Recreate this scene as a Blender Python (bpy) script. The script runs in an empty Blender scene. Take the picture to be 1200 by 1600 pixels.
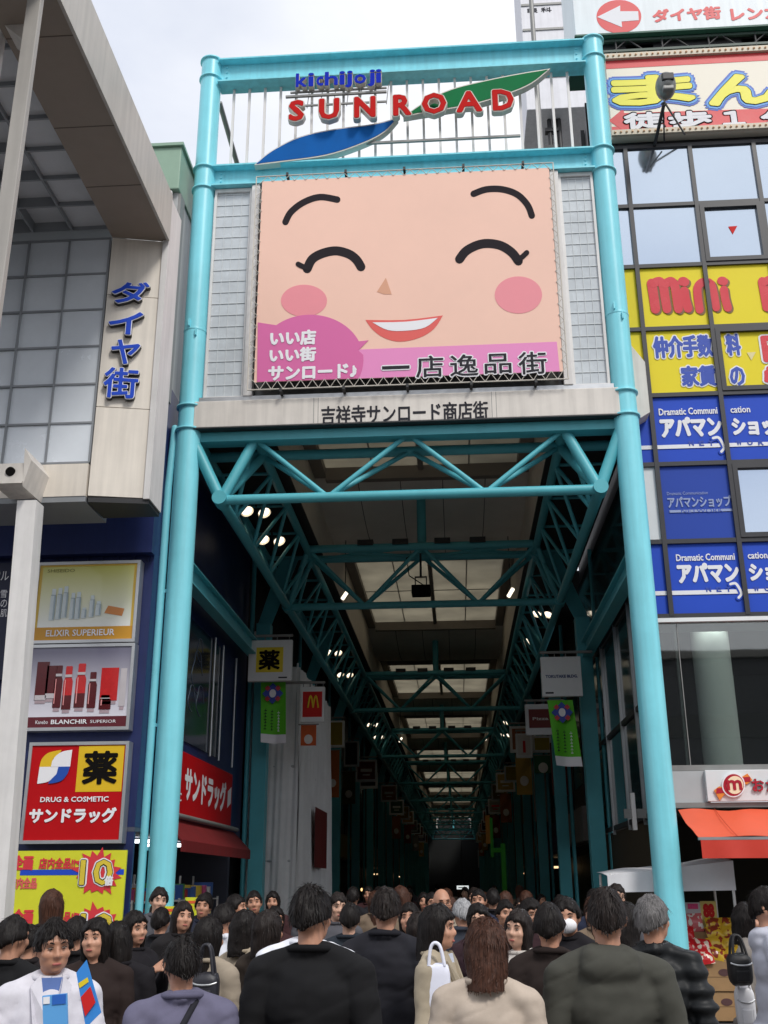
import bpy, bmesh, math, random
import numpy as np
from mathutils import Vector, Matrix, noise
rng = random.Random(7)
SC = bpy.context.scene
COL = SC.collection
# ------------------------------------------------------------------ camera
FPX = 1631.0
CAM = np.array([0.0, 0.0, 1.75])
_dY = np.array([118.0, -580.0, -FPX]); _dY /= np.linalg.norm(_dY)
_dZ = np.array([-25.0, 4580.0, -FPX]); _dZ -= _dZ.dot(_dY) * _dY; _dZ /= np.linalg.norm(_dZ)
_dX = np.cross(_dY, _dZ)
ROT = np.stack([_dX, _dY, _dZ], axis=1)          # world -> camera
cd = bpy.data.cameras.new('camera'); cam = bpy.data.objects.new('camera', cd); COL.objects.link(cam)
cd.sensor_fit = 'VERTICAL'; cd.sensor_height = 36.0; cd.sensor_width = 27.0
cd.lens = 36.0 * FPX / 1600.0
cd.clip_start = 0.1; cd.clip_end = 2000
mw = Matrix([list(r) + [0] for r in ROT.T] + [[0, 0, 0, 1]])
mw.translation = Vector(CAM); cam.matrix_world = mw
SC.camera = cam
# ------------------------------------------------------------------ sky, sun, exposure
SUN_EL, SUN_AZ = math.radians(48), math.radians(148)     # azimuth measured from +Y clockwise: behind the camera
SC.view_settings.view_transform = 'Standard'; SC.view_settings.look = 'None'
SC.view_settings.exposure = 0.38; SC.view_settings.gamma = 1.0
SC.view_settings.use_curve_mapping = False
world = bpy.data.worlds.new('World'); SC.world = world; world.use_nodes = True
nt = world.node_tree; nt.nodes.clear()
def N(t, **kw):
    n = nt.nodes.new(t)
    for k, v in kw.items(): setattr(n, k, v)
    return n
out = N('ShaderNodeOutputWorld'); bg = N('ShaderNodeBackground'); bg.inputs['Strength'].default_value = 0.1
sky = N('ShaderNodeTexSky', sky_type='NISHITA', sun_disc=False, sun_elevation=SUN_EL, sun_rotation=SUN_AZ)
tc = N('ShaderNodeTexCoord')
mp = N('ShaderNodeMapping'); mp.inputs['Scale'].default_value = (1.0, 1.0, 2.0); mp.inputs['Location'].default_value = (0.35, 0.0, 0.2)
nz = N('ShaderNodeTexNoise'); nz.inputs['Scale'].default_value = 1.7; nz.inputs['Detail'].default_value = 7; nz.inputs['Roughness'].default_value = 0.5
rp = N('ShaderNodeValToRGB')
rp.color_ramp.elements[0].position = 0.36; rp.color_ramp.elements[0].color = (6.1, 6.5, 7.5, 1)
rp.color_ramp.elements[1].position = 0.60; rp.color_ramp.elements[1].color = (8.6, 8.7, 9.0, 1)
cov = N('ShaderNodeValToRGB')
cov.color_ramp.elements[0].position = 0.28; cov.color_ramp.elements[0].color = (0.86, 0.86, 0.86, 1)
cov.color_ramp.elements[1].position = 0.5; cov.color_ramp.elements[1].color = (0.97, 0.97, 0.97, 1)
mx = N('ShaderNodeMixRGB')
L = nt.links.new
L(tc.outputs['Generated'], mp.inputs['Vector']); L(mp.outputs[0], nz.inputs['Vector'])
# a brighter bank of cloud high over the street
dp = N('ShaderNodeVectorMath', operation='DOT_PRODUCT'); dp.inputs[1].default_value = (0.05, 0.72, 0.69); L(tc.outputs['Generated'], dp.inputs[0])
bm_ = N('ShaderNodeMapRange'); bm_.inputs['From Min'].default_value = 0.94; bm_.inputs['From Max'].default_value = 0.995; bm_.inputs['To Min'].default_value = 0.0; bm_.inputs['To Max'].default_value = 0.2; L(dp.outputs['Value'], bm_.inputs['Value'])
ad = N('ShaderNodeMath', operation='ADD'); L(nz.outputs['Fac'], ad.inputs[0]); L(bm_.outputs[0], ad.inputs[1])
L(ad.outputs[0], rp.inputs['Fac']); L(nz.outputs['Fac'], cov.inputs['Fac'])
L(cov.outputs['Color'], mx.inputs['Fac']); L(sky.outputs[0], mx.inputs[1]); L(rp.outputs[0], mx.inputs[2])
L(mx.outputs[0], bg.inputs['Color']); L(bg.outputs[0], out.inputs['Surface'])
sd = bpy.data.lights.new('sun', 'SUN'); sun = bpy.data.objects.new('sun', sd); COL.objects.link(sun)
sd.energy = 1.7; sd.angle = math.radians(14); sd.color = (1.0, 0.96, 0.9)
_sv = Vector((math.sin(SUN_AZ) * math.cos(SUN_EL), math.cos(SUN_AZ) * math.cos(SUN_EL), math.sin(SUN_EL)))
sun.rotation_euler = _sv.to_track_quat('Z', 'Y').to_euler()

# ------------------------------------------------------------------ back-projection onto real planes (1200x1600 photograph pixels)
def _ray(u, v): return ROT.T @ np.array([u - 600.0, 800.0 - v, -FPX])
def py(u, v, Y): r = _ray(u, v); return CAM + (Y - CAM[1]) / r[1] * r
def px(u, v, X): r = _ray(u, v); return CAM + (X - CAM[0]) / r[0] * r
def rectY(x0, y0, x1, y1, Y):
    xm, ym = (x0 + x1) / 2, (y0 + y1) / 2
    return py(x0, ym, Y)[0], py(x1, ym, Y)[0], py(xm, y1, Y)[2], py(xm, y0, Y)[2]

# ------------------------------------------------------------------ materials
def lin(c): 
    c = c / 255.0
    return c / 12.92 if c <= 0.04045 else ((c + 0.055) / 1.055) ** 2.4
_M = {}
def mat(name, rgb, rough=0.55, metal=0.0, var=0.10, scale=3.0, bump=0.0, bscale=60.0, spec=0.5, k=1.0, emit=None, es=0.0, streak=0.0, trans=0.0, coat=0.0):
    if name in _M: return _M[name]
    m = bpy.data.materials.new(name); m.use_nodes = True; t = m.node_tree; b = t.nodes['Principled BSDF']; ln = t.links.new
    c = tuple(lin(x) * k for x in rgb)
    b.inputs['Roughness'].default_value = rough; b.inputs['Metallic'].default_value = metal
    b.inputs['Specular IOR Level'].default_value = spec
    if coat: b.inputs['Coat Weight'].default_value = coat
    if trans: b.inputs['Transmission Weight'].default_value = trans
    tcn = t.nodes.new('ShaderNodeTexCoord')
    b.inputs['Base Color'].default_value = (*c, 1)
    if var > 0:
        n = t.nodes.new('ShaderNodeTexNoise'); n.inputs['Scale'].default_value = scale; n.inputs['Detail'].default_value = 6; n.inputs['Roughness'].default_value = 0.65
        ln(tcn.outputs['Object'], n.inputs['Vector'])
        mr = t.nodes.new('ShaderNodeMapRange'); mr.inputs['From Min'].default_value = 0.25; mr.inputs['From Max'].default_value = 0.75
        mr.inputs['To Min'].default_value = 1 - var; mr.inputs['To Max'].default_value = 1 + var * 0.6
        ln(n.outputs['Fac'], mr.inputs['Value'])
        fac = mr.outputs[0]
        if streak > 0:
            mpp = t.nodes.new('ShaderNodeMapping'); mpp.inputs['Scale'].default_value = (9, 9, 0.5)
            ln(tcn.outputs['Object'], mpp.inputs['Vector'])
            n2 = t.nodes.new('ShaderNodeTexNoise'); n2.inputs['Scale'].default_value = 1.2; n2.inputs['Detail'].default_value = 4
            ln(mpp.outputs[0], n2.inputs['Vector'])
            m2 = t.nodes.new('ShaderNodeMapRange'); m2.inputs['From Min'].default_value = 0.3; m2.inputs['From Max'].default_value = 0.62
            m2.inputs['To Min'].default_value = 1 - streak; m2.inputs['To Max'].default_value = 1.0
            ln(n2.outputs['Fac'], m2.inputs['Value'])
            mm = t.nodes.new('ShaderNodeMath'); mm.operation = 'MULTIPLY'; ln(fac, mm.inputs[0]); ln(m2.outputs[0], mm.inputs[1]); fac = mm.outputs[0]
        vm = t.nodes.new('ShaderNodeVectorMath'); vm.operation = 'SCALE'; vm.inputs[0].default_value = c
        ln(fac, vm.inputs['Scale']); ln(vm.outputs[0], b.inputs['Base Color'])
        rr = t.nodes.new('ShaderNodeMapRange'); rr.inputs['To Min'].default_value = max(0.02, rough - 0.08); rr.inputs['To Max'].default_value = min(1, rough + 0.1)
        ln(n.outputs['Fac'], rr.inputs['Value']); ln(rr.outputs[0], b.inputs['Roughness'])
    if bump > 0:
        nb = t.nodes.new('ShaderNodeTexNoise'); nb.inputs['Scale'].default_value = bscale; nb.inputs['Detail'].default_value = 4
        ln(tcn.outputs['Object'], nb.inputs['Vector'])
        bp = t.nodes.new('ShaderNodeBump'); bp.inputs['Strength'].default_value = bump; bp.inputs['Distance'].default_value = 0.01
        ln(nb.outputs['Fac'], bp.inputs['Height']); ln(bp.outputs[0], b.inputs['Normal'])
    if emit:
        b.inputs['Emission Color'].default_value = (*[lin(x) for x in emit], 1); b.inputs['Emission Strength'].default_value = es
    _M[name] = m
    return m
def mat_glass(name, tint, refl=0.35, rough=0.02, dark=0.25, wav=0.03):
    """clear shop glass: see-through body with a mirror-like surface reflection"""
    if name in _M: return _M[name]
    m = bpy.data.materials.new(name); m.use_nodes = True; t = m.node_tree; t.nodes.clear(); ln = t.links.new
    o = t.nodes.new('ShaderNodeOutputMaterial'); tr = t.nodes.new('ShaderNodeBsdfTransparent'); gl = t.nodes.new('ShaderNodeBsdfGlossy')
    tr.inputs['Color'].default_value = (*[lin(x) for x in tint], 1); gl.inputs['Roughness'].default_value = rough
    lw = t.nodes.new('ShaderNodeLayerWeight'); lw.inputs['Blend'].default_value = refl
    mr = t.nodes.new('ShaderNodeMapRange'); mr.inputs['To Min'].default_value = dark; mr.inputs['To Max'].default_value = 0.95
    ms = t.nodes.new('ShaderNodeMixShader')
    ln(lw.outputs['Fresnel'], mr.inputs['Value']); ln(mr.outputs[0], ms.inputs['Fac']); ln(tr.outputs[0], ms.inputs[1]); ln(gl.outputs[0], ms.inputs[2])
    if wav:
        tcn = t.nodes.new('ShaderNodeTexCoord'); nb = t.nodes.new('ShaderNodeTexNoise'); nb.inputs['Scale'].default_value = 0.9
        bp = t.nodes.new('ShaderNodeBump'); bp.inputs['Strength'].default_value = wav; bp.inputs['Distance'].default_value = 0.2
        ln(tcn.outputs['Object'], nb.inputs['Vector']); ln(nb.outputs['Fac'], bp.inputs['Height']); ln(bp.outputs[0], gl.inputs['Normal'])
    ln(ms.outputs[0], o.inputs['Surface']); _M[name] = m
    return m
def mat_translucent(name, rgb, k=1.0, mixd=0.5):
    if name in _M: return _M[name]
    m = bpy.data.materials.new(name); m.use_nodes = True; t = m.node_tree; t.nodes.clear(); ln = t.links.new
    o = t.nodes.new('ShaderNodeOutputMaterial'); a = t.nodes.new('ShaderNodeBsdfTranslucent'); d = t.nodes.new('ShaderNodeBsdfDiffuse'); ms = t.nodes.new('ShaderNodeMixShader')
    c = (*[lin(x) * k for x in rgb], 1)
    tcn = t.nodes.new('ShaderNodeTexCoord'); n = t.nodes.new('ShaderNodeTexNoise'); n.inputs['Scale'].default_value = 0.8; n.inputs['Detail'].default_value = 5
    ln(tcn.outputs['Object'], n.inputs['Vector'])
    mr = t.nodes.new('ShaderNodeMapRange'); mr.inputs['From Min'].default_value = .3; mr.inputs['From Max'].default_value = .7; mr.inputs['To Min'].default_value = 0.8; mr.inputs['To Max'].default_value = 1.1
    vm = t.nodes.new('ShaderNodeVectorMath'); vm.operation = 'SCALE'; vm.inputs[0].default_value = c[:3]
    ln(n.outputs['Fac'], mr.inputs['Value']); ln(mr.outputs[0], vm.inputs['Scale'])
    ln(vm.outputs[0], a.inputs['Color']); ln(vm.outputs[0], d.inputs['Color']); ms.inputs['Fac'].default_value = mixd
    ln(a.outputs[0], ms.inputs[1]); ln(d.outputs[0], ms.inputs[2]); ln(ms.outputs[0], o.inputs['Surface']); _M[name] = m
    return m

# ------------------------------------------------------------------ objects
def tag(o, label=None, cat=None, group=None, kind=None):
    if label: o['label'] = label
    if cat: o['category'] = cat
    if group: o['group'] = group
    if kind: o['kind'] = kind
    return o
def thing(name, label, cat, loc=(0, 0, 0), group=None):
    o = bpy.data.objects.new(name, None); COL.objects.link(o); o.location = loc; o.empty_display_size = 0.2
    return tag(o, label, cat, group)
def link_mesh(name, me, m, parent=None, smooth=None):
    o = bpy.data.objects.new(name, me); COL.objects.link(o)
    if m is not None and not me.materials: me.materials.append(m)
    if parent is not None:
        o.parent = parent
        T = Matrix.Translation(parent.location) @ Matrix.Rotation(parent.rotation_euler.z, 4, 'Z') if parent.type == 'EMPTY' else Matrix.Identity(4)
        o.matrix_parent_inverse = T.inverted()
    return o
def copy_tree(o, parent=None):
    c = o.copy(); COL.objects.link(c)
    if parent is not None:
        c.parent = parent; c.matrix_parent_inverse = o.matrix_parent_inverse.copy()
    for ch in list(o.children): copy_tree(ch, c)
    return c
class MB:
    def __init__(s): s.v = []; s.f = []; s.smooth = []
    def add(s, vs, fs, sm=False):
        b = len(s.v); s.v += [tuple(map(float, q)) for q in vs]; s.f += [tuple(i + b for i in f) for f in fs]; s.smooth += [sm] * len(fs); return s
    def box(s, x0, x1, y0, y1, z0, z1):
        x0, x1 = min(x0, x1), max(x0, x1); y0, y1 = min(y0, y1), max(y0, y1); z0, z1 = min(z0, z1), max(z0, z1)
        return s.add([(x0, y0, z0), (x1, y0, z0), (x1, y1, z0), (x0, y1, z0), (x0, y0, z1), (x1, y0, z1), (x1, y1, z1), (x0, y1, z1)],
                     [(0, 3, 2, 1), (4, 5, 6, 7), (0, 1, 5, 4), (1, 2, 6, 5), (2, 3, 7, 6), (3, 0, 4, 7)])
    def bbox(s, x0, x1, y0, y1, z0, z1, b=0.01):
        """box with chamfered edges"""
        bm = bmesh.new(); bmesh.ops.create_cube(bm, size=1)
        for v in bm.verts: v.co = Vector(((x0 + x1) / 2 + v.co.x * abs(x1 - x0), (y0 + y1) / 2 + v.co.y * abs(y1 - y0), (z0 + z1) / 2 + v.co.z * abs(z1 - z0)))
        bmesh.ops.bevel(bm, geom=bm.edges[:], offset=b, segments=2, affect='EDGES', profile=0.6)
        bm.verts.index_update()
        s.add([v.co[:] for v in bm.verts], [[v.index for v in f.verts] for f in bm.faces]); bm.free(); return s
    def prism(s, pts, d):
        """closed polygon pts (3D, planar) thickened by vector d"""
        n = len(pts); d = np.array(d, float); P = [np.array(p, float) for p in pts]
        vs = P + [p + d for p in P]
        # make the outline wind so that the first cap faces away from d
        nn = np.zeros(3)
        for i in range(n): nn += np.cross(P[i], P[(i + 1) % n])
        if nn.dot(d) > 0:
            fs = [tuple(range(n))[::-1], tuple(range(n, 2 * n))] + [(i, (i + 1) % n, n + (i + 1) % n, n + i) for i in range(n)]
        else:
            fs = [tuple(range(n)), tuple(range(n, 2 * n))[::-1]] + [((i + 1) % n, i, n + i, n + (i + 1) % n) for i in range(n)]
        return s.add(vs, fs)
    def tube(s, p0, p1, r0, r1=None, seg=12, caps=True):
        p0 = Vector(p0); p1 = Vector(p1); r1 = r0 if r1 is None else r1
        d = (p1 - p0).normalized(); a = d.orthogonal().normalized(); b = d.cross(a)
        vs = []; 
        for p, r in ((p0, r0), (p1, r1)):
            for i in range(seg):
                t = 2 * math.pi * i / seg; vs.append((p + (a * math.cos(t) + b * math.sin(t)) * r)[:])
        s.add(vs, [(i, (i + 1) % seg, seg + (i + 1) % seg, seg + i) for i in range(seg)], True)
        if caps: s.add(vs, [tuple(range(seg))[::-1], tuple(range(seg, 2 * seg))])
        return s
    def path(s, pts, r, seg=8):
        P = [Vector(p) for p in pts]; n = len(P); rs = r if isinstance(r, (list, tuple)) else [r] * n
        vs = []; prev = None
        for i in range(n):
            d = (P[min(i + 1, n - 1)] - P[max(i - 1, 0)]).normalized()
            a = d.orthogonal().normalized() if prev is None else (prev - d * prev.dot(d)).normalized()
            prev = a; b = d.cross(a)
            for k in range(seg):
                t = 2 * math.pi * k / seg; vs.append((P[i] + (a * math.cos(t) + b * math.sin(t)) * rs[i])[:])
        fs = [(i * seg + k, i * seg + (k + 1) % seg, (i + 1) * seg + (k + 1) % seg, (i + 1) * seg + k) for i in range(n - 1) for k in range(seg)]
        s.add(vs, fs, True); s.add(vs, [tuple(range(seg))[::-1], tuple(range((n - 1) * seg, n * seg))]); return s
    def lathe(s, prof, c, axis='Z', seg=32, closed=False):
        """prof: (radius, height) pairs"""
        vs = []; n = len(prof); c = Vector(c)
        for r, h in prof:
            for i in range(seg):
                t = 2 * math.pi * i / seg
                q = (r * math.cos(t), r * math.sin(t), h) if axis == 'Z' else ((r * math.cos(t), h, r * math.sin(t)) if axis == 'Y' else (h, r * math.cos(t), r * math.sin(t)))
                vs.append((c + Vector(q))[:])
        fs = [(j * seg + i, j * seg + (i + 1) % seg, (j + 1) * seg + (i + 1) % seg, (j + 1) * seg + i) for j in range(n - 1) for i in range(seg)]
        if axis == 'Y': fs = [f[::-1] for f in fs]
        s.add(vs, fs, True)
        if prof[0][0] > 1e-4: s.add(vs, [tuple(range(seg))[::-1]])
        if prof[-1][0] > 1e-4: s.add(vs, [tuple(range((n - 1) * seg, n * seg))])
        return s
    def ell(s, c, r, seg=20, rings=12, fn=None):
        vs = []; c = np.array(c, float); r = np.array(r, float)
        for j in range(rings + 1):
            ph = math.pi * j / rings
            for i in range(seg):
                t = 2 * math.pi * i / seg
                u = np.array((math.sin(ph) * math.cos(t), math.sin(ph) * math.sin(t), math.cos(ph)))
                p = c + u * r
                vs.append(tuple(fn(u, p) if fn else p))
        fs = [(j * seg + i, (j + 1) * seg + i, (j + 1) * seg + (i + 1) % seg, j * seg + (i + 1) % seg) for j in range(rings) for i in range(seg)]
        return s.add(vs, fs, True)
    def obj(s, name, m, parent=None):
        used = sorted({i for f in s.f for i in f}); ix = {i: k for k, i in enumerate(used)}
        me = bpy.data.meshes.new(name); me.from_pydata([s.v[i] for i in used], [], [tuple(ix[i] for i in f) for f in s.f]); me.update()
        me.polygons.foreach_set('use_smooth', s.smooth); me.update()
        return link_mesh(name, me, m, parent)
def structure(o): o['kind'] = 'structure'; return o

# ------------------------------------------------------------------ lettering
_TX = {}
def text_geo(s, res=2):
    if (s, res) in _TX: return _TX[(s, res)]
    c = bpy.data.curves.new('t', 'FONT'); c.body = s; c.resolution_u = res
    o = bpy.data.objects.new('t', c); COL.objects.link(o)
    dg = bpy.context.evaluated_depsgraph_get(); me = bpy.data.meshes.new_from_object(o.evaluated_get(dg), depsgraph=dg)
    V = np.array([v.co[:] for v in me.vertices]); F = [tuple(p.vertices) for p in me.polygons]
    E = {}
    for f in F:
        for i in range(len(f)):
            e = (f[i], f[(i + 1) % len(f)])
            if (e[1], e[0]) in E: del E[(e[1], e[0])]
            else: E[e] = 1
    bpy.data.objects.remove(o); bpy.data.curves.remove(c); bpy.data.meshes.remove(me)
    lo = V.min(0); hi = V.max(0)
    _TX[(s, res)] = ((V[:, :2] - lo[:2]) / (hi - lo)[:2], F, list(E), (hi - lo)[0] / (hi - lo)[1])
    return _TX[(s, res)]
def letter_mb(s, o, ux, uz, nrm, bold=0.0, depth=0.0, copies=12, skew=0.0):
    """text s filling the parallelogram o + a*ux + b*uz, lying on the plane with normal nrm; bold = stroke growth in metres"""
    P, F, E, asp = text_geo(s); o = np.array(o, float); ux = np.array(ux, float); uz = np.array(uz, float); nrm = np.array(nrm, float)
    ex = ux / np.linalg.norm(ux); ez = uz / np.linalg.norm(uz)
    mb = MB(); base = o + np.outer(P[:, 0] + skew * P[:, 1], ux) + np.outer(P[:, 1], uz)
    offs = [(0, 0)] if bold <= 0 else [(0, 0)] + [(bold * math.cos(2 * math.pi * k / copies), bold * math.sin(2 * math.pi * k / copies)) for k in range(copies)]
    n = len(P)
    for k, (a, b) in enumerate(offs):
        q = base + a * ex + b * ez + nrm * (k * 0.00025 + depth)
        mb.add(q, F)
        if depth > 0:
            mb.add(list(q) + list(q - nrm * depth), [(e[1], e[0], e[0] + n, e[1] + n) for e in E])
    return mb
def textY(name, s, x0, y0, x1, y1, Y, m, parent, bold=0.0, depth=0.0, lift=0.0):
    """lettering on a wall facing the camera side (-Y); px box of the photograph"""
    X0, X1, Z0, Z1 = rectY(x0, y0, x1, y1, Y); h = Z1 - Z0; b = bold * h
    return letter_mb(s, (X0 + b, Y - lift, Z0 + b), (X1 - X0 - 2 * b, 0, 0), (0, 0, h - 2 * b), (0, -1, 0), b, depth).obj(name, m, parent)
def textW(name, s, X0, X1, Z0, Z1, Y, m, parent, bold=0.0, depth=0.0, lift=0.0):
    h = Z1 - Z0; b = bold * h
    return letter_mb(s, (X0 + b, Y - lift, Z0 + b), (X1 - X0 - 2 * b, 0, 0), (0, 0, h - 2 * b), (0, -1, 0), b, depth).obj(name, m, parent)
def sheetY(name, pts, Y, m, parent, t=0.003, lift=0.0):
    """flat outline (photograph pixels) lying on the plane y=Y, thickness t"""
    return MB().prism([py(u, v, Y) - np.array((0, lift, 0)) for u, v in pts], (0, t, 0)).obj(name, m, parent)
def catmull(pts, n=8, closed=False):
    P = [np.array(p, float) for p in pts]; out_ = []; m = len(P)
    for i in range(m if closed else m - 1):
        p0 = P[(i - 1) % m] if closed or i > 0 else P[0]; p1 = P[i]; p2 = P[(i + 1) % m]; p3 = P[(i + 2) % m] if closed or i + 2 < m else P[-1]
        for k in range(n):
            t = k / n; out_.append(0.5 * ((2 * p1) + (-p0 + p2) * t + (2 * p0 - 5 * p1 + 4 * p2 - p3) * t * t + (-p0 + 3 * p1 - 3 * p2 + p3) * t ** 3))
    if not closed: out_.append(P[-1])
    return [tuple(p) for p in out_]
def stroke_outline(pts, w0, w1=None, wm=None):
    """round-ended stroke along a smooth line, as a closed 2D outline"""
    P = [np.array(p) for p in catmull(pts, 6)]; n = len(P); w1 = w0 if w1 is None else w1
    Lf = []; Rt = []
    for i in range(n):
        d = P[min(i + 1, n - 1)] - P[max(i - 1, 0)]; d = d / np.linalg.norm(d); q = np.array((-d[1], d[0])); t = i / (n - 1)
        w = w0 + (w1 - w0) * t
        if wm: w += (wm - (w0 + w1) / 2) * math.sin(math.pi * t)
        Lf.append(P[i] + q * w / 2); Rt.append(P[i] - q * w / 2)
    def cap(c, frm, w):
        a = math.atan2(frm[1] - c[1], frm[0] - c[0]); return [c + np.array((math.cos(a - math.pi * k / 6), math.sin(a - math.pi * k / 6))) * w / 2 for k in range(1, 6)]
    return [tuple(p) for p in Lf + cap(P[-1], Lf[-1], w1) + Rt[::-1] + cap(P[0], Rt[0], w0)]
def ellipse(cx, cy, rx, ry, n=40, a0=0, a1=360):
    return [(cx + rx * math.cos(math.radians(a0 + (a1 - a0) * i / n)), cy + ry * math.sin(math.radians(a0 + (a1 - a0) * i / n))) for i in range(n if a1 - a0 == 360 else n + 1)]
# ================================================================== materials
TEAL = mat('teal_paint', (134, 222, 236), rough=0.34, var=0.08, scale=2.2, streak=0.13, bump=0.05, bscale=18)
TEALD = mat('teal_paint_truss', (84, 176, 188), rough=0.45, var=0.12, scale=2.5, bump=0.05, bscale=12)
WHITE = mat('white_painted_metal', (228, 226, 224), rough=0.5, var=0.08, streak=0.12)
CREAM = mat('cream_panel', (222, 216, 208), rough=0.5, var=0.08, streak=0.16)
SILVER = mat('brushed_aluminium', (196, 198, 200), rough=0.35, metal=0.8, var=0.1)
GREYM = mat('grey_steel', (140, 140, 138), rough=0.5, metal=0.3, var=0.15)
DARKM = mat('dark_steel', (46, 46, 48), rough=0.5, var=0.15)
INK = mat('dark_ink', (48, 48, 54), rough=0.7, var=0.0, spec=.15)
BLACK = mat('black_ink', (20, 18, 17), rough=0.8, var=0.0, spec=.08)
PWHITE = mat('printed_white', (236, 236, 240), rough=0.7, var=0.0, spec=.2)
RED = mat('sign_red', (205, 44, 42), rough=0.6, var=0.06, spec=.15)
DRED = mat('deep_red', (186, 14, 22), rough=0.6, var=0.08, spec=.15)
BLUE = mat('sign_blue', (40, 78, 196), rough=0.6, var=0.05, spec=.15)
YEL = mat('sign_yellow', (232, 206, 40), rough=0.5, var=0.05)
# ================================================================== ground
g = MB(); g.add([(-300, -300, 0), (300, -300, 0), (300, 500, 0), (-300, 500, 0)], [(0, 1, 2, 3)])
def mat_ground(name, rgb, tile=None):
    m = mat(name, rgb, rough=0.8, var=0.25, scale=0.7, bump=0.25, bscale=120)
    if tile:
        t = m.node_tree; b = t.nodes['Principled BSDF']; tcn = t.nodes.new('ShaderNodeTexCoord'); br = t.nodes.new('ShaderNodeTexBrick')
        br.inputs['Scale'].default_value = 1.0; br.inputs['Brick Width'].default_value = tile; br.inputs['Row Height'].default_value = tile; br.inputs['Mortar Size'].default_value = 0.008
        c = [lin(x) for x in rgb]
        br.inputs['Color1'].default_value = (*c, 1); br.inputs['Color2'].default_value = (*[x * .8 for x in c], 1); br.inputs['Mortar'].default_value = (*[x * .45 for x in c], 1)
        t.links.new(tcn.outputs['Object'], br.inputs['Vector']); t.links.new(br.outputs[0], b.inputs['Base Color'])
    return m
structure(g.obj('ground', mat_ground('asphalt', (70, 70, 72))))
structure(MB().box(-4.3, 3.0, 13.2, 170, 0.0, 0.02).obj('arcade_pavement', mat_ground('arcade_tiles', (128, 118, 108), 0.4)))
structure(MB().box(-9, 9, 2.0, 12.6, 0.0, 0.012).obj('plaza_paving', mat_ground('plaza_tiles', (120, 116, 112), 0.3)))

# ================================================================== the gate
XL, XR, YG = -4.10, 2.775, 15.0
gate = thing('arcade_gate', 'tall turquoise steel gate of two round columns framing the mouth of the covered street', 'gate', ((XL + XR) / 2, YG, 0))
for X in (XL, XR):
    c = MB().lathe([(0.192, 0.02), (0.192, 8.5), (0.186, 8.6), (0.186, 13.1), (0.182, 13.2), (0.182, 15.90)], (X, YG, 0), seg=48)
    # welded seam halfway up and the two lifting lugs beside it
    c.lathe([(0.19, 10.31), (0.1925, 10.32), (0.1925, 10.335), (0.19, 10.345)], (X, YG, 0), seg=48)
    for sgn in (-1, 1): c.box(X + sgn * 0.06 - 0.012, X + sgn * 0.06 + 0.012, YG - 0.22, YG - 0.17, 10.18 if sgn > 0 else 10.36, 10.30 if sgn > 0 else 10.48)
    col = c.obj('column', TEAL, gate)
    for z, r in ((15.90, 0.212), (15.50, 0.212), (13.53, 0.216), (13.10, 0.216), (8.95, 0.222), (8.55, 0.222)):
        MB().lathe([(r - 0.03, -0.02), (r, -0.015), (r, 0.015), (r - 0.03, 0.02)], (X, YG, z), seg=48).obj('collar', TEAL, col)
    MB().lathe([(0.26, 0.0), (0.26, 0.06), (0.2, 0.07)], (X, YG, 0.02), seg=32).obj('base_plate', TEAL, col)
for zb, zt in ((15.34, 15.86), (13.11, 13.54)):
    b = MB(); x0, x1 = XL + 0.16, XR - 0.16
    b.box(x0, x1, YG - 0.012, YG + 0.012, zb + 0.03, zt - 0.03)
    b.box(x0, x1, YG - 0.17, YG + 0.17, zb, zb + 0.03); b.box(x0, x1, YG - 0.17, YG + 0.17, zt - 0.03, zt)
    bo = b.obj('beam', TEAL, gate)
    for sx in (x0 + 0.13, x1 - 0.13):
        bl = MB()
        for k in range(4): bl.lathe([(0.016, -0.02), (0.016, 0.0), (0.01, 0.006)][::-1], (sx, YG - 0.02, zb + 0.1 + k * (zt - zb - 0.2) / 3), 'Y', 8)
        bl.box(sx - 0.05, sx + 0.05, YG - 0.02, YG - 0.0125, zb + 0.06, zt - 0.06)
        bl.obj('bolt_plate', TEAL, bo)
xb = XL + 0.42
while xb < XR - 0.25:
    MB().box(xb - 0.021, xb + 0.021, YG + 0.05, YG + 0.092, 13.545, 15.335).obj('railing_bar', WHITE, gate); xb += 0.285
MB().tube(py(343, 160, 15.9), py(374, 268, 17.2), 0.05).obj('back_stay', GREYM, gate)
# downpipe strapped beside the left column
dp = MB().path([(-4.33, YG, 8.62), (-4.37, YG - 0.02, 7.6), (-4.38, YG - 0.02, 0.02)], 0.06, 16); dp.ell((-4.33, YG, 8.62), (0.06, 0.06, 0.05))
dpo = dp.obj('downpipe', TEAL, gate)
for z in (7.9, 5.9, 3.9, 2.2): MB().box(-4.38, -4.2, YG - 0.035, YG - 0.005, z, z + 0.05).obj('pipe_bracket', TEAL, dpo)
# white board: fascia, glass-block side bays, posts, ledge, backing wall
fz0, fz1 = 8.545, 9.0
fb = MB().bbox(XL + 0.10, XR - 0.10, YG - 0.16, YG + 0.16, fz0, fz1, 0.012)
fas = fb.obj('fascia_board', CREAM, gate)
MB().box(XL + 0.1, XR - 0.1, YG - 0.17, YG + 0.16, fz0 - 0.022, fz0 - 0.002).obj('drip_edge', DARKM, fas)
for u in (490, 497, 776, 769): 
    X = py(u, 645, YG - 0.16)[0]; MB().box(X - 0.004, X + 0.004, YG - 0.1625, YG - 0.15, fz0 + 0.01, fz1 - 0.01).obj('panel_joint', GREYM, fas)
textY('lettering', '吉祥寺サンロード商店街', 502, 630.5, 763, 660.5, YG - 0.16, INK, fas, bold=0.018, lift=0.004)
MB().box(XL + 0.16, XR - 0.16, YG - 0.12, YG + 0.1, 9.003, 9.085).obj('ledge', SILVER, gate)
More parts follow.
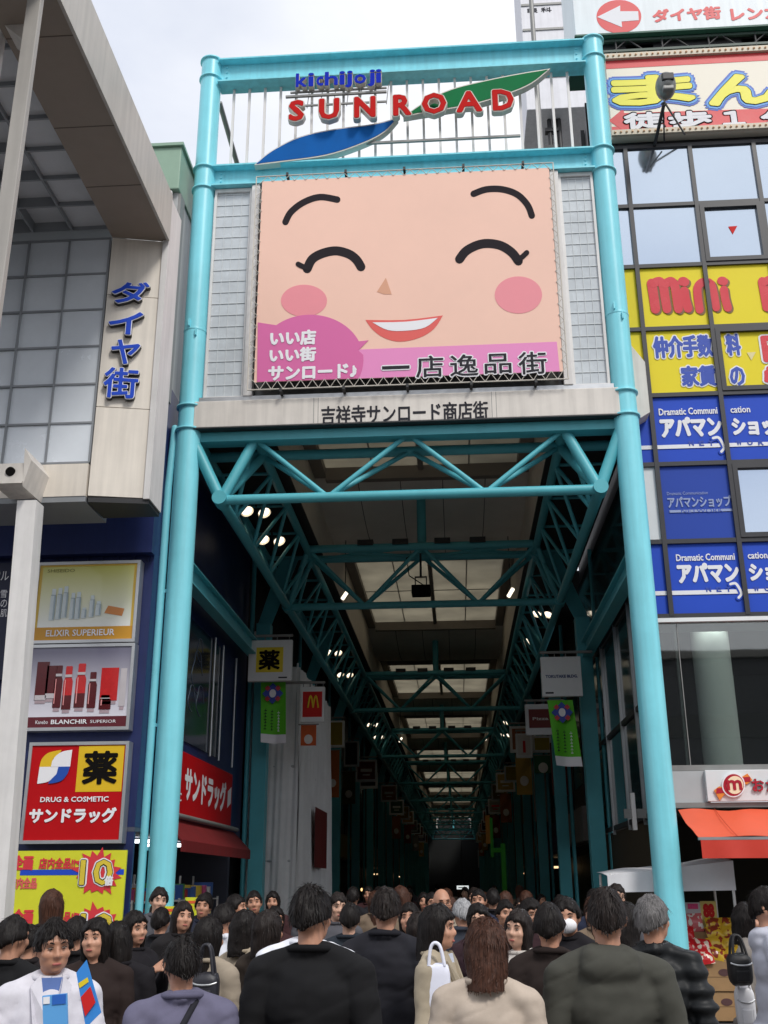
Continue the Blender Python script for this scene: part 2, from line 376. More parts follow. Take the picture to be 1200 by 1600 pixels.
GBL = mat('glass_block', (196, 203, 208), rough=0.25, var=0.22, scale=2.2, spec=0.7)
MUNT = mat('pale_glazing_bars', (205, 210, 212), rough=0.5, var=0.05)
for x0, x1 in ((XL + 0.21, -3.24), (2.0, XR - 0.2)):
    p = MB().box(x0 + .03, x1 - .03, YG - 0.02, YG + 0.03, 9.12, 13.03).obj('glass_block_panel', GBL, gate)
    fr = MB(); 
    for a, b, c_, d in ((x0, x0 + .04, 9.085, 13.1), (x1 - .04, x1, 9.085, 13.1), (x0 + .04, x1 - .04, 9.085, 9.125), (x0 + .04, x1 - .04, 13.03, 13.1)): fr.box(a, b, YG - 0.06, YG + 0.04, c_, d)
    fr.obj('frame', WHITE, p)
    bars = MB(); n = 4; w = (x1 - x0 - .08) / n
    for k in range(1, n): bars.box(x0 + .04 + k * w - .005, x0 + .04 + k * w + .005, YG - 0.028, YG - 0.0205, 9.125, 13.03)
    z = 9.125 + 0.215
    while z < 13.0:
        bars.box(x0 + .04, x1 - .04, YG - 0.031, YG - 0.0205, z - .006, z + .006); z += 0.215
    bars.obj('glazing_bars', MUNT, p)
for x in (-3.16, 1.92):
    MB().bbox(x - 0.07, x + 0.07, YG - 0.14, YG - 0.0, 9.086, 13.1, 0.008).obj('post', WHITE, gate)
MB().box(-3.24, 2.0, YG + 0.06, YG + 0.12, 9.086, 13.105).obj('backing_wall', mat('dark_backing_glass', (96, 100, 100), rough=0.15, var=0.3, scale=1.5), gate)  # dark glass wall behind the banner
# small clamps seen along the ledge behind the banner
# return of the board behind the right column
pr = [(XR + 0.14, 8.55), (XR + 0.42, 8.72), (XR + 0.42, 9.6), (XR + 0.14, 10.05)]
MB().prism([(x, YG + 0.2, z) for x, z in pr], (0, 0.35, 0)).obj('fascia_return', CREAM, gate)

# ================================================================== gate lettering and leaf shapes
REDL = mat('letter_red', (190, 30, 28), rough=0.7, var=0.08, spec=.1)
TRIM = mat('letter_sides', (212, 206, 196), rough=0.45, var=0.08)
sgn = thing('street_name_sign', 'big red raised capital letters with white edges across the top of the gate', 'sign', (-0.65, 14.7, 14.19))
def letter3d(ch, x0, x1, z0, z1, Y, front, side, parent, name='letter', edge=0.018, depth=0.12, bold=0.022):
    L_ = letter_mb(ch, (x0, Y, z0), (x1 - x0, 0, 0), (0, 0, z1 - z0), (0, -1, 0), bold + edge, depth).obj(name, side, parent)
    letter_mb(ch, (x0, Y - depth - 0.006, z0), (x1 - x0, 0, 0), (0, 0, z1 - z0), (0, -1, 0), bold, 0.004).obj('letter_face', front, L_)
lx = [('S', 449, 477), ('U', 496, 532), ('N', 551, 589), ('R', 612, 645), ('O', 657, 700), ('A', 711, 756), ('D', 768, 806)]
for ch, a, b in lx:
    X0 = py(a, 172, 14.6)[0]; X1 = py(b, 172, 14.6)[0]
    letter3d(ch, X0 + .045, X1 - .045, 14.215, 14.615, 14.74, REDL, TRIM, sgn)
rl = MB()
for z in (13.86, 14.95): rl.box(-2.7, 1.4 if z < 14 else -0.9, 14.86, 14.9, z - .02, z + .02)
for z in (15.05, 14.75): rl.box(-2.62, -0.9, 14.88, 14.91, z - .015, z + .015)
for k in range(8): 
    x = -2.55 + k * 0.235; rl.tube((x, 14.9, 14.7), (x + 0.04, 14.9, 15.12), 0.008, seg=5)
rl.obj('support_rails', GREYM, sgn)
sg2 = thing('place_name_sign', 'small dark blue lower case lettering just under the top beam of the gate', 'sign', (-1.75, 14.88, 15.08))
KB = mat('letter_royal_blue', (18, 44, 176), rough=0.7, var=0.05, spec=.1)
xs = [487, 545, 583, 623, 691, 717, 760, 823, 862, 885]
for i, ch in enumerate('kichijoji'):
    a = 300 + xs[i] / 3; b = 300 + (xs[i + 1]) / 3 - 3
    if ch in 'ij': b = a + (8 if ch == 'i' else 11)
    X0 = py(a, 130, 14.8)[0]; X1 = py(b, 130, 14.8)[0]
    zb = 15.08 - (0.07 if ch == 'j' else 0); zt = 15.36 if ch in 'kihj' else 15.27
    letter3d(ch, X0 + .01, X1, zb, zt, 14.9, KB, TRIM, sg2, edge=0.006, depth=0.11, bold=0.010)
def leaf(name, label, top, bot, m):
    T_ = [py(u, v, 14.82) for u, v in top]; B_ = [py(u, v, 14.82) for u, v in bot]; n = len(T_)
    t = thing(name, label, 'sign', (float(np.mean([p[0] for p in T_])), 14.82, float(min(p[2] for p in B_))))
    def shell(nm, Tq, Bq, y0, y1, mm, par):
        V = []; F = []
        for a, b in zip(Tq, Bq): V += [(a[0], y0, a[2]), (b[0], y0, b[2]), (a[0], y1, a[2]), (b[0], y1, b[2])]
        for i in range(len(Tq) - 1):
            k = 4 * i; F += [(k, k + 1, k + 5, k + 4), (k + 2, k + 6, k + 7, k + 3), (k, k + 4, k + 6, k + 2), (k + 1, k + 3, k + 7, k + 5)]
        return MB().add(V, F).obj(nm, mm, par)
    bd_ = shell('body', T_, B_, 14.82, 14.96, TRIM, t)
    Tq = []; Bq = []
    for a, b in zip(T_[1:-1], B_[1:-1]):
        g_ = a[2] - b[2]; k = min(.45 * g_, .026); Tq.append(a - np.array((0, 0, k))); Bq.append(b + np.array((0, 0, k)))
    shell('painted_face', Tq, Bq, 14.814, 14.8195, m, bd_)
leaf('wave_panel', 'blue wave shaped panel below the red capital letters', catmull([(397, 258), (425, 235), (470, 213), (525, 201), (580, 194), (622, 184)], 5), catmull([(397, 258), (440, 253), (510, 243), (565, 225), (600, 207), (622, 184)], 5), mat('wave_blue', (10, 92, 168), rough=0.65, var=0.15, scale=2, spec=.12))
leaf('leaf_panel', 'green leaf shaped panel behind the last red capital letters', catmull([(630, 182), (665, 158), (705, 139), (760, 125), (815, 114), (860, 107)], 5), catmull([(630, 182), (690, 172), (740, 163), (790, 148), (830, 131), (860, 107)], 5), mat('leaf_green', (16, 112, 64), rough=0.65, var=0.12, scale=2, spec=.12))

# ================================================================== smiling banner
YB = 14.72
SKIN = mat('banner_skin', (240, 197, 178), rough=0.6, var=0.05, scale=0.8, bump=0.12, bscale=2.0)
ban = thing('face_banner', 'large peach vinyl banner printed with a smiling face, laced to the gate', 'banner', (-0.6, YB, 9.23))
BX0, BX1, BZ0, BZ1 = -3.03, 1.83, 9.24, 13.05
def bsheet(name, pts, m, lay, parent=None):
    P = []
    for u, v in pts:
        p = py(u, v, YB); P.append((min(max(p[0], BX0 + .004), BX1 - .004), YB - 0.004 * lay, min(max(p[2], BZ0 + .004), BZ1 - .004)))
    Q = [P[0]]
    for p in P[1:]:
        if abs(p[0] - Q[-1][0]) + abs(p[2] - Q[-1][2]) > 1e-4: Q.append(p)
    return MB().prism(Q, (0, 0.003, 0)).obj(name, m, parent or cloth)
# slightly billowing cloth: a grid whose rim stays flat (prints lie on the flat front sheet)
cl = MB().box(BX0, BX1, YB, YB + 0.006, BZ0, BZ1)
cloth = cl.obj('cloth', SKIN, ban)
FEAT = mat('banner_charcoal', (46, 42, 46), rough=0.8, var=0.0, spec=.08)
CHEEK = mat('banner_cheek', (232, 142, 152), rough=0.6, var=0.03)
def bstroke(pts, w, lay=1): bsheet('eyebrow', stroke_outline(pts, w), FEAT, lay)
for pts in ([(446, 347), (455, 331), (475, 316), (500, 308), (527, 312)], [(740, 303), (760, 296), (785, 296), (808, 304), (824, 320), (831, 337)]):
    bsheet('eyebrow', stroke_outline(pts, 10), FEAT, 1)
for pts, lash in (([(480, 420), (488, 405), (504, 396), (525, 392), (545, 397), (557, 406), (564, 417)], [(466, 413), (482, 419)]),
                  ([(718, 405), (730, 391), (754, 381), (780, 383), (799, 394), (810, 408)], [(808, 407), (823, 395)])):
    e = bsheet('closed_eye', stroke_outline(pts, 14), FEAT, 1)
    bsheet('eyelash', stroke_outline([lash[0], ((lash[0][0] + lash[1][0]) / 2, (lash[0][1] + lash[1][1]) / 2 + 1), lash[1]], 8), FEAT, 2, e)
bsheet('nose', [(603, 434), (589, 456), (600, 460), (612, 460)], mat('banner_nose', (214, 158, 128), rough=0.6, var=0.0), 1)
bsheet('cheek', ellipse(475, 470, 36, 25), CHEEK, 1); bsheet('cheek', ellipse(810, 461, 37, 29), CHEEK, 1)
mth = bsheet('mouth', catmull([(571, 500), (632, 500), (692, 493)], 3) + catmull([(692, 493), (678, 514), (655, 528), (625, 534), (600, 528), (582, 515), (571, 500)], 4)[1:], mat('banner_lips', (222, 92, 86), rough=0.6, var=0.0), 1)
bsheet('teeth', catmull([(582, 504), (634, 503), (684, 497)], 3) + catmull([(684, 497), (664, 512), (635, 517), (606, 516), (582, 504)], 4)[1:], PWHITE, 2, mth)
strip = bsheet('pink_strip', [(540, 547), (870, 534), (876, 600), (540, 612)], mat('banner_pink', (230, 140, 194), rough=0.6, var=0.02), 1)
bub = bsheet('speech_bubble', [(u, max(v, 470)) for u, v in [(403, 504)] + ellipse(485, 562, 83, 70, 24, -170 + 40, -24)] + [(576, 532), (560, 548)] + ellipse(485, 562, 83, 70, 10, -6, 60) + [(500, 640), (400, 640)], mat('banner_magenta', (214, 102, 162), rough=0.6, var=0.02), 2)
for s_, x0, x1, y0, y1 in (('いい店', 422, 494, 516, 540), ('いい街', 421, 494, 543, 566), ('サンロード♪', 419, 558, 570, 593)):
    textY('lettering', s_, x0, y0, x1, y1, YB - 0.008, PWHITE, bub, bold=0.05, lift=0.005)
X0, X1, Z0, Z1 = rectY(595, 550, 855, 590, YB)
for ch, u0, u1, v0, v1 in (('一', 597, 640, 572, 577), ('店', 650, 693, 556, 590), ('逸', 703, 747, 554, 588), ('品', 757, 799, 553, 584), ('街', 810, 854, 550, 585)):
    textY('lettering', ch, u0 - 2, v0 - 2, u1 + 2, v1 + 2, YB - 0.004, PWHITE, strip, bold=0.05 if ch != '一' else 0.3, lift=0.005)
    textY('lettering', ch, u0, v0, u1, v1, YB - 0.004, INK, strip, bold=0.012, lift=0.010)
# lacing: zig-zag cord between eyelets and a perimeter wire
lc = MB(); xw0, xw1, zw0, zw1 = BX0 - 0.10, BX1 + 0.07, BZ0 - 0.13, BZ1 + 0.10
n = 26
for k in range(n):
    a = BX0 + (BX1 - BX0) * k / n; b = BX0 + (BX1 - BX0) * (k + 0.5) / n; c2 = BX0 + (BX1 - BX0) * (k + 1) / n
    for zi, zo in ((BZ1 - .012, zw1), (BZ0 + .012, zw0)):
        lc.tube((a, YB - .008, zi), (b, YB - .0, zo), 0.006, seg=5, caps=False); lc.tube((b, YB, zo), (c2, YB - .008, zi), 0.006, seg=5, caps=False)
n = 19
for k in range(n):
    a = BZ0 + (BZ1 - BZ0) * k / n; b = BZ0 + (BZ1 - BZ0) * (k + .5) / n; c2 = BZ0 + (BZ1 - BZ0) * (k + 1) / n
    for xi, xo in ((BX0 + .012, xw0), (BX1 - .012, xw1)):
        lc.tube((xi, YB - .008, a), (xo, YB, b), 0.006, seg=5, caps=False); lc.tube((xo, YB, b), (xi, YB - .008, c2), 0.006, seg=5, caps=False)
for p, q in (((xw0, zw0), (xw1, zw0)), ((xw0, zw1), (xw1, zw1)), ((xw0, zw0), (xw0, zw1)), ((xw1, zw0), (xw1, zw1))):
    lc.tube((p[0], YB, p[1]), (q[0], YB, q[1]), 0.011, seg=6)
lc.obj('lacing_cord', mat('lacing_rope', (206, 200, 190), rough=0.8, var=0.1), ban)
for k in range(5):
    x = -2.6 + k * 1.0
    for z in (zw0 - .05, zw1 - .01): MB().box(x - .02, x + .02, YB - .02, YB + .16, z, z + .06).obj('clamp', DARKM, ban)
# ================================================================== arcade roof
CEIL = mat('ceiling_panel', (222, 218, 210), rough=0.7, var=0.12, scale=1.2)
BROWN = mat('brown_ceiling_beam', (136, 128, 120), rough=0.6, var=0.1)
COVE = mat('cove_beige', (228, 218, 204), rough=0.7, var=0.1)
SKYL = mat_translucent('frosted_skylight', (236, 230, 214), k=0.64, mixd=0.35)
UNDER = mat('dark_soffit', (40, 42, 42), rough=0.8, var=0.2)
SX0, SX1, ZC = -2.86, 1.70, 10.0
roof = thing('arcade_roof', 'long ceiling of the covered street with frosted skylights between dark beams', 'roof', (-0.62, 15.3, 10))
YE = 152.0
sl = []
y = 12.4
while y < YE: sl.append((max(y, 15.5), y + 8.3)); y += 14.0
prev = 15.2
ceil_id = 0
cj = MB()
for a, b in sl:
    if a > prev + 0.02:
        # shallow barrel-shaped ceiling bay between two skylights
        arc = [(prev + (a - prev) * k / 10, ZC - 0.04 - 0.34 * math.sin(math.pi * k / 10)) for k in range(11)]
        p = MB().prism([(SX0, yy, zz) for yy, zz in arc] + [(SX0, a, ZC + .08), (SX0, prev, ZC + .08)], (SX1 - SX0, 0, 0)).obj('ceiling_bay', CEIL, roof)
        jn = MB()
        for k in range(1, 5):
            x = SX0 + (SX1 - SX0) * k / 5
            jn.prism([(x - .008, yy, zz - .002) for yy, zz in arc] + [(x - .008, arc[-1][0], ZC), (x - .008, arc[0][0], ZC)], (0.016, 0, 0))
        jn.obj('panel_joint', DARKM, p)
    w = MB(); xm = (SX0 + SX1) / 2
    for k in range(4):
        for j in range(2):
            xa = SX0 + .24 + (SX1 - SX0 - .48) * k / 4; xb_ = SX0 + .24 + (SX1 - SX0 - .48) * (k + 1) / 4
            ya = a + .17 + (b - a - .34) * j / 2; yb = a + .17 + (b - a - .34) * (j + 1) / 2
            w.box(xa + .006, xb_ - .006, ya + .006, yb - .006, ZC + .1, ZC + .104)
    so = w.obj('skylight', SKYL, roof)
    f = MB(); Zb, Zt = ZC - .06, ZC + .14
    f.box(SX0, SX0 + .26, a, b, Zb, Zt); f.box(SX1 - .26, SX1, a, b, Zb, Zt)
    f.box(SX0 + .26, SX1 - .26, a, a + .19, Zb - .12, Zt); f.box(SX0 + .26, SX1 - .26, b - .19, b, Zb - .12, Zt)
    f.box(xm - .055, xm + .055, a + .19, b - .19, ZC, Zt - .01)
    f.obj('frame', BROWN, so)
    f = MB()
    for k in (1, 3): xx = SX0 + .24 + (SX1 - SX0 - .48) * k / 4; f.box(xx - .012, xx + .012, a + .19, b - .19, ZC + .08, Zt - .02)
    f.box(SX0 + .26, SX1 - .26, (a + b) / 2 - .02, (a + b) / 2 + .02, ZC + .085, Zt - .025)
    f.obj('glazing_bar', GREYM, so)
    prev = b
for X, s in ((SX0, -1), (SX1, 1)):
    MB().box(X, X + s * .06, 15.2, YE, 8.722, ZC + .15).obj('cove_wall', COVE, roof)
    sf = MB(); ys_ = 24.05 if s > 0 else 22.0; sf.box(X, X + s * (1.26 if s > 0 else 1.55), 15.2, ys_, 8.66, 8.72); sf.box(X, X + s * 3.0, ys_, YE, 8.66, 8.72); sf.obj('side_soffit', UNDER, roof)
MB().box(SX0 - 3, SX1 + 3, YE, YE + .3, 0, 10.2).obj('added_end_blackout', mat('end_gloom_colour', (16, 18, 18), rough=.9, var=.5, scale=.8), roof)  # added wall shuts out bright sky; deep shade put into its colour

# ---------------------------------------------------------------- trusses
ZB, ZT = 7.37, 8.45
XA, XBn = -3.53, 2.29
def roof_truss(Y, label, front=False):
    t = thing('roof_truss', label, 'truss', (-0.62, Y, ZB), 'tube trusses across the covered street')
    rb = 0.078
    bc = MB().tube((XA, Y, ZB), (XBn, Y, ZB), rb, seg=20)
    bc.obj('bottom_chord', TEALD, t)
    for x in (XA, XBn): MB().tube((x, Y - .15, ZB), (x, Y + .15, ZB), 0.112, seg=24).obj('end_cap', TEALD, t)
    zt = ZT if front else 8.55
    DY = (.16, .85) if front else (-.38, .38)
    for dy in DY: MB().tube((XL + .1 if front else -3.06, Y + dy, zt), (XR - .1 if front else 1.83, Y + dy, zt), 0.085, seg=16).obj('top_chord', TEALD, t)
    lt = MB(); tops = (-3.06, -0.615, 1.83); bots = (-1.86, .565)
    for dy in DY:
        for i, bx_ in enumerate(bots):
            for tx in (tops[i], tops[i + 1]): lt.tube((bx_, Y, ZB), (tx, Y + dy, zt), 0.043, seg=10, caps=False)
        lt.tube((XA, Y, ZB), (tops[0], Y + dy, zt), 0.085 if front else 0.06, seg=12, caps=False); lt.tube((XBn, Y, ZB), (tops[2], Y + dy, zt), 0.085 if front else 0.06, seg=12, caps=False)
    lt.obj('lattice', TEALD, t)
    if front:
        for xa_, xb2 in ((XA, XL + .12), (XBn, XR - .12)): MB().tube((xa_, Y, ZB), (xb2, Y, 8.3), 0.09, seg=16).obj('knee_brace', TEALD, t)
        MB().box(XL + .15, XR - .15, Y - .02, Y + .24, 8.36, 8.515).obj('edge_beam', TEALD, t)
    else:
        xs_ = MB()
        for i in range(2):
            for a, b in ((-.38, .38), (.38, -.38)): xs_.tube((tops[i], Y + a, zt), (tops[i + 1], Y + b, zt), 0.035, seg=8, caps=False)
        xs_.obj('plan_brace', TEALD, t)
        MB().tube((-.615, Y, zt - .05), (-.615, Y, ZC - .05), 0.1, seg=16).obj('hanger_post', TEALD, t)
        for dx in (-1.2, -.45, .45, 1.2): MB().box(-.615 + dx - .17, -.615 + dx + .17, Y - .50, Y - .26, zt + .03, zt + .15).obj('bracket_plate', DARKM, t)
TY = [15.0, 21.7, 36, 50, 64, 78, 92, 106, 120, 134, 148]
ordn = ['second', 'third', 'fourth', 'fifth', 'sixth', 'seventh', 'eighth', 'ninth', 'tenth', 'last']
for i, Y in enumerate(TY):
    roof_truss(Y, 'bright turquoise tube truss spanning the gate mouth under the white name board' if i == 0 else ('dim turquoise tube truss with the black hanging projector, %s from the gate' % ordn[0] if i == 1 else 'dark turquoise tube truss across the covered street, %s in the row from the gate' % ordn[i - 1]), i == 0)
def side_truss(y0, y1, s, label):
    xb_, xi, xo = (XA, -3.06, -4.0) if s < 0 else (XBn, 1.83, 2.72)
    t = thing('side_truss', label, 'truss', (xb_, (y0 + y1) / 2, ZB), 'lattice girders along both eaves')
    for x, z, r in ((xb_, ZB, .085), (xi, 8.5, .08), (xo, 8.5, .07)): MB().tube((x, y0, z), (x, y1, z), r, seg=14).obj('chord', TEALD, t)
    n = max(2, round((y1 - y0) / 1.75)); d = (y1 - y0) / n
    for x in (xi, xo):
        lt = MB()
        for k in range(n):
            a = y0 + k * d
            lt.tube((x, a, 8.5), (xb_, a + d / 2, ZB), 0.036, seg=8, caps=False); lt.tube((xb_, a + d / 2, ZB), (x, a + d, 8.5), 0.036, seg=8, caps=False)
        lt.obj('lattice', TEALD, t)
    lt = MB()
    for k in range(n + 1):
        a = y0 + k * d; lt.tube((xi, a, 8.5), (xo, a, 8.5), 0.03, seg=6, caps=False)
    lt.obj('cross_ties', TEALD, t)
for i in range(len(TY) - 1):
    for s in (-1, 1):
        sd_ = 'left' if s < 0 else 'right'
        side_truss(TY[i] + .12, TY[i + 1] - .0, s, ('turquoise lattice girder along the %s eaves, between the gate and the second truss' % sd_) if i == 0 else 'dark lattice girder along the %s eaves, running on from the %s truss' % (sd_, ordn[i - 1]))
# ---------------------------------------------------------------- arcade columns
cols = []
def arcade_column(X, Y, s, label):
    t = thing('arcade_column', label, 'column', (X, Y, 0), 'turquoise posts of the covered street')
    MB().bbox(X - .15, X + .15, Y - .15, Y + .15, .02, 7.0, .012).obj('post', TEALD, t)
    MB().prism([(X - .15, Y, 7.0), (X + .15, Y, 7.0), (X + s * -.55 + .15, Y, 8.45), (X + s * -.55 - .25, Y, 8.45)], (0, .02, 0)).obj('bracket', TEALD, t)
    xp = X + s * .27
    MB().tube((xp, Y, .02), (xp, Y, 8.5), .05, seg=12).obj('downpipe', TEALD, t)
    return t
cy = [21.7 + 7 * k for k in range(18)]
for k, Y in enumerate(cy):
    for s, X in ((-1, -4.02), (1, 2.72)):
        sd_ = 'left' if s < 0 else 'right'
        if k < 4: lb = 'turquoise square post on the %s of the covered street, %s from the gate' % (sd_, ['first', 'second', 'third', 'fourth'][k])
        else: lb = 'dark square post far down the covered street, %s row' % sd_
        t = arcade_column(X, Y, s, lb)
        if k >= 4: t['group'] = 'far posts of the %s row' % sd_
# eaves beams from the gate columns back to the first posts
for X, s, sd_ in ((XL + .02, -1, 'left'), (XR - .02, 1, 'right')):
    b = MB(); zc = 6.3
    b.box(X - .012, X + .012, 15.2, 21.5, zc - .14, zc + .14); b.box(X - .1, X + .1, 15.2, 21.5, zc + .14, zc + .165); b.box(X - .1, X + .1, 15.2, 21.5, zc - .165, zc - .14)
    tag(b.obj('eaves_beam', TEALD), 'turquoise steel beam running back from the %s gate column to the first post' % sd_, 'beam')
# ---------------------------------------------------------------- lamps
LENS = mat('lamp_lens', (255, 246, 230), var=0, emit=(255, 240, 215), es=1.5)
REFL = mat('lamp_reflector', (225, 220, 210), rough=0.25, metal=0.7, var=0.05)
def floodlight(X, Y, Z, s, label, grp=None):
    t = thing('floodlight', label, 'lamp', (X, Y, Z), grp or 'lit floodlights inside the eaves girders')
    nv = Vector((-s * .38, -.42, -.82)).normalized(); ax = nv.orthogonal().normalized(); bx_ = nv.cross(ax)
    for dx in (-.15, .15):
        cc = Vector((X + dx, Y + dx * .35, Z)); rf = MB(); ln_ = MB(); seg = 24; rings = [(.12, 0), (.115, .04), (.09, .09), (.04, .12)]
        vs = [(cc - nv * h + (ax * math.cos(2 * math.pi * i / seg) + bx_ * math.sin(2 * math.pi * i / seg)) * r)[:] for r, h in rings for i in range(seg)]
        rf.add(vs, [(j * seg + i, j * seg + (i + 1) % seg, (j + 1) * seg + (i + 1) % seg, (j + 1) * seg + i) for j in range(3) for i in range(seg)] + [tuple(range(3 * seg, 4 * seg))], True)
        ro = rf.obj('reflector', REFL, t)
        ln_.add([(cc - nv * .03 + (ax * math.cos(2 * math.pi * i / seg) + bx_ * math.sin(2 * math.pi * i / seg)) * .104)[:] for i in range(seg)], [tuple(range(seg))]); ln_.obj('lens', LENS, ro)
    MB().tube((X, Y, Z + .1), (X, Y, 8.5), .02, seg=6).obj('stem', DARKM, t)
fl = {-1: [17.9, 19.6, 30.4, 33.9, 45.4, 49.4], 1: [26.2, 29.4, 45.4, 49.4]}
nm = ['nearest', 'second', 'third', 'fourth', 'fifth', 'sixth']
for s in (-1, 1):
    for i, Y in enumerate(fl[s]): floodlight(-3.55 if s < 0 else 2.3, Y, 8.2, s, 'lit twin round floodlight under the %s eaves, %s from the gate' % ('left' if s < 0 else 'right', nm[i]))
for i, (u, v, Y) in enumerate(((539, 930, 24), (798, 926, 24), (626, 1156, 50.5), (760, 1153, 50.5))):
    p = py(u, v, Y)
    t = thing('spot_lamp', ['short bright tube lamp on the left below the second ceiling bay', 'short bright tube lamp on the right below the second ceiling bay', 'tiny bright lamp on the left far inside the covered street', 'tiny bright lamp on the right far inside the covered street'][i], 'lamp', tuple(p))
    MB().path([p + np.array((-.06, -.02, -.1)), p, p + np.array((.06, .02, .1))], .045, 10).obj('tube', LENS, t)
    MB().tube(p + np.array((0, .06, .05)), (p[0], p[1] + .1, ZC - .1), .012, seg=6).obj('stem', DARKM, t)
# projector hanging from the second truss
p = py(658, 922, 21.7)
pj = thing('hanging_projector', 'black projector housing hanging from the middle of the second truss', 'projector', (p[0], 21.7, p[2] - .12))
MB().bbox(p[0] - .2, p[0] + .2, 21.45, 21.8, p[2] - .14, p[2] + .06, .02).obj('housing', BLACK, pj)
yk = MB(); 
for dx in (-.12, .12): yk.box(p[0] + dx - .012, p[0] + dx + .012, 21.6, 21.66, p[2] + .06, p[2] + .26)
yk.box(p[0] - .13, p[0] + .13, 21.6, 21.66, p[2] + .26, p[2] + .28); yk.tube((p[0], 21.63, p[2] + .28), (p[0], 21.66, 8.5), .025, seg=8)
yk.obj('yoke', DARKM, pj)
MB().path([(p[0] + .1, 21.6, p[2] + .05), (p[0] - .25, 21.6, p[2] + .3), (p[0] - .3, 21.6, p[2] + .7), (p[0] - .05, 21.6, 8.5)], .012, 6).obj('cable', BLACK, pj)
# ---------------------------------------------------------------- hanging shop signs and banners
def hang_sign(u0, v0, u1, v1, Y, s, label, face, rod=True):
    X0, X1, Z0, Z1 = rectY(u0, v0, u1, v1, Y)
    t = thing('hanging_sign', label, 'sign', ((X0 + X1) / 2, Y, Z0), 'square shop signs hung from rods')
    MB().bbox(X0, X1, Y, Y + .12, Z0, Z1, .01).obj('board', mat('sign_board_white', (226, 228, 228), rough=.5, var=.05), t)
    r = MB(); xe = -4.05 if s < 0 else 2.75
    r.tube((xe, Y + .06, Z1 + .1), (X1 if s < 0 else X0, Y + .06, Z1 + .1), .03, seg=10)
    for k in range(4):
        x = X0 + (X1 - X0) * (.08 + .28 * k); r.tube((x, Y + .06, Z1 - .01), (x, Y + .06, Z1 + .1), .01, seg=6)
    r.obj('rod', GREYM, t)
    return t, X0, X1, Z0, Z1
GREENB = mat('banner_green', (96, 196, 40), rough=.7, var=.08)
def green_banner(u0, v0, u1, v1, Y, label, slant):
    X0, X1, Z0, Z1 = rectY(u0, v0, u1, v1, Y)
    t = thing('street_banner', label, 'banner', ((X0 + X1) / 2, Y, Z0))
    n = 14; vs = []; fs = []
    for j in range(n + 1):
        q = j / n
        for i in range(7):
            r_ = i / 6; vs.append((X0 + (X1 - X0) * r_ + slant * q, Y - .05 * math.sin(r_ * 6 + q * 2) * (.3 + q), Z1 + (Z0 - Z1) * q - .03 * r_ * q))
    W = 7; split = int(n * .88)
    idx = lambda j0, j1: [(j * W + i, j * W + i + 1, (j + 1) * W + i + 1, (j + 1) * W + i)[::-1] for j in range(j0, j1) for i in range(6)]
    a = MB(); a.add(vs, idx(0, split), True); a.add([(x, y + .004, z) for x, y, z in vs], [f[::-1] for f in idx(0, split)], True); cloth_ = a.obj('cloth', GREENB, t)
    a = MB(); a.add(vs, idx(split, n), True); a.add([(x, y + .004, z) for x, y, z in vs], [f[::-1] for f in idx(split, n)], True); a.obj('hem', PWHITE, t)
    xc = (X0 + X1) / 2 + slant * .2; zc = Z1 - (Z1 - Z0) * .2; w = (X1 - X0) * .42; yy = Y - .075
    em = MB().prism([(xc, yy, zc + w), (xc - w, yy, zc), (xc, yy, zc - w), (xc + w, yy, zc)], (0, .003, 0)).obj('emblem', mat('emblem_blue', (52, 74, 170), rough=.6, var=0), t)
    e2 = MB()
    for sx, sz in ((-.5, .5), (.5, .5), (-.5, -.5), (.5, -.5)): e2.prism([(xc + sx * w + a_ * w * .28, yy - .004, zc + sz * w + b_ * w * .28) for a_, b_ in ((0, 1), (-1, 0), (0, -1), (1, 0))], (0, .003, 0))
    e2.obj('emblem_red', mat('emblem_red', (196, 60, 70), rough=.6, var=0), em)
    MB().prism([(xc + a_, yy - .008, zc + b_) for a_, b_ in ellipse(0, 0, w * .32, w * .4, 16)], (0, .003, 0)).obj('emblem_white', PWHITE, em)
    for i in range(3):           # columns of small brush marks, too small in the photograph to be read
        X = X0 + (X1 - X0) * (.2 + .26 * i) + slant * .6; k_ = MB()
        for j in range(7):
            z = Z1 - (Z1 - Z0) * (.47 + .05 * j + .02 * i); h = (X1 - X0) * .045; q = rng.uniform(-.3, .3) * h
            k_.box(X - h + q, X + h, yy + .006, yy + .01, z - h, z - h * .4); k_.box(X - h * .3, X + h * .2 + q, yy + .002, yy + .0055, z - h * 1.2, z + h * .9)
        k_.obj('brush_marks', (INK, INK, PWHITE)[i], t)
    return t
t, X0, X1, Z0, Z1 = hang_sign(388, 1000, 456, 1064, 20.6, -1, 'square white sign with a black character on yellow, hung by the first left post', None)
w = X1 - X0; MB().box(X0 + .18 * w, X1 - .2 * w, 20.594, 20.599, Z0 + .2 * w, Z1 - .17 * w).obj('yellow_field', YEL, t)
textW('lettering', '薬', X0 + .24 * w, X1 - .27 * w, Z0 + .25 * w, Z1 - .23 * w, 20.594, BLACK, t, bold=.035, lift=.004)
MB().box(X1 - .3 * w, X1 - .1 * w, 20.596, 20.599, Z0 + .06 * w, Z0 + .09 * w).obj('small_plate', INK, t)
t, X0, X1, Z0, Z1 = hang_sign(846, 1026, 909, 1088, 20.6, 1, 'square white sign with small blue capitals hung by the first right post', None)
w = X1 - X0; textW('lettering', 'TOKUTAKE BLDG.', X0 + .1 * w, X1 - .1 * w, Z0 + .46 * w, Z0 + .54 * w, 20.6, mat('sign_navy', (64, 84, 130), var=0), t, bold=.06, lift=.004)
MB().box(X0 + .08 * w, X0 + .28 * w, 20.596, 20.599, Z0 + .07 * w, Z0 + .11 * w).obj('small_plate', INK, t)
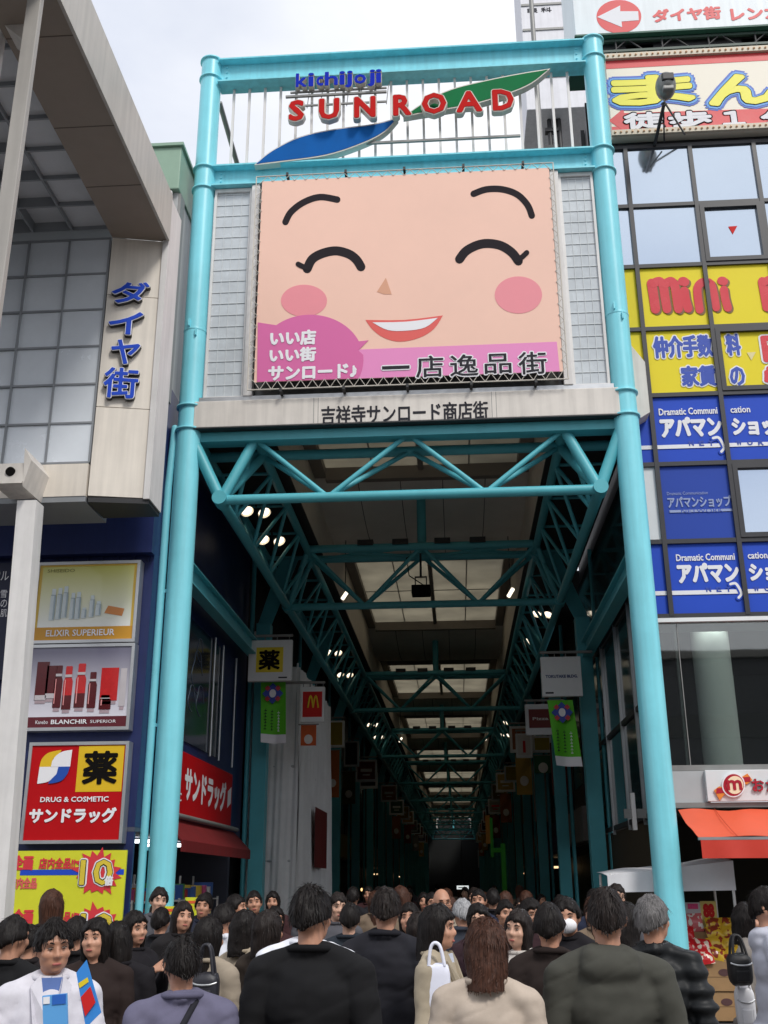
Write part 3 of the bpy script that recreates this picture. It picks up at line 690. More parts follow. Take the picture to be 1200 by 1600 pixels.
t, X0, X1, Z0, Z1 = hang_sign(470, 1073, 507, 1128, 21.6, -1, 'white framed red sign with a yellow arched letter, hung before the white dust sheet', None)
w = X1 - X0; h = Z1 - Z0; MB().box(X0 + .08 * w, X1 - .1 * w, 21.594, 21.599, Z0 + .14 * h, Z1 - .14 * h).obj('red_field', RED, t)
ar = MB()
for k in (0, 1):
    pts = [(X0 + w * (.3 + .22 * k + .22 * q), 21.59, Z0 + h * (.4 + .34 * math.sin(math.pi * min(1, max(0, q))))) for q in [i / 8 for i in range(9)]]
    ar.path(pts, .018 * 1.0, 6)
ar.obj('arched_letter', YEL, t)
t, X0, X1, Z0, Z1 = hang_sign(821, 1100, 866, 1148, 26.5, 1, 'white framed sign with a dark red pizza board behind the right green banner', None)
w = X1 - X0; h = Z1 - Z0; MB().box(X0 + .12 * w, X1 - .05 * w, 26.494, 26.499, Z0 + .22 * h, Z1 - .17 * h).obj('maroon_field', mat('maroon', (120, 50, 46), var=.05), t)
textW('lettering', 'Pizza', X0 + .25 * w, X1 - .2 * w, Z0 + h * .47, Z0 + h * .57, 26.494, CREAM, t, bold=.05, lift=.004)
cand = [(511, 1126, 538, 1168, 33, -1, 'white framed sign with a dull yellow board, third on the left', (150, 128, 30)), (537, 1158, 561, 1198, 40, -1, 'white framed nearly black sign, fourth on the left', (40, 40, 40)), (560, 1207, 590, 1232, 47, -1, 'dark sign on the left, fifth from the gate', (44, 40, 36)),
        (806, 1146, 832, 1184, 33, 1, 'pale sign with a red mark, third on the right', (214, 210, 206)), (832, 1150, 862, 1176, 33.5, 1, 'yellow sign beside a pale sign on the right', (170, 150, 40)), (788, 1196, 812, 1222, 42, 1, 'dull yellow small sign deep on the right', (190, 160, 40))]
for u0, v0, u1, v1, Y, s, lb, c in cand:
    t, X0, X1, Z0, Z1 = hang_sign(u0, v0, u1, v1, Y, s, lb, None)
    w = X1 - X0; MB().box(X0 + .12 * w, X1 - .12 * w, Y - .006, Y - .001, Z0 + .14 * w, Z1 - .1 * w).obj('field', mat('field_%d_%d' % (u0, v0), c, var=.08), t)
    if u0 == 806:
        MB().box(X0 + .42 * w, X0 + .58 * w, Y - .012, Y - .007, Z0 + .3 * w, Z0 + 1.0 * w).obj('mark', RED, t)
green_banner(406, 1066, 445, 1160, 20.9, 'bright green cloth banner below the sign with the black character', .05)
green_banner(858, 1094, 898, 1196, 20.5, 'bright green cloth banner beside the first right post', .10)
for i, (u0, v0, u1, v1, Y, c, lb) in enumerate(((470, 1132, 494, 1165, 21.65, (200, 90, 40), 'small orange and red cloth banner under the red sign on the left'), (509, 1172, 530, 1246, 33, (170, 90, 36), 'faded orange banner below the dull yellow sign'), (535, 1205, 555, 1256, 40, (84, 76, 40), 'dim olive banner on the left deep inside'), (835, 1180, 862, 1208, 33, (40, 90, 60), 'dim green banner deep on the right'))):
    X0, X1, Z0, Z1 = rectY(u0, v0, u1, v1, Y); t = thing('street_banner', lb, 'banner', ((X0 + X1) / 2, Y, Z0))
    MB().box(X0, X1, Y, Y + .01, Z0, Z1).obj('cloth', mat('ban_%d' % i, c, rough=.8, var=.25, scale=4), t)
    w = X1 - X0; MB().prism([((X0 + X1) / 2 + a, Y - .006, Z0 + (Z1 - Z0) * .3 + b) for a, b in ellipse(0, 0, w * .28, w * .3, 16)], (0, .003, 0)).obj('round_mark', CREAM, t)
    MB().tube((X0 - .05, Y, Z1), (X1 + .05, Y, Z1), .015, seg=6).obj('rod', GREYM, t)

# more signs, farther in and dim: one board and one cloth banner per post, each side
DIMC = [(150, 110, 40), (120, 44, 36), (60, 92, 70), (140, 136, 128), (70, 64, 96), (176, 140, 60), (52, 52, 54), (150, 84, 44)]
for s in (-1, 1):
    for k in range(2, 14):
        Y = 21.7 + 7 * k - .9; i = (k * 3 + (s > 0)) % 8; i2 = (k * 5 + 2 * (s > 0) + 1) % 8
        if Y < 50 and k % 2 == (0 if s < 0 else 1): continue
        xo = -3.95 if s < 0 else 2.62; x0, x1 = (xo + .0, xo + .85) if s < 0 else (xo - .85, xo)
        z1 = 6.35 + .12 * ((k * 7) % 3); z0 = z1 - .85
        t = thing('hanging_sign', 'dim square sign board hung far down the %s of the covered street' % ('left' if s < 0 else 'right'), 'sign', ((x0 + x1) / 2, Y, z0), 'far signs along the %s' % ('left' if s < 0 else 'right'))
        MB().box(x0, x1, Y, Y + .12, z0, z1).obj('board', mat('sign_board_white', (226, 228, 228)), t)
        MB().box(x0 + .08, x1 - .08, Y - .006, Y - .001, z0 + .1, z1 - .08).obj('field', mat('dim_field_%d' % i, DIMC[i], var=.15), t)
        m_ = MB(); m_.box(x0 + .2, x1 - .2, Y - .012, Y - .007, z0 + .38, z0 + .5); m_.box(x0 + .28, x1 - .28, Y - .012, Y - .007, z0 + .24, z0 + .29); m_.obj('print_bar', CREAM if i != 3 else RED, t)
        MB().tube((xo + s * .1, Y + .06, z1 + .1), (xo - s * .85, Y + .06, z1 + .1), .03, seg=8).obj('rod', GREYM, t)
        if k % 2: continue
        t = thing('street_banner', 'dim cloth banner hanging far down the %s of the covered street' % ('left' if s < 0 else 'right'), 'banner', ((x0 + x1) / 2, Y, z0 - 1.3), 'far banners along the %s' % ('left' if s < 0 else 'right'))
        vs = [(x0 + .15 + .5 * c / 5, Y + .03 * math.sin(c * 1.3 + r), z0 - .08 - 1.25 * r / 8) for r in range(9) for c in range(6)]
        F_ = [(r * 6 + c, r * 6 + c + 1, (r + 1) * 6 + c + 1, (r + 1) * 6 + c)[::-1] for r in range(8) for c in range(5)]
        MB().add(vs, F_, True).add([(x, y + .005, z) for x, y, z in vs], [f[::-1] for f in F_], True).obj('cloth', mat('dim_banner_%d' % i2, DIMC[i2], rough=.8, var=.2), t)
        MB().prism([(x0 + .4 + a_, Y - .05, z0 - .9 + b_) for a_, b_ in ellipse(0, 0, .14, .16, 14)], (0, .003, 0)).obj('round_mark', CREAM, t)
# ================================================================== left: neighbouring arcade entrance (pale arch with glass grid)
PANEL = mat('pale_stone_panel', (234, 226, 214), rough=0.5, var=0.09, scale=1.4, streak=.14)
SOFF = mat('brown_grey_soffit', (150, 138, 126), rough=0.55, var=0.08)
GPANE = mat('grey_tinted_pane', (226, 232, 238), rough=0.24, metal=.10, var=0.10, scale=1.2)
MULL = mat('grey_mullion', (140, 144, 148), rough=0.45, var=0.08)
dg_ = thing('arcade_entrance', 'pale stone-clad arch with a grey glass grid, its beam reaching out overhead on the left', 'entrance', (-5.5, 13.0, 6.74))
def slant(pts, d): return MB().prism(pts, d)
# pier with the letters: chamfered face, its return edge and the seams
pf = [(-4.90, 13.0), (-4.17, 13.16)]
def pier_pt(s, z, lift=0.0): 
    return np.array((pf[0][0] + (pf[1][0] - pf[0][0]) * s + .21 * lift, pf[0][1] + (pf[1][1] - pf[0][1]) * s - .97 * lift, z))
p = MB(); zs = [6.74, 8.08, 9.88, 10.856]
for k in range(3):
    a, b = zs[k] + .006, zs[k + 1] - .006
    p.prism([pier_pt(0, a), pier_pt(1, a), pier_pt(1, b), pier_pt(0, b)], (0, .05, 0))
pier = p.obj('pier', PANEL, dg_)
MB().prism([pier_pt(0.01, 6.75) + (0, .03, 0), pier_pt(.99, 6.75) + (0, .03, 0), pier_pt(.99, 10.84) + (0, .03, 0), pier_pt(.01, 10.84) + (0, .03, 0)], (0, .5, 0)).obj('pier_core', MULL, pier)
MB().box(-4.168, -4.08, 13.12, 13.7, 6.72, 11.6).obj('pier_edge', WHITE, pier)
MB().prism([(-4.9, 13.02, 6.66), (-4.1, 13.16, 6.66), (-4.1, 13.7, 6.66), (-4.9, 13.7, 6.66)], (0, 0, .07)).obj('pier_underside', DARKM, pier)
# cantilevered box beam over the passage
beam = MB().prism([(-4.90, 6.0, 10.852), (-4.10, 6.0, 10.852), (-4.10, 13.19, 10.852), (-4.17, 13.155, 10.852), (-4.90, 12.995, 10.852)], (0, 0, .048)).obj('beam_soffit', SOFF, dg_)
MB().box(-4.10, -4.06, 6.0, 13.1, 10.82, 11.62).obj('beam_fascia', mat('fascia_metal', (196, 192, 184), rough=.4, var=.08, streak=.15), beam)
MB().box(-4.88, -4.102, 6.0, 12.98, 10.902, 11.60).obj('beam_core', MULL, beam)
sj = MB()
for y in (7.4, 9.1, 10.6, 11.8): sj.box(-4.895, -4.105, y - .006, y + .006, 10.848, 10.853)
sj.obj('soffit_joint', mat('soffit_seam', (96, 84, 74), var=0), beam)
# end wall: glass grid
gw = MB(); gl = MB(); nx, nz_ = 7, 6; z0, z1 = 7.24, 10.85; pw = .62; ph = (z1 - z0) / nz_
for i in range(nx):
    for j in range(nz_):
        x1 = -4.93 - i * pw; gw.box(x1 - pw + .014, x1 - .014, 13.02 + .012 * ((i * 7 + j * 3) % 3), 13.08, z0 + j * ph + .014, z0 + (j + 1) * ph - .014)
wall_ = gw.obj('glass_grid_wall', GPANE, dg_)
for i in range(nx + 1): gl.box(-4.93 - i * pw - .014, -4.93 - i * pw + .014, 13.0, 13.09, z0, z1)
for j in range(nz_ + 1): gl.box(-4.93 - nx * pw, -4.93, 13.003, 13.09, z0 + j * ph - .014, z0 + j * ph + .014)
gl.obj('mullions', MULL, wall_)
MB().box(-9.3, -4.93, 12.99, 13.1, 6.74, 7.215).obj('lower_panel', PANEL, dg_)
MB().box(-9.3, -4.93, 13.0, 13.9, 6.66, 6.738).obj('lower_soffit', MULL, dg_)
# glazed ceiling of the passage
gc = MB(); gm = MB(); x_, y_ = -4.92, 12.98
for i in range(8):
    for j in range(12): gc.box(x_ - (i + 1) * .6 + .014, x_ - i * .6 - .014, y_ - (j + 1) * .6 + .014, y_ - j * .6 - .014, 11.0 + .28 * math.sin(min(1, (i + .5) / 4) * 1.5), 11.06 + .28 * math.sin(min(1, (i + .5) / 4) * 1.5))
gco = gc.obj('glass_ceiling', mat('ceiling_glass', (206, 208, 212), rough=.3, var=.08), dg_)
for i in range(9): gm.box(x_ - i * .6 - .016, x_ - i * .6 + .016, y_ - 7.2, y_, 10.985, 11.36)
for j in range(13): gm.box(x_ - 4.8, x_, y_ - j * .6 - .016, y_ - j * .6 + .016, 10.988, 11.36)
gm.obj('ceiling_mullions', MULL, gco)
MB().box(-9.8, -4.9, 5.5, 13.9, 11.45, 11.55).obj('roof_deck', MULL, dg_)
# front post of the arch with the cladding and recess left of it
fpx = py(56, 60, 9.0)[0]
MB().bbox(-4.30, -4.15, 8.3, 8.38, 0.02, 10.85, .008).obj('front_post', mat('post_grey', (176, 172, 166), rough=.5, var=.08, streak=.15), dg_)
p2 = [py(-40, -30, 8.9), py(36, -30, 8.9), py(36, 62, 8.9), py(-40, 2, 8.9)]
fr_ = MB().prism(p2, (0, .35, 0)).obj('front_cladding', CREAM, dg_)
q = py(2, 60, 9.1); MB().tube((q[0], 9.1, .02), (q[0], 9.1, 10.9), .05, seg=12).obj('rain_pipe', WHITE, dg_)
# letters on the pier
ds = thing('vertical_letter_sign', 'four blue raised characters with white edges set one below another on the pale pier', 'sign', (-4.55, 13.05, 8.8))
ex = np.array((.73, .16, 0)); ex /= np.linalg.norm(ex); nr = np.array((.21, -.977, 0))
for ch, u0, u1, v0, v1 in (('ダ', 178, 234, 444, 477), ('イ', 173, 224, 491, 525), ('ヤ', 176, 219, 535, 571), ('街', 165, 217, 579, 624)):
    c0 = py(u0, (v0 + v1) / 2, 13.05); c1 = py(u1, (v0 + v1) / 2, 13.05); z0 = py((u0 + u1) / 2, v1, 13.05)[2]; z1 = py((u0 + u1) / 2, v0, 13.05)[2]
    s0 = (c0[0] + 4.90) / .73; w = c1[0] - c0[0]
    o = pier_pt(s0, z0, .002)
    L_ = letter_mb(ch, o, ex * w * .95, (0, 0, z1 - z0), nr, 0.022, .07).obj('letter', DARKM, ds)
    letter_mb(ch, o + nr * .072, ex * w * .95, (0, 0, z1 - z0), nr, .020, .006).obj('letter_edge', PWHITE, L_)
    letter_mb(ch, o + nr * .082, ex * w * .95, (0, 0, z1 - z0), nr, .009, .004).obj('letter_face', BLUE, L_)
# white street post with its flared lamp head
wp = thing('white_post', 'tall square white post with a flared downlight head in front of the drugstore', 'post', (-5.5, 12.7, 0))
a, b = py(46, 790, 12.7), py(4, 1420, 12.7)
MB().prism([(a[0] - .13, 12.6, 6.55), (a[0] + .13, 12.6, 6.55), (b[0] + .12, 12.6, .012), (b[0] - .14, 12.6, .012)], (0, .26, 0)).obj('shaft', WHITE, wp)
h = MB(); c = py(30, 748, 12.7)
h.prism([(c[0] - .27, 12.4, 7.0), (c[0] + .25, 12.4, 7.0), (c[0] + .2, 12.35, 6.70), (c[0] - .2, 12.35, 6.70)], (0, .6, 0))
h.prism([(c[0] + .18, 12.36, 7.2), (c[0] + .29, 12.36, 7.02), (c[0] + .21, 12.36, 6.66)], (0, .66, 0))
hd = h.obj('head', CREAM, wp)
MB().prism([(c[0] + .02 + a_, 12.352, 6.87 + b_) for a_, b_ in ellipse(0, 0, .062, .062, 24)], (0, .03, 0)).obj('downlight', BLACK, hd)
# ================================================================== drugstore building
NAVY = mat('navy_cladding', (26, 40, 92), rough=0.45, var=0.15, streak=0.15)
GRW = mat('grey_weathered_panel', (182, 184, 184), rough=0.5, var=0.12, streak=0.25)
GRN = mat('sage_parapet', (140, 168, 148), rough=0.5, var=0.1)
drug = thing('drugstore_building', 'tall narrow building with navy lower walls, grey upper storeys and a sage green parapet', 'building', (-6.5, 14.62, 0))
w = MB(); w.box(-10, -4.42, 14.66, 21.9, 2.5, 9.3)
wl = w.obj('wall', NAVY, drug)
ww = MB()
for k in range(24): x = -9.9 + k * .235; ww.box(x - .01, x + .01, 14.635, 14.655, 6.3, 9.28)
ww.obj('wall_rib', NAVY, wl)
MB().box(-10, -4.40, 14.45, 14.63, 6.38, 7.15).obj('wall_band', NAVY, drug)
MB().box(-10, -4.45, 14.66, 21.9, 9.305, 12.86).obj('upper_wall', GRW, drug)
for x, r in ((-4.72, .05), (-4.57, .035)): MB().tube((x, 14.6, 9.32), (x, 14.6, 12.84), r, seg=10).obj('wall_pipe', WHITE, drug)
MB().box(-4.452, -4.40, 14.66, 14.9, 9.0, 12.84).obj('corner_trim', GREYM, drug)
MB().bbox(-10, -4.42, 14.55, 21.9, 12.862, 13.72, .02).obj('parapet', GRN, drug)
MB().box(-10, -4.38, 14.5, 21.9, 13.722, 13.78).obj('coping', GRN, drug)
# street side: etched glass, mullions, door-height opening with dark interior
gsd = mat_glass('etched_blue_glass', (60, 78, 110), refl=.3, dark=.12)
sidew = MB().box(-4.418, -4.40, 16.4, 19.4, 3.95, 6.0).obj('side_window', mat('dark_blue_glass', (30, 46, 66), rough=.12, var=.35, scale=1.2, spec=.8), drug)
for y in (16.4, 18.7, 19.4, 20.6): MB().tube((-4.37, y, 3.9), (-4.37, y, 6.05), .022, seg=8).obj('window_mullion', SILVER, sidew)
et = MB()
for (cy_, cz, r) in ((17.6, 5.2, .36), (17.9, 4.75, .26), (17.3, 4.7, .22), (17.7, 5.6, .2)):
    pts = [(-4.396, cy_ + r * math.cos(a) * (1 - .25 * math.sin(3 * a)), cz + r * math.sin(a)) for a in [i * math.pi / 12 for i in range(20)]]
    et.path(pts, .006, 4)
et.obj('etched_scroll', mat('etched_line', (96, 110, 122), var=0), sidew)
gi = MB(); gi.box(-10, -9.9, 14.7, 21.9, .02, 2.5); gi.box(-9.9, -4.6, 21.7, 21.88, .02, 2.5); gi.box(-10, -4.42, 14.66, 21.9, 2.44, 2.498)
gi.obj('shop_interior', mat('shop_inner_wall', (72, 76, 92), var=.1), drug)
for y in (16.5, 18.4): MB().box(-5.3, -4.6, y, y + .1, 2.36, 2.41).obj('ceiling_tube', mat('tube_light', (255, 255, 250), var=0, emit=(250, 252, 255), es=4), drug)
MB().box(-10, -4.42, 14.66, 14.72, .02, 2.438).obj('front_wall', NAVY, drug)
# three light-box signs on the front
FY = 14.46
def lightbox(name, label, u0, v0, u1, v1, base):
    X0, X1, Z0, Z1 = rectY(u0, v0, u1, v1, FY)
    t = thing(name, label, 'sign', ((X0 + X1) / 2, FY, Z0))
    f = MB(); e = .045
    f.box(X0, X1, FY, FY + .19, Z0, Z0 + e); f.box(X0, X1, FY, FY + .19, Z1 - e, Z1); f.box(X0, X0 + e, FY, FY + .19, Z0 + e, Z1 - e); f.box(X1 - e, X1, FY, FY + .19, Z0 + e, Z1 - e)
    f.obj('frame', SILVER, t)
    MB().box(X0 + e, X1 - e, FY + .018, FY + .18, Z0 + e, Z1 - e).obj('panel', base, t)
    def R(a0, b0, a1, b1, lay=1):      # box in fractions of the panel
        w_, h_ = X1 - X0 - 2 * e, Z1 - Z0 - 2 * e
        return X0 + e + a0 * w_, X0 + e + a1 * w_, FY + .018 - .003 * lay, FY + .018 - .003 * lay + .0025, Z0 + e + b0 * h_, Z0 + e + b1 * h_
    return t, R
def mat_grad(name, c0, c1, z0, z1):
    """printed poster ground that blends between two inks"""
    m = mat(name, c0, rough=.35, var=0, coat=.3); t = m.node_tree; b = t.nodes['Principled BSDF']
    tcn = t.nodes.new('ShaderNodeTexCoord'); sx = t.nodes.new('ShaderNodeSeparateXYZ'); mr = t.nodes.new('ShaderNodeMapRange'); mr.inputs['From Min'].default_value = z0; mr.inputs['From Max'].default_value = z1
    mxn = t.nodes.new('ShaderNodeMixRGB'); mxn.inputs[1].default_value = (*[lin(x) for x in c0], 1); mxn.inputs[2].default_value = (*[lin(x) for x in c1], 1)
    t.links.new(tcn.outputs['Object'], sx.inputs[0]); t.links.new(sx.outputs['Z'], mr.inputs['Value']); t.links.new(mr.outputs[0], mxn.inputs['Fac']); t.links.new(mxn.outputs[0], b.inputs['Base Color'])
    return m
def bottle(R, x, h0, wd, h, lay, sh):
    def q(a, b):
        r_ = R(x + a * wd, h0 + b * h, x + wd, h0 + h, lay); return (r_[0], r_[2], r_[4])
    pts = [(.06, 0), (.94, 0), (1, .03), (1, sh - .08), (.93, sh - .03), (.86, sh), (.86, .98), (.8, 1), (.2, 1), (.14, .98), (.14, sh), (.07, sh - .03), (0, sh - .08), (0, .03)]
    return MB().prism([q(a, b) for a, b in pts], (0, .0012, 0))
GLINT = mat('pictured_glint', (226, 150, 150), var=0); REFLW = mat('pictured_reflection', (170, 150, 158), var=.2, scale=8)
# cosmetics poster, pale bottles
t, R = lightbox('cosmetics_sign', 'yellow cosmetics sign picturing a row of pale bottles, topmost of the three framed signs', 52, 877, 215, 1004, mat_grad('poster_pale_yellow', (236, 238, 232), (206, 204, 96), 5.3, 6.2))
GOLD = mat('poster_gold', (208, 150, 40), rough=.4, var=.04)
MB().box(*R(0, 0, 1, .17)).obj('gold_band', GOLD, t)
bd = MB(); bd.box(*R(0, .17, .03, 1)); bd.box(*R(.97, .17, 1, 1)); bd.box(*R(.03, .975, .97, 1)); bd.obj('gold_border', mat('poster_gold_border', (214, 178, 70), rough=.4, var=0), t)
q = R(.13, .05, .82, .135, 2); textW('lettering', 'ELIXIR SUPERIEUR', q[0], q[1], q[4], q[5], q[2] + .002, PWHITE, t, bold=.02, lift=.004)
q = R(.08, .9, .36, .945, 2); textW('lettering', 'SHISEIDO', q[0], q[1], q[4], q[5], q[2] + .002, mat('olive_ink', (128, 124, 60), var=0), t, lift=.004)
BTL = mat('printed_bottle_white', (214, 224, 226), rough=.4, var=.06, scale=20); BTS = mat('printed_bottle_shade', (160, 178, 186), rough=.4, var=.05)
for i, (x, wd, h0, h1) in enumerate(((.14, .055, .26, .68), (.205, .055, .27, .69), (.265, .055, .29, .71), (.345, .05, .27, .62), (.40, .055, .27, .63), (.47, .05, .28, .42), (.545, .05, .29, .58), (.61, .055, .31, .5))):
    b = bottle(R, x, h0, wd, h1 - h0, 2 + .4 * i, .8).obj('pictured_bottle', BTL, t)
    MB().box(*R(x + wd * .72, h0 + .01, x + wd * .97, h0 + (h1 - h0) * .8, 6.5)).obj('bottle_shade', BTS, b); MB().box(*R(x + wd * .1, h0 + (h1 - h0) * .78, x + wd * .9, h0 + (h1 - h0) * .8, 6.6)).obj('cap_line', BTS, b)
q = R(.70, .30, .9, .44, 2); MB().prism([(q[0], q[2], q[4] + .05), (q[1] - .03, q[2], q[4]), (q[1], q[2], q[5] - .05), (q[0] + .05, q[2], q[5])], (0, .002, 0)).obj('pictured_box', mat('poster_orange', (214, 140, 80), var=.1), t)
# second poster, dark red bottles
t, R = lightbox('cosmetics_sign', 'lilac grey cosmetics sign picturing dark red bottles, middle one of the three framed signs', 37, 1006, 206, 1141, mat_grad('poster_lilac', (222, 220, 230), (112, 110, 130), 3.95, 4.9))
MB().box(*R(0, 0, 1, .13)).obj('wine_band', mat('poster_wine', (92, 20, 34), rough=.4, var=.04), t)
q = R(.27, .04, .62, .095, 2); textW('lettering', 'BLANCHIR', q[0], q[1], q[4], q[5], q[2] + .002, PWHITE, t, bold=.03, lift=.004)
q = R(.65, .048, .9, .085, 2); textW('lettering', 'SUPERIOR', q[0], q[1], q[4], q[5], q[2] + .002, PWHITE, t, lift=.004)
q = R(.12, .045, .24, .09, 2); textW('lettering', 'Kanebo', q[0], q[1], q[4], q[5], q[2] + .002, PWHITE, t, lift=.004)
WINE = mat('pictured_wine_glass', (84, 18, 24), rough=.2, var=.15, scale=12); CRIM = mat('pictured_crimson', (190, 34, 36), rough=.2, var=.15, scale=12); CAPS = mat('pictured_silver', (190, 184, 188), var=.1)
for x, wd, h0, h1, m_, capm in ((.08, .12, .34, .82, WINE, 0), (.18, .1, .36, .77, WINE, 0), (.265, .08, .24, .77, WINE, 1), (.355, .09, .22, .76, CRIM, 1), (.475, .1, .24, .79, CRIM, 1), (.60, .085, .23, .68, WINE, 1), (.72, .17, .32, .73, CRIM, 0), (.72, .115, .21, .39, WINE, 1), (.91, .06, .25, .72, CAPS, 0)):
    b = (bottle(R, x, h0, wd, h1 - h0, 2, .72) if capm else MB().box(*R(x, h0, x + wd, h1, 2 if h1 > .5 else 4))).obj('pictured_bottle', m_, t)
    if capm: MB().box(*R(x + wd * .16, h0 + .05, x + wd * .26, h0 + (h1 - h0) * .68, 6)).obj('bottle_glint', GLINT, b)
    MB().box(*R(x + .01, h0 - .045, x + wd - .01, h0 - .006, 2)).obj('table_reflection', REFLW, b)
    if capm: MB().box(*R(x + .01, h0 + (h1 - h0) * .74, x + wd - .01, h0 + (h1 - h0) * .8, 5)).obj('cap_band', CAPS, b)
    else:
        if m_ is WINE: MB().box(*R(x + .005, h0, x + wd - .005, h0 + .06, 3)).obj('cap_band', CAPS, b)
    if m_ is CRIM and wd < .15: MB().box(*R(x, h0, x + wd, h0 + (h1 - h0) * .32, 3)).obj('bottle_foot', WINE, b)
# drugstore sign
t, R = lightbox('drugstore_sign', 'red drugstore sign with a curved emblem, lowest of the three framed signs', 38, 1159, 196, 1318, DRED)
YF = mat('sign_amber', (226, 186, 22), rough=.45, var=.04)
MB().box(*R(.5, .5, .985, .99)).obj('yellow_field', YF, t)
q = R(.56, .575, .93, .935, 2); textW('lettering', '薬', q[0], q[1], q[4], q[5], q[2] + .002, BLACK, t, bold=.035, lift=.005)
q = R(.14, .395, .86, .45, 2); textW('lettering', 'DRUG & COSMETIC', q[0], q[1], q[4], q[5], q[2] + .002, PWHITE, t, bold=.035, lift=.005)
q = R(.04, .175, .955, .335, 2); textW('lettering', 'サンドラッグ', q[0], q[1], q[4], q[5], q[2] + .002, PWHITE, t, bold=.05, lift=.005)
q = R(.09, .59, .43, .95, 2); X0, X1, Z0, Z1 = q[0], q[1], q[4], q[5]
def emb(pts, m_, lay): return MB().prism([(X0 + a * (X1 - X0), q[2] - .003 * lay, Z0 + b * (Z1 - Z0)) for a, b in pts], (0, .0025, 0)).obj('emblem', m_, t)
em_y = catmull([(0.02, .5), (.06, .72), (.22, .9), (.45, .97), (.66, 1.0)], 4) + [(.6, .86), (.42, .74), (.38, .5)]
emb(em_y, YF, 1)
emb([(.38, .5)] + catmull([(.4, .66), (.5, .82), (.7, .95), (1.0, 1.0)], 4) + [(.98, .5)], PWHITE, 2)
emb([(.02, .5), (.62, .5)] + catmull([(.6, .34), (.5, .18), (.3, .05), (0, 0)], 4), PWHITE, 1)
emb([(.62, .5), (.98, .5)] + catmull([(.93, .3), (.78, .1), (.55, .02), (.34, 0)], 4) + [(.42, .12), (.58, .28)], mat('emblem_cobalt', (20, 74, 170), var=0), 3)
# yellow sale poster
t = thing('sale_poster', 'yellow sale poster with big outlined tens and red characters below the red drugstore sign', 'poster', (-5.3, 14.5, 1.0))
X0, X1, Z0, Z1 = rectY(6, 1329, 194, 1450, 14.5); Z0 = .75
LIME = mat('poster_lime', (214, 216, 44), rough=.5, var=.08, scale=3)
MB().box(X0, X1, 14.5, 14.54, Z0, Z1).obj('sheet', LIME, t)
sb = MB().box(X0 + .2, X1 - .02, 14.496, 14.4995, 1.88, 1.95).obj('blue_stripe', BLUE, t)
RP = mat('poster_scarlet', (214, 54, 64), rough=.5, var=.05)
for v0, dz in ((1340, 0), (1424, 0)):
    k = v0 - 1340
    star = [(152 + (rng.uniform(42, 60) if i % 2 else 36) * .78 * math.cos(i * math.pi / 16), 1364 + k + (rng.uniform(30, 42) if i % 2 else 27) * math.sin(i * math.pi / 16)) for i in range(32)]
    sheetY('burst', [(min(u, 190), v) for u, v in star], 14.495, RP, t, lift=.004)
    textY('lettering', '10', 123, 1340 + k, 178, 1386 + k, 14.488, PWHITE, t, bold=.09, lift=.002)
    textY('lettering', '10', 124, 1342 + k, 177, 1384 + k, 14.482, BLACK, t, bold=.05, lift=.002)
    textY('lettering', '10', 125, 1343 + k, 176, 1383 + k, 14.476, mat('gold_yellow', (220, 196, 60), var=.1), t, bold=.02, lift=.002)
    textY('lettering', '倍', 163, 1368 + k, 177, 1384 + k, 14.468, PWHITE, t, bold=.06, lift=.002)
    textY('lettering', '企画', 20, 1336 + k, 52, 1360 + k, 14.496, RP, t, bold=.05, lift=.003)
    textY('lettering', '店内全品!!', 61, 1340 + k, 118, 1358 + k, 14.496, RP, t, bold=.04, lift=.003)
# second row of red print smears
textY('lettering', '店内全品', 15, 1371, 58, 1389, 14.496, mat('poster_pinkred', (220, 96, 92), var=.1), t, bold=.04, lift=.003)
# dim poster left of the white post
t = thing('dark_advert_sign', 'dark blue panel with a few white characters partly behind the white post', 'sign', (-6.8, 14.5, 4.6))
X0, X1, Z0, Z1 = rectY(-30, 880, 14, 1062, 14.5); MB().box(X0, X1, 14.5, 14.6, Z0, Z1).obj('panel', mat('dark_navy_print', (24, 30, 58), var=.1), t)
for ch, v in (('雪', 928), ('の', 943), ('肌', 958)): textY('lettering', ch, 1, v - 6, 11, v + 6, 14.496, PWHITE, t, lift=.003)
textY('lettering', '雪ル', -12, 892, 14, 908, 14.496, PWHITE, t, lift=.003)
# side sign and awning of the drugstore
SX = -4.30
t = thing('shop_fascia_sign', 'long red sign with white characters along the street side of the drugstore', 'sign', (SX, 18.2, 2.78))
MB().bbox(SX - .1, SX, 15.4, 20.4, 2.78, 3.74, .01).obj('board', DRED, t)
def textX(name, s, y0, y1, z0, z1, X, m, parent, bold=0, lift=.004, face=1):
    h = z1 - z0; b = bold * h
    if face > 0: return letter_mb(s, (X + lift, y0 + b, z0 + b), (0, y1 - y0 - 2 * b, 0), (0, 0, h - 2 * b), (1, 0, 0), b, 0).obj(name, m, parent)
    return letter_mb(s, (X - lift, y1 - b, z0 + b), (0, -(y1 - y0 - 2 * b), 0), (0, 0, h - 2 * b), (-1, 0, 0), b, 0).obj(name, m, parent)
textX('lettering', 'サンドラッグ', 16.75, 19.85, 3.0, 3.55, SX, PWHITE, t, bold=.05)
textX('lettering', 'DRUG', 15.65, 16.5, 3.42, 3.56, SX, PWHITE, t, bold=.03); textX('lettering', '&', 16.0, 16.2, 3.2, 3.34, SX, PWHITE, t, bold=.03); textX('lettering', 'COSMETIC', 15.5, 16.6, 2.97, 3.1, SX, PWHITE, t, bold=.03)
e = MB(); e.prism([(SX + .006, 20.0, 3.4), (SX + .006, 20.3, 3.5), (SX + .006, 20.3, 3.2), (SX + .006, 20.0, 3.1)], (-.003, 0, 0)); e.obj('emblem', PWHITE, t)
aw = thing('red_awning', 'dark red fabric awning over the open side of the drugstore', 'awning', (SX, 18.3, 2.3))
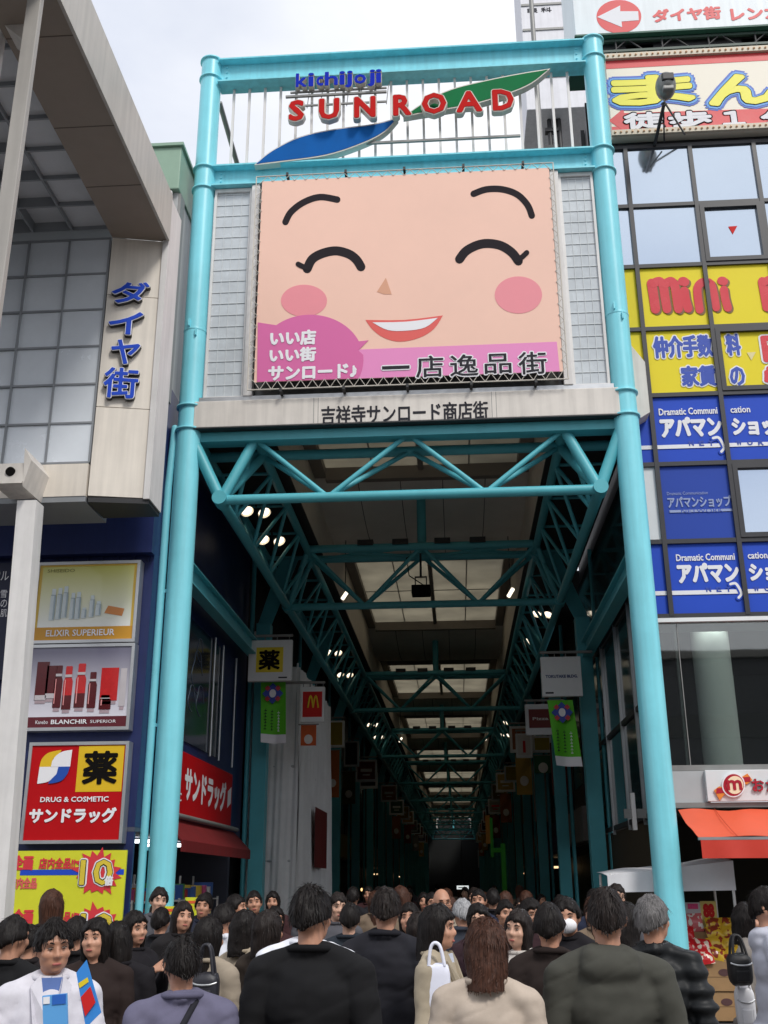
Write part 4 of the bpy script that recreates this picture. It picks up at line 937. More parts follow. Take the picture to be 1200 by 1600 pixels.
AW = mat('awning_red', (118, 22, 26), rough=.7, var=.15, streak=.15)
MB().prism([(SX + .0, 15.5, 2.70), (SX + .34, 15.5, 2.36), (SX + .34, 15.5, 2.2), (SX + .32, 15.5, 2.2), (SX + .32, 15.5, 2.345), (SX, 15.5, 2.67)], (0, 5.2, 0)).obj('canopy', AW, aw)
rb_ = MB()
for k in range(7): rb_.tube((SX + .01, 15.55 + k * .84, 2.65), (SX + .33, 15.55 + k * .84, 2.32), .012, seg=6)
rb_.obj('rib', GREYM, aw)
MB().tube((SX + .06, 15.5, 2.74), (SX + .06, 20.7, 2.74), .04, seg=10).obj('roller', GREYM, aw)
# goods on display racks in the shop mouth
GC = [(200, 60, 60), (230, 200, 70), (70, 110, 190), (225, 225, 225), (210, 90, 150), (90, 170, 90), (235, 140, 50)]
gm_ = [mat('goods_%d' % i, c, rough=.4, var=.1) for i, c in enumerate(GC)]
for i, (y, x) in enumerate(((15.6, -4.75), (17.0, -4.7), (18.4, -4.7), (19.8, -4.7))):
    t = thing('display_rack', ['white goods rack nearest the gate column, packed with bright cartons', 'second goods rack from the gate column in the drugstore mouth', 'third goods rack from the gate column in the drugstore mouth', 'goods rack at the far end of the drugstore mouth'][i], 'rack', (x, y, 0), 'goods racks in the drugstore mouth')
    s_ = MB(); 
    for z in (.35, .75, 1.15, 1.5): s_.box(x - .25, x + .25, y - .5, y + .5, z, z + .02)
    for a in (-.48, .48): s_.box(x - .25, x - .22, y + a - .015, y + a + .015, .02, 1.9); s_.box(x + .22, x + .25, y + a - .015, y + a + .015, .02, 1.55)
    s_.obj('shelving', WHITE, t)
    for z in (.37, .77, 1.17, 1.52):
        yy = y - .46
        while yy < y + .4:
            wd = rng.uniform(.07, .16); hh = rng.uniform(.12, .27)
            MB().bbox(x - .15, x + rng.uniform(.12, .22), yy, yy + wd, z + .001, z + hh, .006).obj('carton', gm_[rng.randrange(7)], t); yy += wd + .012
for i, (u0, v0, u1, v1, lb) in enumerate(((235, 1416, 278, 1441, 'yellow price placard with red brush strokes at the foot of the left gate column'), (289, 1402, 312, 1432, 'slanted yellow placard among the goods right of the left gate column'))):
    X0, X1, Z0, Z1 = rectY(u0, v0, u1, v1, 14.3 if i == 0 else 15.2); Y = 14.3 if i == 0 else 15.2
    t = thing('price_placard', lb, 'placard', ((X0 + X1) / 2, Y, 0))
    MB().box(X0, X1, Y, Y + .01, Z0, Z1).obj('card', LIME, t); k = MB()
    for j in range(3): z = Z1 - (Z1 - Z0) * (.25 + .27 * j); k.box(X0 + .04, X1 - .05 - .05 * j, Y - .004, Y - .001, z - .018, z + .018)
    k.obj('brush_marks', mat('orange_ink', (226, 96, 50), var=0), t)
    MB().tube(((X0 + X1) / 2, Y + .02, .02), ((X0 + X1) / 2, Y + .02, Z1), .012, seg=6).obj('stick', GREYM, t)
# ================================================================== dust-sheeted building beyond, then shops into the dark
SHEET = mat('white_dust_sheet', (238, 238, 238), rough=.75, var=.12, scale=1.5, bump=.1, bscale=8)
t = thing('sheeted_building', 'building front wrapped in hanging white dust sheets beyond the first left post', 'building', (-4.5, 28, 0))
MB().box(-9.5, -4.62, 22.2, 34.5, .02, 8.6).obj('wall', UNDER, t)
for k in range(3):
    y0 = 22.25 + k * 4.05; n = 72; vs = []; fs = []
    for j in range(13):
        q = j / 12
        for i in range(n + 1):
            r_ = i / n; y = y0 + 4.0 * r_
            d = .07 * math.sin(r_ * 34 + 1.3 * math.sin(q * 3 + k) + k) + .05 * math.sin(r_ * 71 + q * 4) * (1 - .4 * q) + .06 * noise.noise(Vector((r_ * 5, q * 2.5, k * 7)))
            vs.append((-4.38 + d + .06 * math.sin(q * 5 + r_ * 3), y, .1 + 6.9 * (1 - q)))
    fs = [(j * (n + 1) + i, (j + 1) * (n + 1) + i, (j + 1) * (n + 1) + i + 1, j * (n + 1) + i + 1) for j in range(12) for i in range(n)]
    MB().add(vs, fs, True).obj('dust_sheet', SHEET, t)
zt_ = float(py(452, 1043, 22.4)[2])
def drape(fx, n, z1, sd):
    vs = []
    for j in range(15):
        q = j / 14
        for i in range(n + 1):
            x, y, nx, ny = fx(i / n); d = .06 * math.sin(i * .40 + 3.4 * q + 1.6 * math.sin(q * 3.1 + sd) + sd) + .03 * math.sin(i * 1.31 + q * 5) + .05 * noise.noise(Vector((i * .12, q * 3, sd)))
            d *= .35 + .65 * q; vs.append((x + nx * d + .10 * q * nx * math.sin(i * .1), y + ny * d, .08 + (z1 - .08) * (1 - q)))
    F_ = [(j * (n + 1) + i, (j + 1) * (n + 1) + i, (j + 1) * (n + 1) + i + 1, j * (n + 1) + i + 1) for j in range(14) for i in range(n)]
    return MB().add(vs, F_, True).add([(x - 0.004, y + .004, z) for x, y, z in vs], [f[::-1] for f in F_], True)
drape(lambda r: (-4.45 + 1.12 * r, 22.4, 0, -1), 40, zt_, .3).obj('dust_sheet', SHEET, t)
drape(lambda r: (-3.33, 22.4 + 5.6 * r, 1, 0), 90, zt_, 2.1).obj('dust_sheet', SHEET, t)
sc_ = MB()
for y in (22.45, 25.2, 27.9):
    for x in (-3.4, -4.4): sc_.tube((x, y, .02), (x, y, zt_ + .1), .025, seg=8)
for z in (2.2, 4.1, zt_): sc_.tube((-3.4, 22.45, z), (-3.4, 27.9, z), .025, seg=8); sc_.tube((-4.4, 22.45, z), (-3.4, 22.45, z), .025, seg=8)
sc_.obj('scaffold', SILVER, t)
MB().box(-3.22, -3.21, 24.4, 26.6, 2.1, 3.4).obj('hung_poster', mat('dark_red_poster', (110, 30, 28), var=.35, scale=3), t)
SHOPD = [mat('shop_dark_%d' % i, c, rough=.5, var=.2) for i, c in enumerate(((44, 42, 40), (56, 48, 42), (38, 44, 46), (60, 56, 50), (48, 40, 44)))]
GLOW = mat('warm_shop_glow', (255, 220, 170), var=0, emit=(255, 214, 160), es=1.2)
DGL = mat('dim_shop_glass', (26, 30, 32), rough=.12, var=.2, spec=.7)
def shop(y0, y1, s, i, label):
    X = -4.75 if s < 0 else 3.35
    t = thing('shop_building', label, 'shop', (X, (y0 + y1) / 2, 0), 'dim shops along the %s of the covered street' % ('left' if s < 0 else 'right'))
    xa, xb2 = (X - 3, X) if s < 0 else (X, X + 3)
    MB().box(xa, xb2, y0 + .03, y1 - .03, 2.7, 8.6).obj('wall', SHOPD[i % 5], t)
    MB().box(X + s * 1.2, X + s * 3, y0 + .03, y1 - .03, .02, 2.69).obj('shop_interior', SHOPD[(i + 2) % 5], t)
    f = X - s * .0
    MB().box(f, f - s * .18, y0 + .3, y1 - .3, 2.75, 3.6).obj('sign_board', mat('shop_sign_%d' % (i % 6), [(110, 40, 36), (120, 106, 40), (40, 74, 70), (130, 124, 118), (60, 50, 90), (130, 80, 36)][i % 6], var=.12), t)
    for k in range(2): MB().box(f, f - s * .03, y0 + .5 + k * (y1 - y0) / 2, y0 + (k + 1) * (y1 - y0) / 2 - .2, 4.2, 6.6).obj('window', DGL, t)
    for k in range(3): MB().box(f - s * .031, f - s * .08, y0 + .5 + k * (y1 - y0 - 1) / 2 - .04, y0 + .5 + k * (y1 - y0 - 1) / 2 + .04, 3.7, 7.4).obj('pilaster', SHOPD[(i + 1) % 5], t)
    if i % 4 == 1: MB().box(X + s * .5, X + s * .9, (y0 + y1) / 2 - .08 * (i % 3), (y0 + y1) / 2 + .25, 2.3, 2.38).obj('shop_lamp', GLOW, t)
    MB().box(f - s * .2, f - s * .75, y0 + 2.0 + .4 * (i % 3), y0 + 2.08 + .4 * (i % 3), 3.7 + .3 * (i % 2), 5.4 + .3 * (i % 3)).obj('projecting_sign', mat('proj_sign_%d' % (i % 4), [(150, 150, 146), (96, 80, 40), (70, 70, 74), (120, 50, 40)][i % 4], var=.15), t)
ys = [34.6 + 7 * k for k in range(17)]
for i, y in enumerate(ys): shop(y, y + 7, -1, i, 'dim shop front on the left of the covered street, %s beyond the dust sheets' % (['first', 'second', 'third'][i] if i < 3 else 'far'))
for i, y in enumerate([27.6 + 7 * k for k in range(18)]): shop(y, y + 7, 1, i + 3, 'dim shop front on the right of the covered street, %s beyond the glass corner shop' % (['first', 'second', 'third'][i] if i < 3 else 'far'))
# tall green lit sign frame far down on the right
GLIT = mat('green_lit_frame', (50, 120, 44), var=.1, emit=(60, 150, 54), es=.035)
p0, p1 = py(785, 1318, 48), py(785, 1410, 48); t = thing('green_sign_frame', 'bright green stepped sign frame deep in the covered street on the right', 'sign', (p0[0], 48, 0))
g = MB(); g.box(p0[0] - .08, p0[0] + .12, 48, 48.2, .02, p0[2]); p2 = py(768, 1300, 48); p3 = py(768, 1328, 48); g.box(p2[0] - .06, p2[0] + .06, 48.02, 48.18, p3[2] - .3, p2[2] + .6); g.box(p2[0] + .06, p0[0] - .08, 48.03, 48.17, p3[2] - .1, p3[2] + .08)
g.obj('frame', GLIT, t)
p0 = py(762, 1285, 48.5); MB().box(p0[0] - .1, p0[0] + .1, 48.5, 48.6, p0[2] - .9, p0[2] + .3).obj('amber_strip', mat('amber_lit', (150, 104, 44), var=.1, emit=(170, 110, 50), es=.03), t)
# small lit board at the far end
p0 = py(723, 1387, 140); t = thing('end_sign', 'tiny pale lit board hanging at the far end of the covered street', 'sign', tuple(p0))
MB().box(p0[0] - .75, p0[0] + .75, 140, 140.2, p0[2] - .2, p0[2] + .25).obj('panel', mat('pale_lit_board', (220, 226, 226), var=0, emit=(225, 232, 232), es=.7), t)
MB().box(p0[0] - .55, p0[0] + .55, 139.99, 139.998, p0[2] - .04, p0[2] + .06).obj('dark_band', INK, t); MB().tube((p0[0], 140.1, p0[2] + .25), (p0[0], 140.1, 8), .03, seg=6).obj('rod', DARKM, t)
for i, (u, v, Y) in enumerate(((565, 1390, 36), (540, 1410, 30), (590, 1402, 45))):
    p0 = py(u, v, Y); t = thing('shop_bulb', ['warm bulb glowing in the dark left shops, upper right of three', 'warm bulb glowing in the dark left shops, nearest of three', 'warm bulb glowing in the dark left shops, farthest of three'][i], 'lamp', tuple(p0))
    MB().ell(p0, (.03, .03, .05), 10, 8).obj('bulb', mat('warm_bulb', (255, 210, 150), var=0, emit=(255, 200, 130), es=2), t); MB().tube(p0 + np.array((0, 0, .09)), p0 + np.array((0, 0, .9)), .01, seg=5).obj('cord', BLACK, t)
# ================================================================== right building
RF = 15.5                     # facade plane
FRAME = mat('black_window_frame', (52, 52, 56), rough=.4, var=.1)
SKYG = mat('coated_window', (200, 212, 226), rough=.03, metal=.92, var=.03, scale=.5)
FYEL = mat('film_yellow', (232, 214, 40), rough=.5, var=.05, scale=.6, spec=.25)
FBLU = mat('film_blue', (42, 80, 194), rough=.5, var=.06, scale=.6, spec=.2)
FBL2 = mat('film_blue_plain', (44, 74, 168), rough=.5, var=.06, scale=.6, spec=.2)
FWHT = mat('film_white', (224, 228, 230), rough=.25, var=.05)
rb = thing('office_building', 'glass fronted office building on the right with yellow and blue filmed windows', 'building', (6, RF, 0))
xc = [3.0, 3.28, 4.40, 5.50, 6.60, 7.70, 8.80]
zr = [5.50, 6.67, 7.95, 9.15, 10.36, 11.56, 12.77, 14.0]
MB().box(3.02, 9, RF + .10, 24, 5.5, 16.4).obj('wall', mat('office_core', (70, 70, 72), var=.1), rb)
gr = MB()
for i, x in enumerate(xc): gr.box(x - .035, x + .035, RF - .02, RF + .098, 5.5, 14.02)
for z in zr: gr.box(2.96, 8.84, RF - .012, RF + .098, z - .035, z + .035)
gr.obj('window_grid', FRAME, rb)
PN = {}
for r in range(7):
    for c in range(6):
        m_ = SKYG
        if r in (3, 4): m_ = FYEL
        elif r in (0, 2): m_ = FBLU
        elif r == 1: m_ = FBL2 if c == 1 else (FWHT if c == 0 else SKYG)
        tilt = MB(); x0, x1, z0, z1 = xc[c] + .035, xc[c + 1] - .035, zr[r] + .035, zr[r + 1] - .035
        j = rng.uniform(-.004, .004) if m_ is SKYG else 0; k = rng.uniform(-.006, .006) if m_ is SKYG else 0
        tilt.prism([(x0, RF + .03 + j, z0 ), (x1, RF + .03 - j, z0), (x1, RF + .03 - j + k, z1), (x0, RF + .03 + j + k, z1)], (0, .012, 0))
        PN[(r, c)] = tilt.obj('window_pane', m_, rb)
        if (r, c) in ((5, 2), (3, 2), (1, 2), (5, 4), (3, 4), (1, 4)):
            v = MB(); w = .075
            v.box(x0, x1, RF - .03, RF + .029, z0, z0 + w); v.box(x0, x1, RF - .03, RF + .029, z1 - w, z1); v.box(x0, x0 + w, RF - .03, RF + .029, z0 + w, z1 - w); v.box(x1 - w, x1, RF - .03, RF + .029, z0 + w, z1 - w)
            v.obj('vent_frame', FRAME, PN[(r, c)])
LF = RF + .024
def ptext(s, box, m_, pane, bold=0.03, lift=.0): return textY('lettering', s, box[0], box[1], box[2], box[3], LF, m_, PN[pane], bold=bold, lift=lift)
# red arrow stickers (rescue openings)
for pane, u, v in (((5, 2), 1145, 359), ((3, 2), 1174, 556)): sheetY('sticker', [(u - 7, v - 5), (u + 7, v - 6), (u, v + 7)], LF, RED if pane[0] == 5 else mat('sticker_pale', (222, 210, 150), var=0), PN[pane], lift=.002)
# round red letters across the upper yellow row
MINI = mat('film_red', (214, 58, 68), rough=.25, var=.03); MSH = mat('film_shadow', (120, 84, 40), var=0)
def blob(pts, w, pane, lay=1):
    for m_, dx, dy, l in ((MSH, 3, 2, 0), (MINI, 0, 0, 1)):
        sheetY('lettering', [(u + dx, v + dy) for u, v in stroke_outline(pts, w)], LF, m_, PN[pane], lift=.002 + .004 * l + .0013 * lay)
blob([(1018, 443), (1021, 462), (1024, 483)], 15, (4, 1), 1)
blob([(1021, 443), (1030, 440), (1036, 447), (1039, 465), (1042, 483)], 14, (4, 1), 2)
blob([(1039, 444), (1048, 440), (1054, 447), (1057, 465), (1060, 483)], 14, (4, 1), 3)
blob([(1069, 455), (1071, 468), (1075, 482)], 14, (4, 1)); blob([(1066, 440), (1068, 440), (1070, 441)], 14, (4, 1))
blob([(1093, 484), (1090, 462), (1090, 449), (1096, 442), (1102, 441)], 13, (4, 1)); blob([(1107, 441), (1112, 446), (1116, 462), (1119, 481)], 12, (4, 2))
blob([(1131, 453), (1133, 467), (1137, 481)], 13, (4, 2)); blob([(1127, 439), (1129, 439), (1131, 440)], 13, (4, 2))
blob([(1198, 480), (1195, 462), (1191, 440)], 14, (4, 2)); blob([(1195, 441), (1205, 437), (1211, 446), (1214, 478)], 13, (4, 2), 2)
# lower yellow row
IB = mat('film_ink_blue', (40, 74, 176), var=0)
for s_, bx, pn in (('仲介手数', (1020, 524, 1114, 559), (3, 1)), ('家賃', (1064, 571, 1119, 604), (3, 1)), ('料', (1134, 522, 1157, 556), (3, 2)), ('の', (1140, 573, 1164, 603), (3, 2))):
    ptext(s_, (bx[0] - 2, bx[1] - 2, bx[2] + 2, bx[3] + 2), PWHITE, pn, .075, .002); ptext(s_, bx, IB, pn, .04, .006)
for s_, bx in (('円', (1190, 524, 1228, 566)), ('ら', (1193, 572, 1225, 606))):
    ptext(s_, (bx[0] - 3, bx[1] - 2, bx[2] + 3, bx[3] + 2), PWHITE, (3, 3), .1, .002); ptext(s_, bx, MINI, (3, 3), .07, .006)
# blue rows: small roman line, big characters, white rule with a spaced word and a hook
for r, dy, dx in ((2, 0, 0), (0, 228, 27)):
    ptext('Dramatic Communi', (1029 + dx, 637 + dy, 1121 + dx, 648 + dy), PWHITE, (r, 1), .03, .002)
    ptext('cation', (1141 + dx, 635 + dy, 1172 + dx, 645 + dy), PWHITE, (r, 2), .03, .002)
    ptext('アパマン', (1031 + dx, 651 + dy, 1128 + dx, 683 + dy), PWHITE, (r, 1), .055, .002)
    ptext('ショップ', (1143 + dx, 650 + dy, 1236 + dx, 680 + dy), PWHITE, (r, 2), .055, .002)
    for c, (a, b) in ((0, (1000, 1026)), (1, (1029, 1136)), (2, (1145, 1250))):
        z = py(1080 + dx, 697 + dy, LF)[2]; x0, x1 = xc[c] + .036, xc[c + 1] - .036
        MB().box(x0, x1, LF - .005, LF - .002, z - .035, z + .03).obj('white_rule', PWHITE, PN[(r, c)])
    for ch, u in (('N', 1076), ('E', 1092), ('T', 1107)): ptext(ch, (u + dx, 689 + dy, u + 8 + dx, 697 + dy), IB, (r, 1), .06, .007)
    for ch, u in (('W', 1150), ('O', 1167), ('R', 1184)): ptext(ch, (u + dx, 688 + dy, u + 9 + dx, 696 + dy), IB, (r, 2), .06, .007)
    for m_, w, l in ((FBLU, 9, .010), (PWHITE, 4, .014)):
        sheetY('hook', stroke_outline([(1114 + dx, 685 + dy), (1122 + dx, 684 + dy), (1128 + dx, 692 + dy), (1131 + dx, 700 + dy), (1127 + dx, 706 + dy)], w), LF, m_, PN[(r, 1)], lift=l)
PGR = mat('film_faint_white', (146, 160, 200), var=0)
ptext('Dramatic Communication', (1042, 768, 1106, 773), PGR, (1, 1), .0, .002); ptext('アパマンショップ', (1043, 775, 1143, 793), PGR, (1, 1), .03, .002)
z = py(1095, 798, LF)[2]; MB().box(py(1046, 798, LF)[0], py(1146, 798, LF)[0], LF - .005, LF - .002, z - .02, z + .02).obj('white_rule', PGR, PN[(1, 1)])
ptext('NETWORK', (1064, 795, 1130, 801), IB, (1, 1), .0, .007)
# first floor show window
MB().box(2.96, 9, RF - .05, RF + .1, 5.40, 5.46).obj('sill_band', mat('bright_sill', (236, 238, 238), rough=.3, var=.04), rb)
SHG = mat_glass('shop_glass', (226, 232, 230), refl=.15, dark=.15, wav=.006)
fw = MB().box(3.05, 9, RF + .02, RF + .032, 3.32, 5.40).obj('show_window', SHG, rb)
for x in (3.34, 5.6, 7.8): MB().box(x - .006, x + .006, RF + .012, RF + .0195, 3.32, 5.40).obj('glass_joint', GREYM, fw)
fr_ = MB(); fr_.box(3.30, 3.33, RF + .06, RF + .12, 3.3, 5.3); fr_.box(2.96, 9, RF - .02, RF + .08, 3.24, 3.318)
fr_.obj('window_rail', GREYM, fw)
rm = MB(); rm.box(3.06, 9, 19.9, 20.0, 3.3, 5.4); rm.box(3.06, 9, RF + .2, 20, 3.2, 3.3); rm.box(3.06, 9, RF + .2, 20, 5.4, 5.49)
rm.obj('upstairs_room', mat('dim_room', (70, 74, 72), rough=.8, var=.15), rb)
cx = py(1120, 1100, 16.1)[0]
MB().box(3.06, 9, RF + .14, RF + .17, 5.29, 5.40).obj('added_tube_screen', GREYM, rb)  # added strip that keeps the fill tubes behind it out of view
for xx in (3.5, 4.9): MB().box(xx, xx + 1.1, RF + .2, RF + .23, 5.365, 5.395).obj('added_fill_tube', mat('added_fill_light', (250, 255, 250), var=0, emit=(246, 255, 250), es=9), rb)  # added fill tubes, hidden from view, to brighten the round pillar
MB().tube((cx, 16.1, 3.3), (cx, 16.1, 5.4), .28, seg=32).obj('round_pillar', mat('pillar_white', (240, 240, 236), rough=.6, var=.05), rb)
# street side: dark glazing with bright steel mullions
sg = MB().box(2.98, 3.0, RF + .1, 24, 2.75, 8.3).obj('side_glazing', mat('side_dark_glass', (36, 58, 62), rough=.08, var=.4, scale=.8, spec=.9), rb)
for y in (15.7, 17.4, 19.0, 20.9): MB().box(2.93, 2.979, y - .03, y + .03, 2.6, 6.2).obj('side_mullion', SILVER, sg)
for z in (2.72, 4.4, 6.2): MB().box(2.94, 2.979, RF + .1, 24, z - .04, z + .04).obj('side_transom', DARKM, sg)
# ground floor: grey lintel panel, dark shop, piers
MB().box(3.0, 3.50, RF - .03, RF + .15, 2.80, 3.235).obj('lintel_panel', mat('grey_lintel', (178, 182, 184), rough=.5, var=.06), rb)
gf = MB(); gf.box(3.2, 9, 19.0, 19.2, .02, 2.75); gf.box(8.9, 9, RF + .2, 19, .02, 2.75); gf.box(3.0, 9, RF + .16, 19.2, 2.66, 2.79)
gf.obj('ground_floor', mat('dim_store', (58, 54, 44), rough=.8, var=.2), rb)
MB().box(2.98, 3.16, 16.2, 24, .02, 2.65).obj('side_wall', mat('dim_store_side', (60, 52, 34), rough=.8, var=.2), rb)
MB().box(2.98, 9, RF - .06, RF + .15, 2.73, 2.80).obj('ledge', GREYM, rb)
# side fittings: small white bracket signs on the street flank
t = thing('bracket_sign', 'small white bracket sign on the dark glass flank of the corner shop', 'sign', (2.85, 17.0, 2.9))
q = px(990, 1268, 2.75); MB().box(2.72, 2.78, q[1] - .05, q[1] + .05, q[2] - .28, q[2] + .28).obj('blade', WHITE, t); MB().box(2.6, 2.95, q[1] - .02, q[1] + .02, q[2] - .1, q[2] + .04).obj('bracket', GREYM, t)
# candy shop sign
CY = RF - .12
t = thing('sweet_shop_sign', 'white fascia sign with a wrapped candy emblem and red characters above the orange awning', 'sign', (6, CY, 2.8))
MB().bbox(3.50, 9, CY, CY + .12, 2.81, 3.235, .008).obj('board', FWHT, t)
OR1 = mat('candy_orange', (232, 140, 60), rough=.35, var=.1, scale=10); OR2 = mat('candy_wine', (176, 30, 50), rough=.35, var=.05)
c0 = (1145, 1227)
for d in (-1, 1):
    w = [(c0[0] + d * 12, c0[1] - d * 8 + 4), (c0[0] + d * 12, c0[1] - d * 8 - 4), (c0[0] + d * 22, c0[1] - d * 6 - 12 if d > 0 else c0[1] + 2), (c0[0] + d * 30, c0[1] - d * 10 + 2 if d > 0 else c0[1] + 8), (c0[0] + d * 21, c0[1] - 1 if d > 0 else c0[1] + 24)]
    wr = sheetY('candy_wrapper', w, CY, OR1, t, t=.02, lift=.03)
    sheetY('wrapper_stripe', [w[1], ((w[2][0] + w[3][0]) / 2, (w[2][1] + w[3][1]) / 2), ((w[3][0] * 2 + w[4][0]) / 3, (w[3][1] * 2 + w[4][1]) / 3), w[0]], CY, OR2, wr, lift=.034)
sheetY('candy_rim', ellipse(c0[0], c0[1], 18, 19), CY, PWHITE, t, t=.04, lift=.04)
sheetY('candy_disc', ellipse(c0[0], c0[1], 16, 17), CY, OR2, t, lift=.044)
sheetY('candy_centre', ellipse(c0[0] + 2, c0[1], 13, 14), CY, mat('candy_cream', (246, 226, 190), var=0), t, lift=.048)
textY('lettering', 'm', c0[0] - 11, c0[1] - 8, c0[0] + 13, c0[1] + 8, CY, OR2, t, bold=.06, lift=.053)
for ch, u in (('お', 1174), ('か', 1196), ('し', 1218)):
    textY('lettering', ch, u, 1217, u + 19, 1237, CY, GREYM, t, bold=.04, lift=.004, depth=.03); textY('lettering', ch, u, 1217, u + 19, 1237, CY, OR2, t, bold=.03, lift=.036)
# orange awning
t = thing('orange_awning', 'orange-red fabric awning with a short valance over the sweet shop', 'awning', (6, 14.6, 2.05))
AO = mat('awning_orange', (222, 92, 60), rough=.5, var=.12, scale=1.2, bump=.15, bscale=3)
X0a, X1a = 3.08, 9.0
vs = []; n = 60
for j in range(9):
    q = j / 8
    for i in range(n + 1):
        x = X0a + .06 * q + (X1a - X0a) * i / n; vs.append((x, RF - .1 - .85 * q, 2.70 - .40 * q - .04 * math.sin(math.pi * q) * (1 + math.sin(i * .62)) + .035 * noise.noise(Vector((i * .22, q * 2.2, 0)))))
F_ = [(j * (n + 1) + i, (j + 1) * (n + 1) + i, (j + 1) * (n + 1) + i + 1, j * (n + 1) + i + 1) for j in range(8) for i in range(n)]
m_ = MB().add(vs, F_, True); m_.add([(x, y, z - .006) for x, y, z in vs], [f[::-1] for f in F_], True); m_.obj('canopy', AO, t)
for k_ in range(7): MB().path([(X0a + .5 + k_ * .85 + .06 * q / 4, RF - .1 - .85 * q / 4, 2.712 - .40 * q / 4 - .02 * math.sin(math.pi * q / 4)) for q in range(5)], .004, 5).obj('seam', mat('seam_orange', (190, 62, 34), var=0), t)
MB().box(X0a + .05, X1a, 14.50, 14.56, 2.265, 2.30).obj('front_bar', SILVER, t)
vs = []; 
for j in range(4):
    for i in range(n + 1): vs.append((X0a + .07 + (X1a - X0a - .07) * i / n, 14.49 + .02 * math.sin(i * 1.1) * j / 3, 2.262 - .075 * j))
F_ = [(j * (n + 1) + i, (j + 1) * (n + 1) + i, (j + 1) * (n + 1) + i + 1, j * (n + 1) + i + 1) for j in range(3) for i in range(n)]
m_ = MB().add(vs, F_, True); m_.add([(x, y + .005, z) for x, y, z in vs], [f[::-1] for f in F_], True); m_.obj('valance', mat('valance_red', (206, 60, 44), rough=.55, var=.1, scale=2), t)
# ---------------------------------------------------------------- sales stall
st = thing('sales_stall', 'small white tent stall behind the right gate column', 'stall', (2.9, 16.0, 0))
a = rectY(948, 1362, 1146, 1394, 15.4); X0s, X1s = a[0], a[1]
TENT = mat('tent_white', (222, 222, 226), rough=.7, var=.08, bump=.12, bscale=6)
vs = []; n = 40
for j in range(9):
    q = j / 8
    for i in range(n + 1):
        r_ = i / n; x = X0s + (X1s - X0s) * r_; vs.append((x, 15.3 + 1.2 * q, 1.84 + .18 * r_ + .05 * math.sin(math.pi * q * .5) + .03 * math.sin(r_ * 9) * math.sin(math.pi * q)))
F_ = [(j * (n + 1) + i, j * (n + 1) + i + 1, (j + 1) * (n + 1) + i + 1, (j + 1) * (n + 1) + i) for j in range(8) for i in range(n)]
m_ = MB().add(vs, F_, True); m_.add([(x, y, z - .006) for x, y, z in vs], [f[::-1] for f in F_], True); m_.obj('tent_top', TENT, st)
vs = []
for j in range(5):
    q = j / 4
    for i in range(n + 1): r_ = i / n; vs.append((X0s + (X1s - X0s) * r_, 15.295 + .012 * math.sin(r_ * 26 + q * 2) * q, 1.84 + .18 * r_ - q * (.22 + .16 * r_)))
F_ = [(j * (n + 1) + i, (j + 1) * (n + 1) + i, (j + 1) * (n + 1) + i + 1, j * (n + 1) + i + 1) for j in range(4) for i in range(n)]
m_ = MB().add(vs, F_, True); m_.add([(x, y + .005, z) for x, y, z in vs], [f[::-1] for f in F_], True); m_.obj('valance', TENT, st)
for x in (X0s + .05, X1s - .03):
    for y in (15.33, 16.45): MB().tube((x, y, .0), (x, y, 1.86), .02, seg=10).obj('leg', WHITE, st)
# cartons under and snack bags on top
CARD = mat('cardboard', (168, 132, 92), rough=.8, var=.12, scale=5); CINK = mat('carton_print', (90, 60, 60), var=0); CRED = mat('carton_red', (180, 60, 56), var=0)
k = 0
zt_ = .74
lbl = {(0, 0): 'cardboard carton at the bottom left of the stall stack', (1, 0): 'cardboard carton at the bottom middle of the stall stack', (2, 0): 'cardboard carton at the bottom right of the stall stack', (0, 1): 'cardboard carton at the upper left of the stall stack', (1, 1): 'printed cardboard carton on the upper middle of the stall stack', (2, 1): 'cardboard carton at the upper right of the stall stack'}
for r in range(2):
    for c in range(3):
        x0 = 2.62 + c * .5; z0 = .022 + r * .36; Y = 15.42 + .02 * ((c + r) % 2)
        t = thing('carton', lbl[(c, r)], 'carton', (x0 + .24, Y, z0), 'cartons stacked under the snack bags')
        MB().bbox(x0 + .006, x0 + .492, Y, Y + .45, z0, z0 + .352, .008).obj('box', CARD, t)
        MB().box(x0 + .006, x0 + .492, Y - .003, Y - .0005, z0 + .172, z0 + .178).obj('flap_seam', mat('seam_brown', (120, 92, 62), var=0), t)
        pr = MB(); pr.box(x0 + .03, x0 + .16, Y - .004, Y - .001, z0 + .25, z0 + .27); pr.box(x0 + .03, x0 + .12, Y - .004, Y - .001, z0 + .21, z0 + .225); pr.obj('print_bar', CRED if c == 1 else CINK, t)
        MB().prism([(x0 + .36 + a, Y - .004, z0 + .23 + b) for a, b in ellipse(0, 0, .075, .045, 20)], (0, .003, 0)).obj('print_oval', CINK, t)
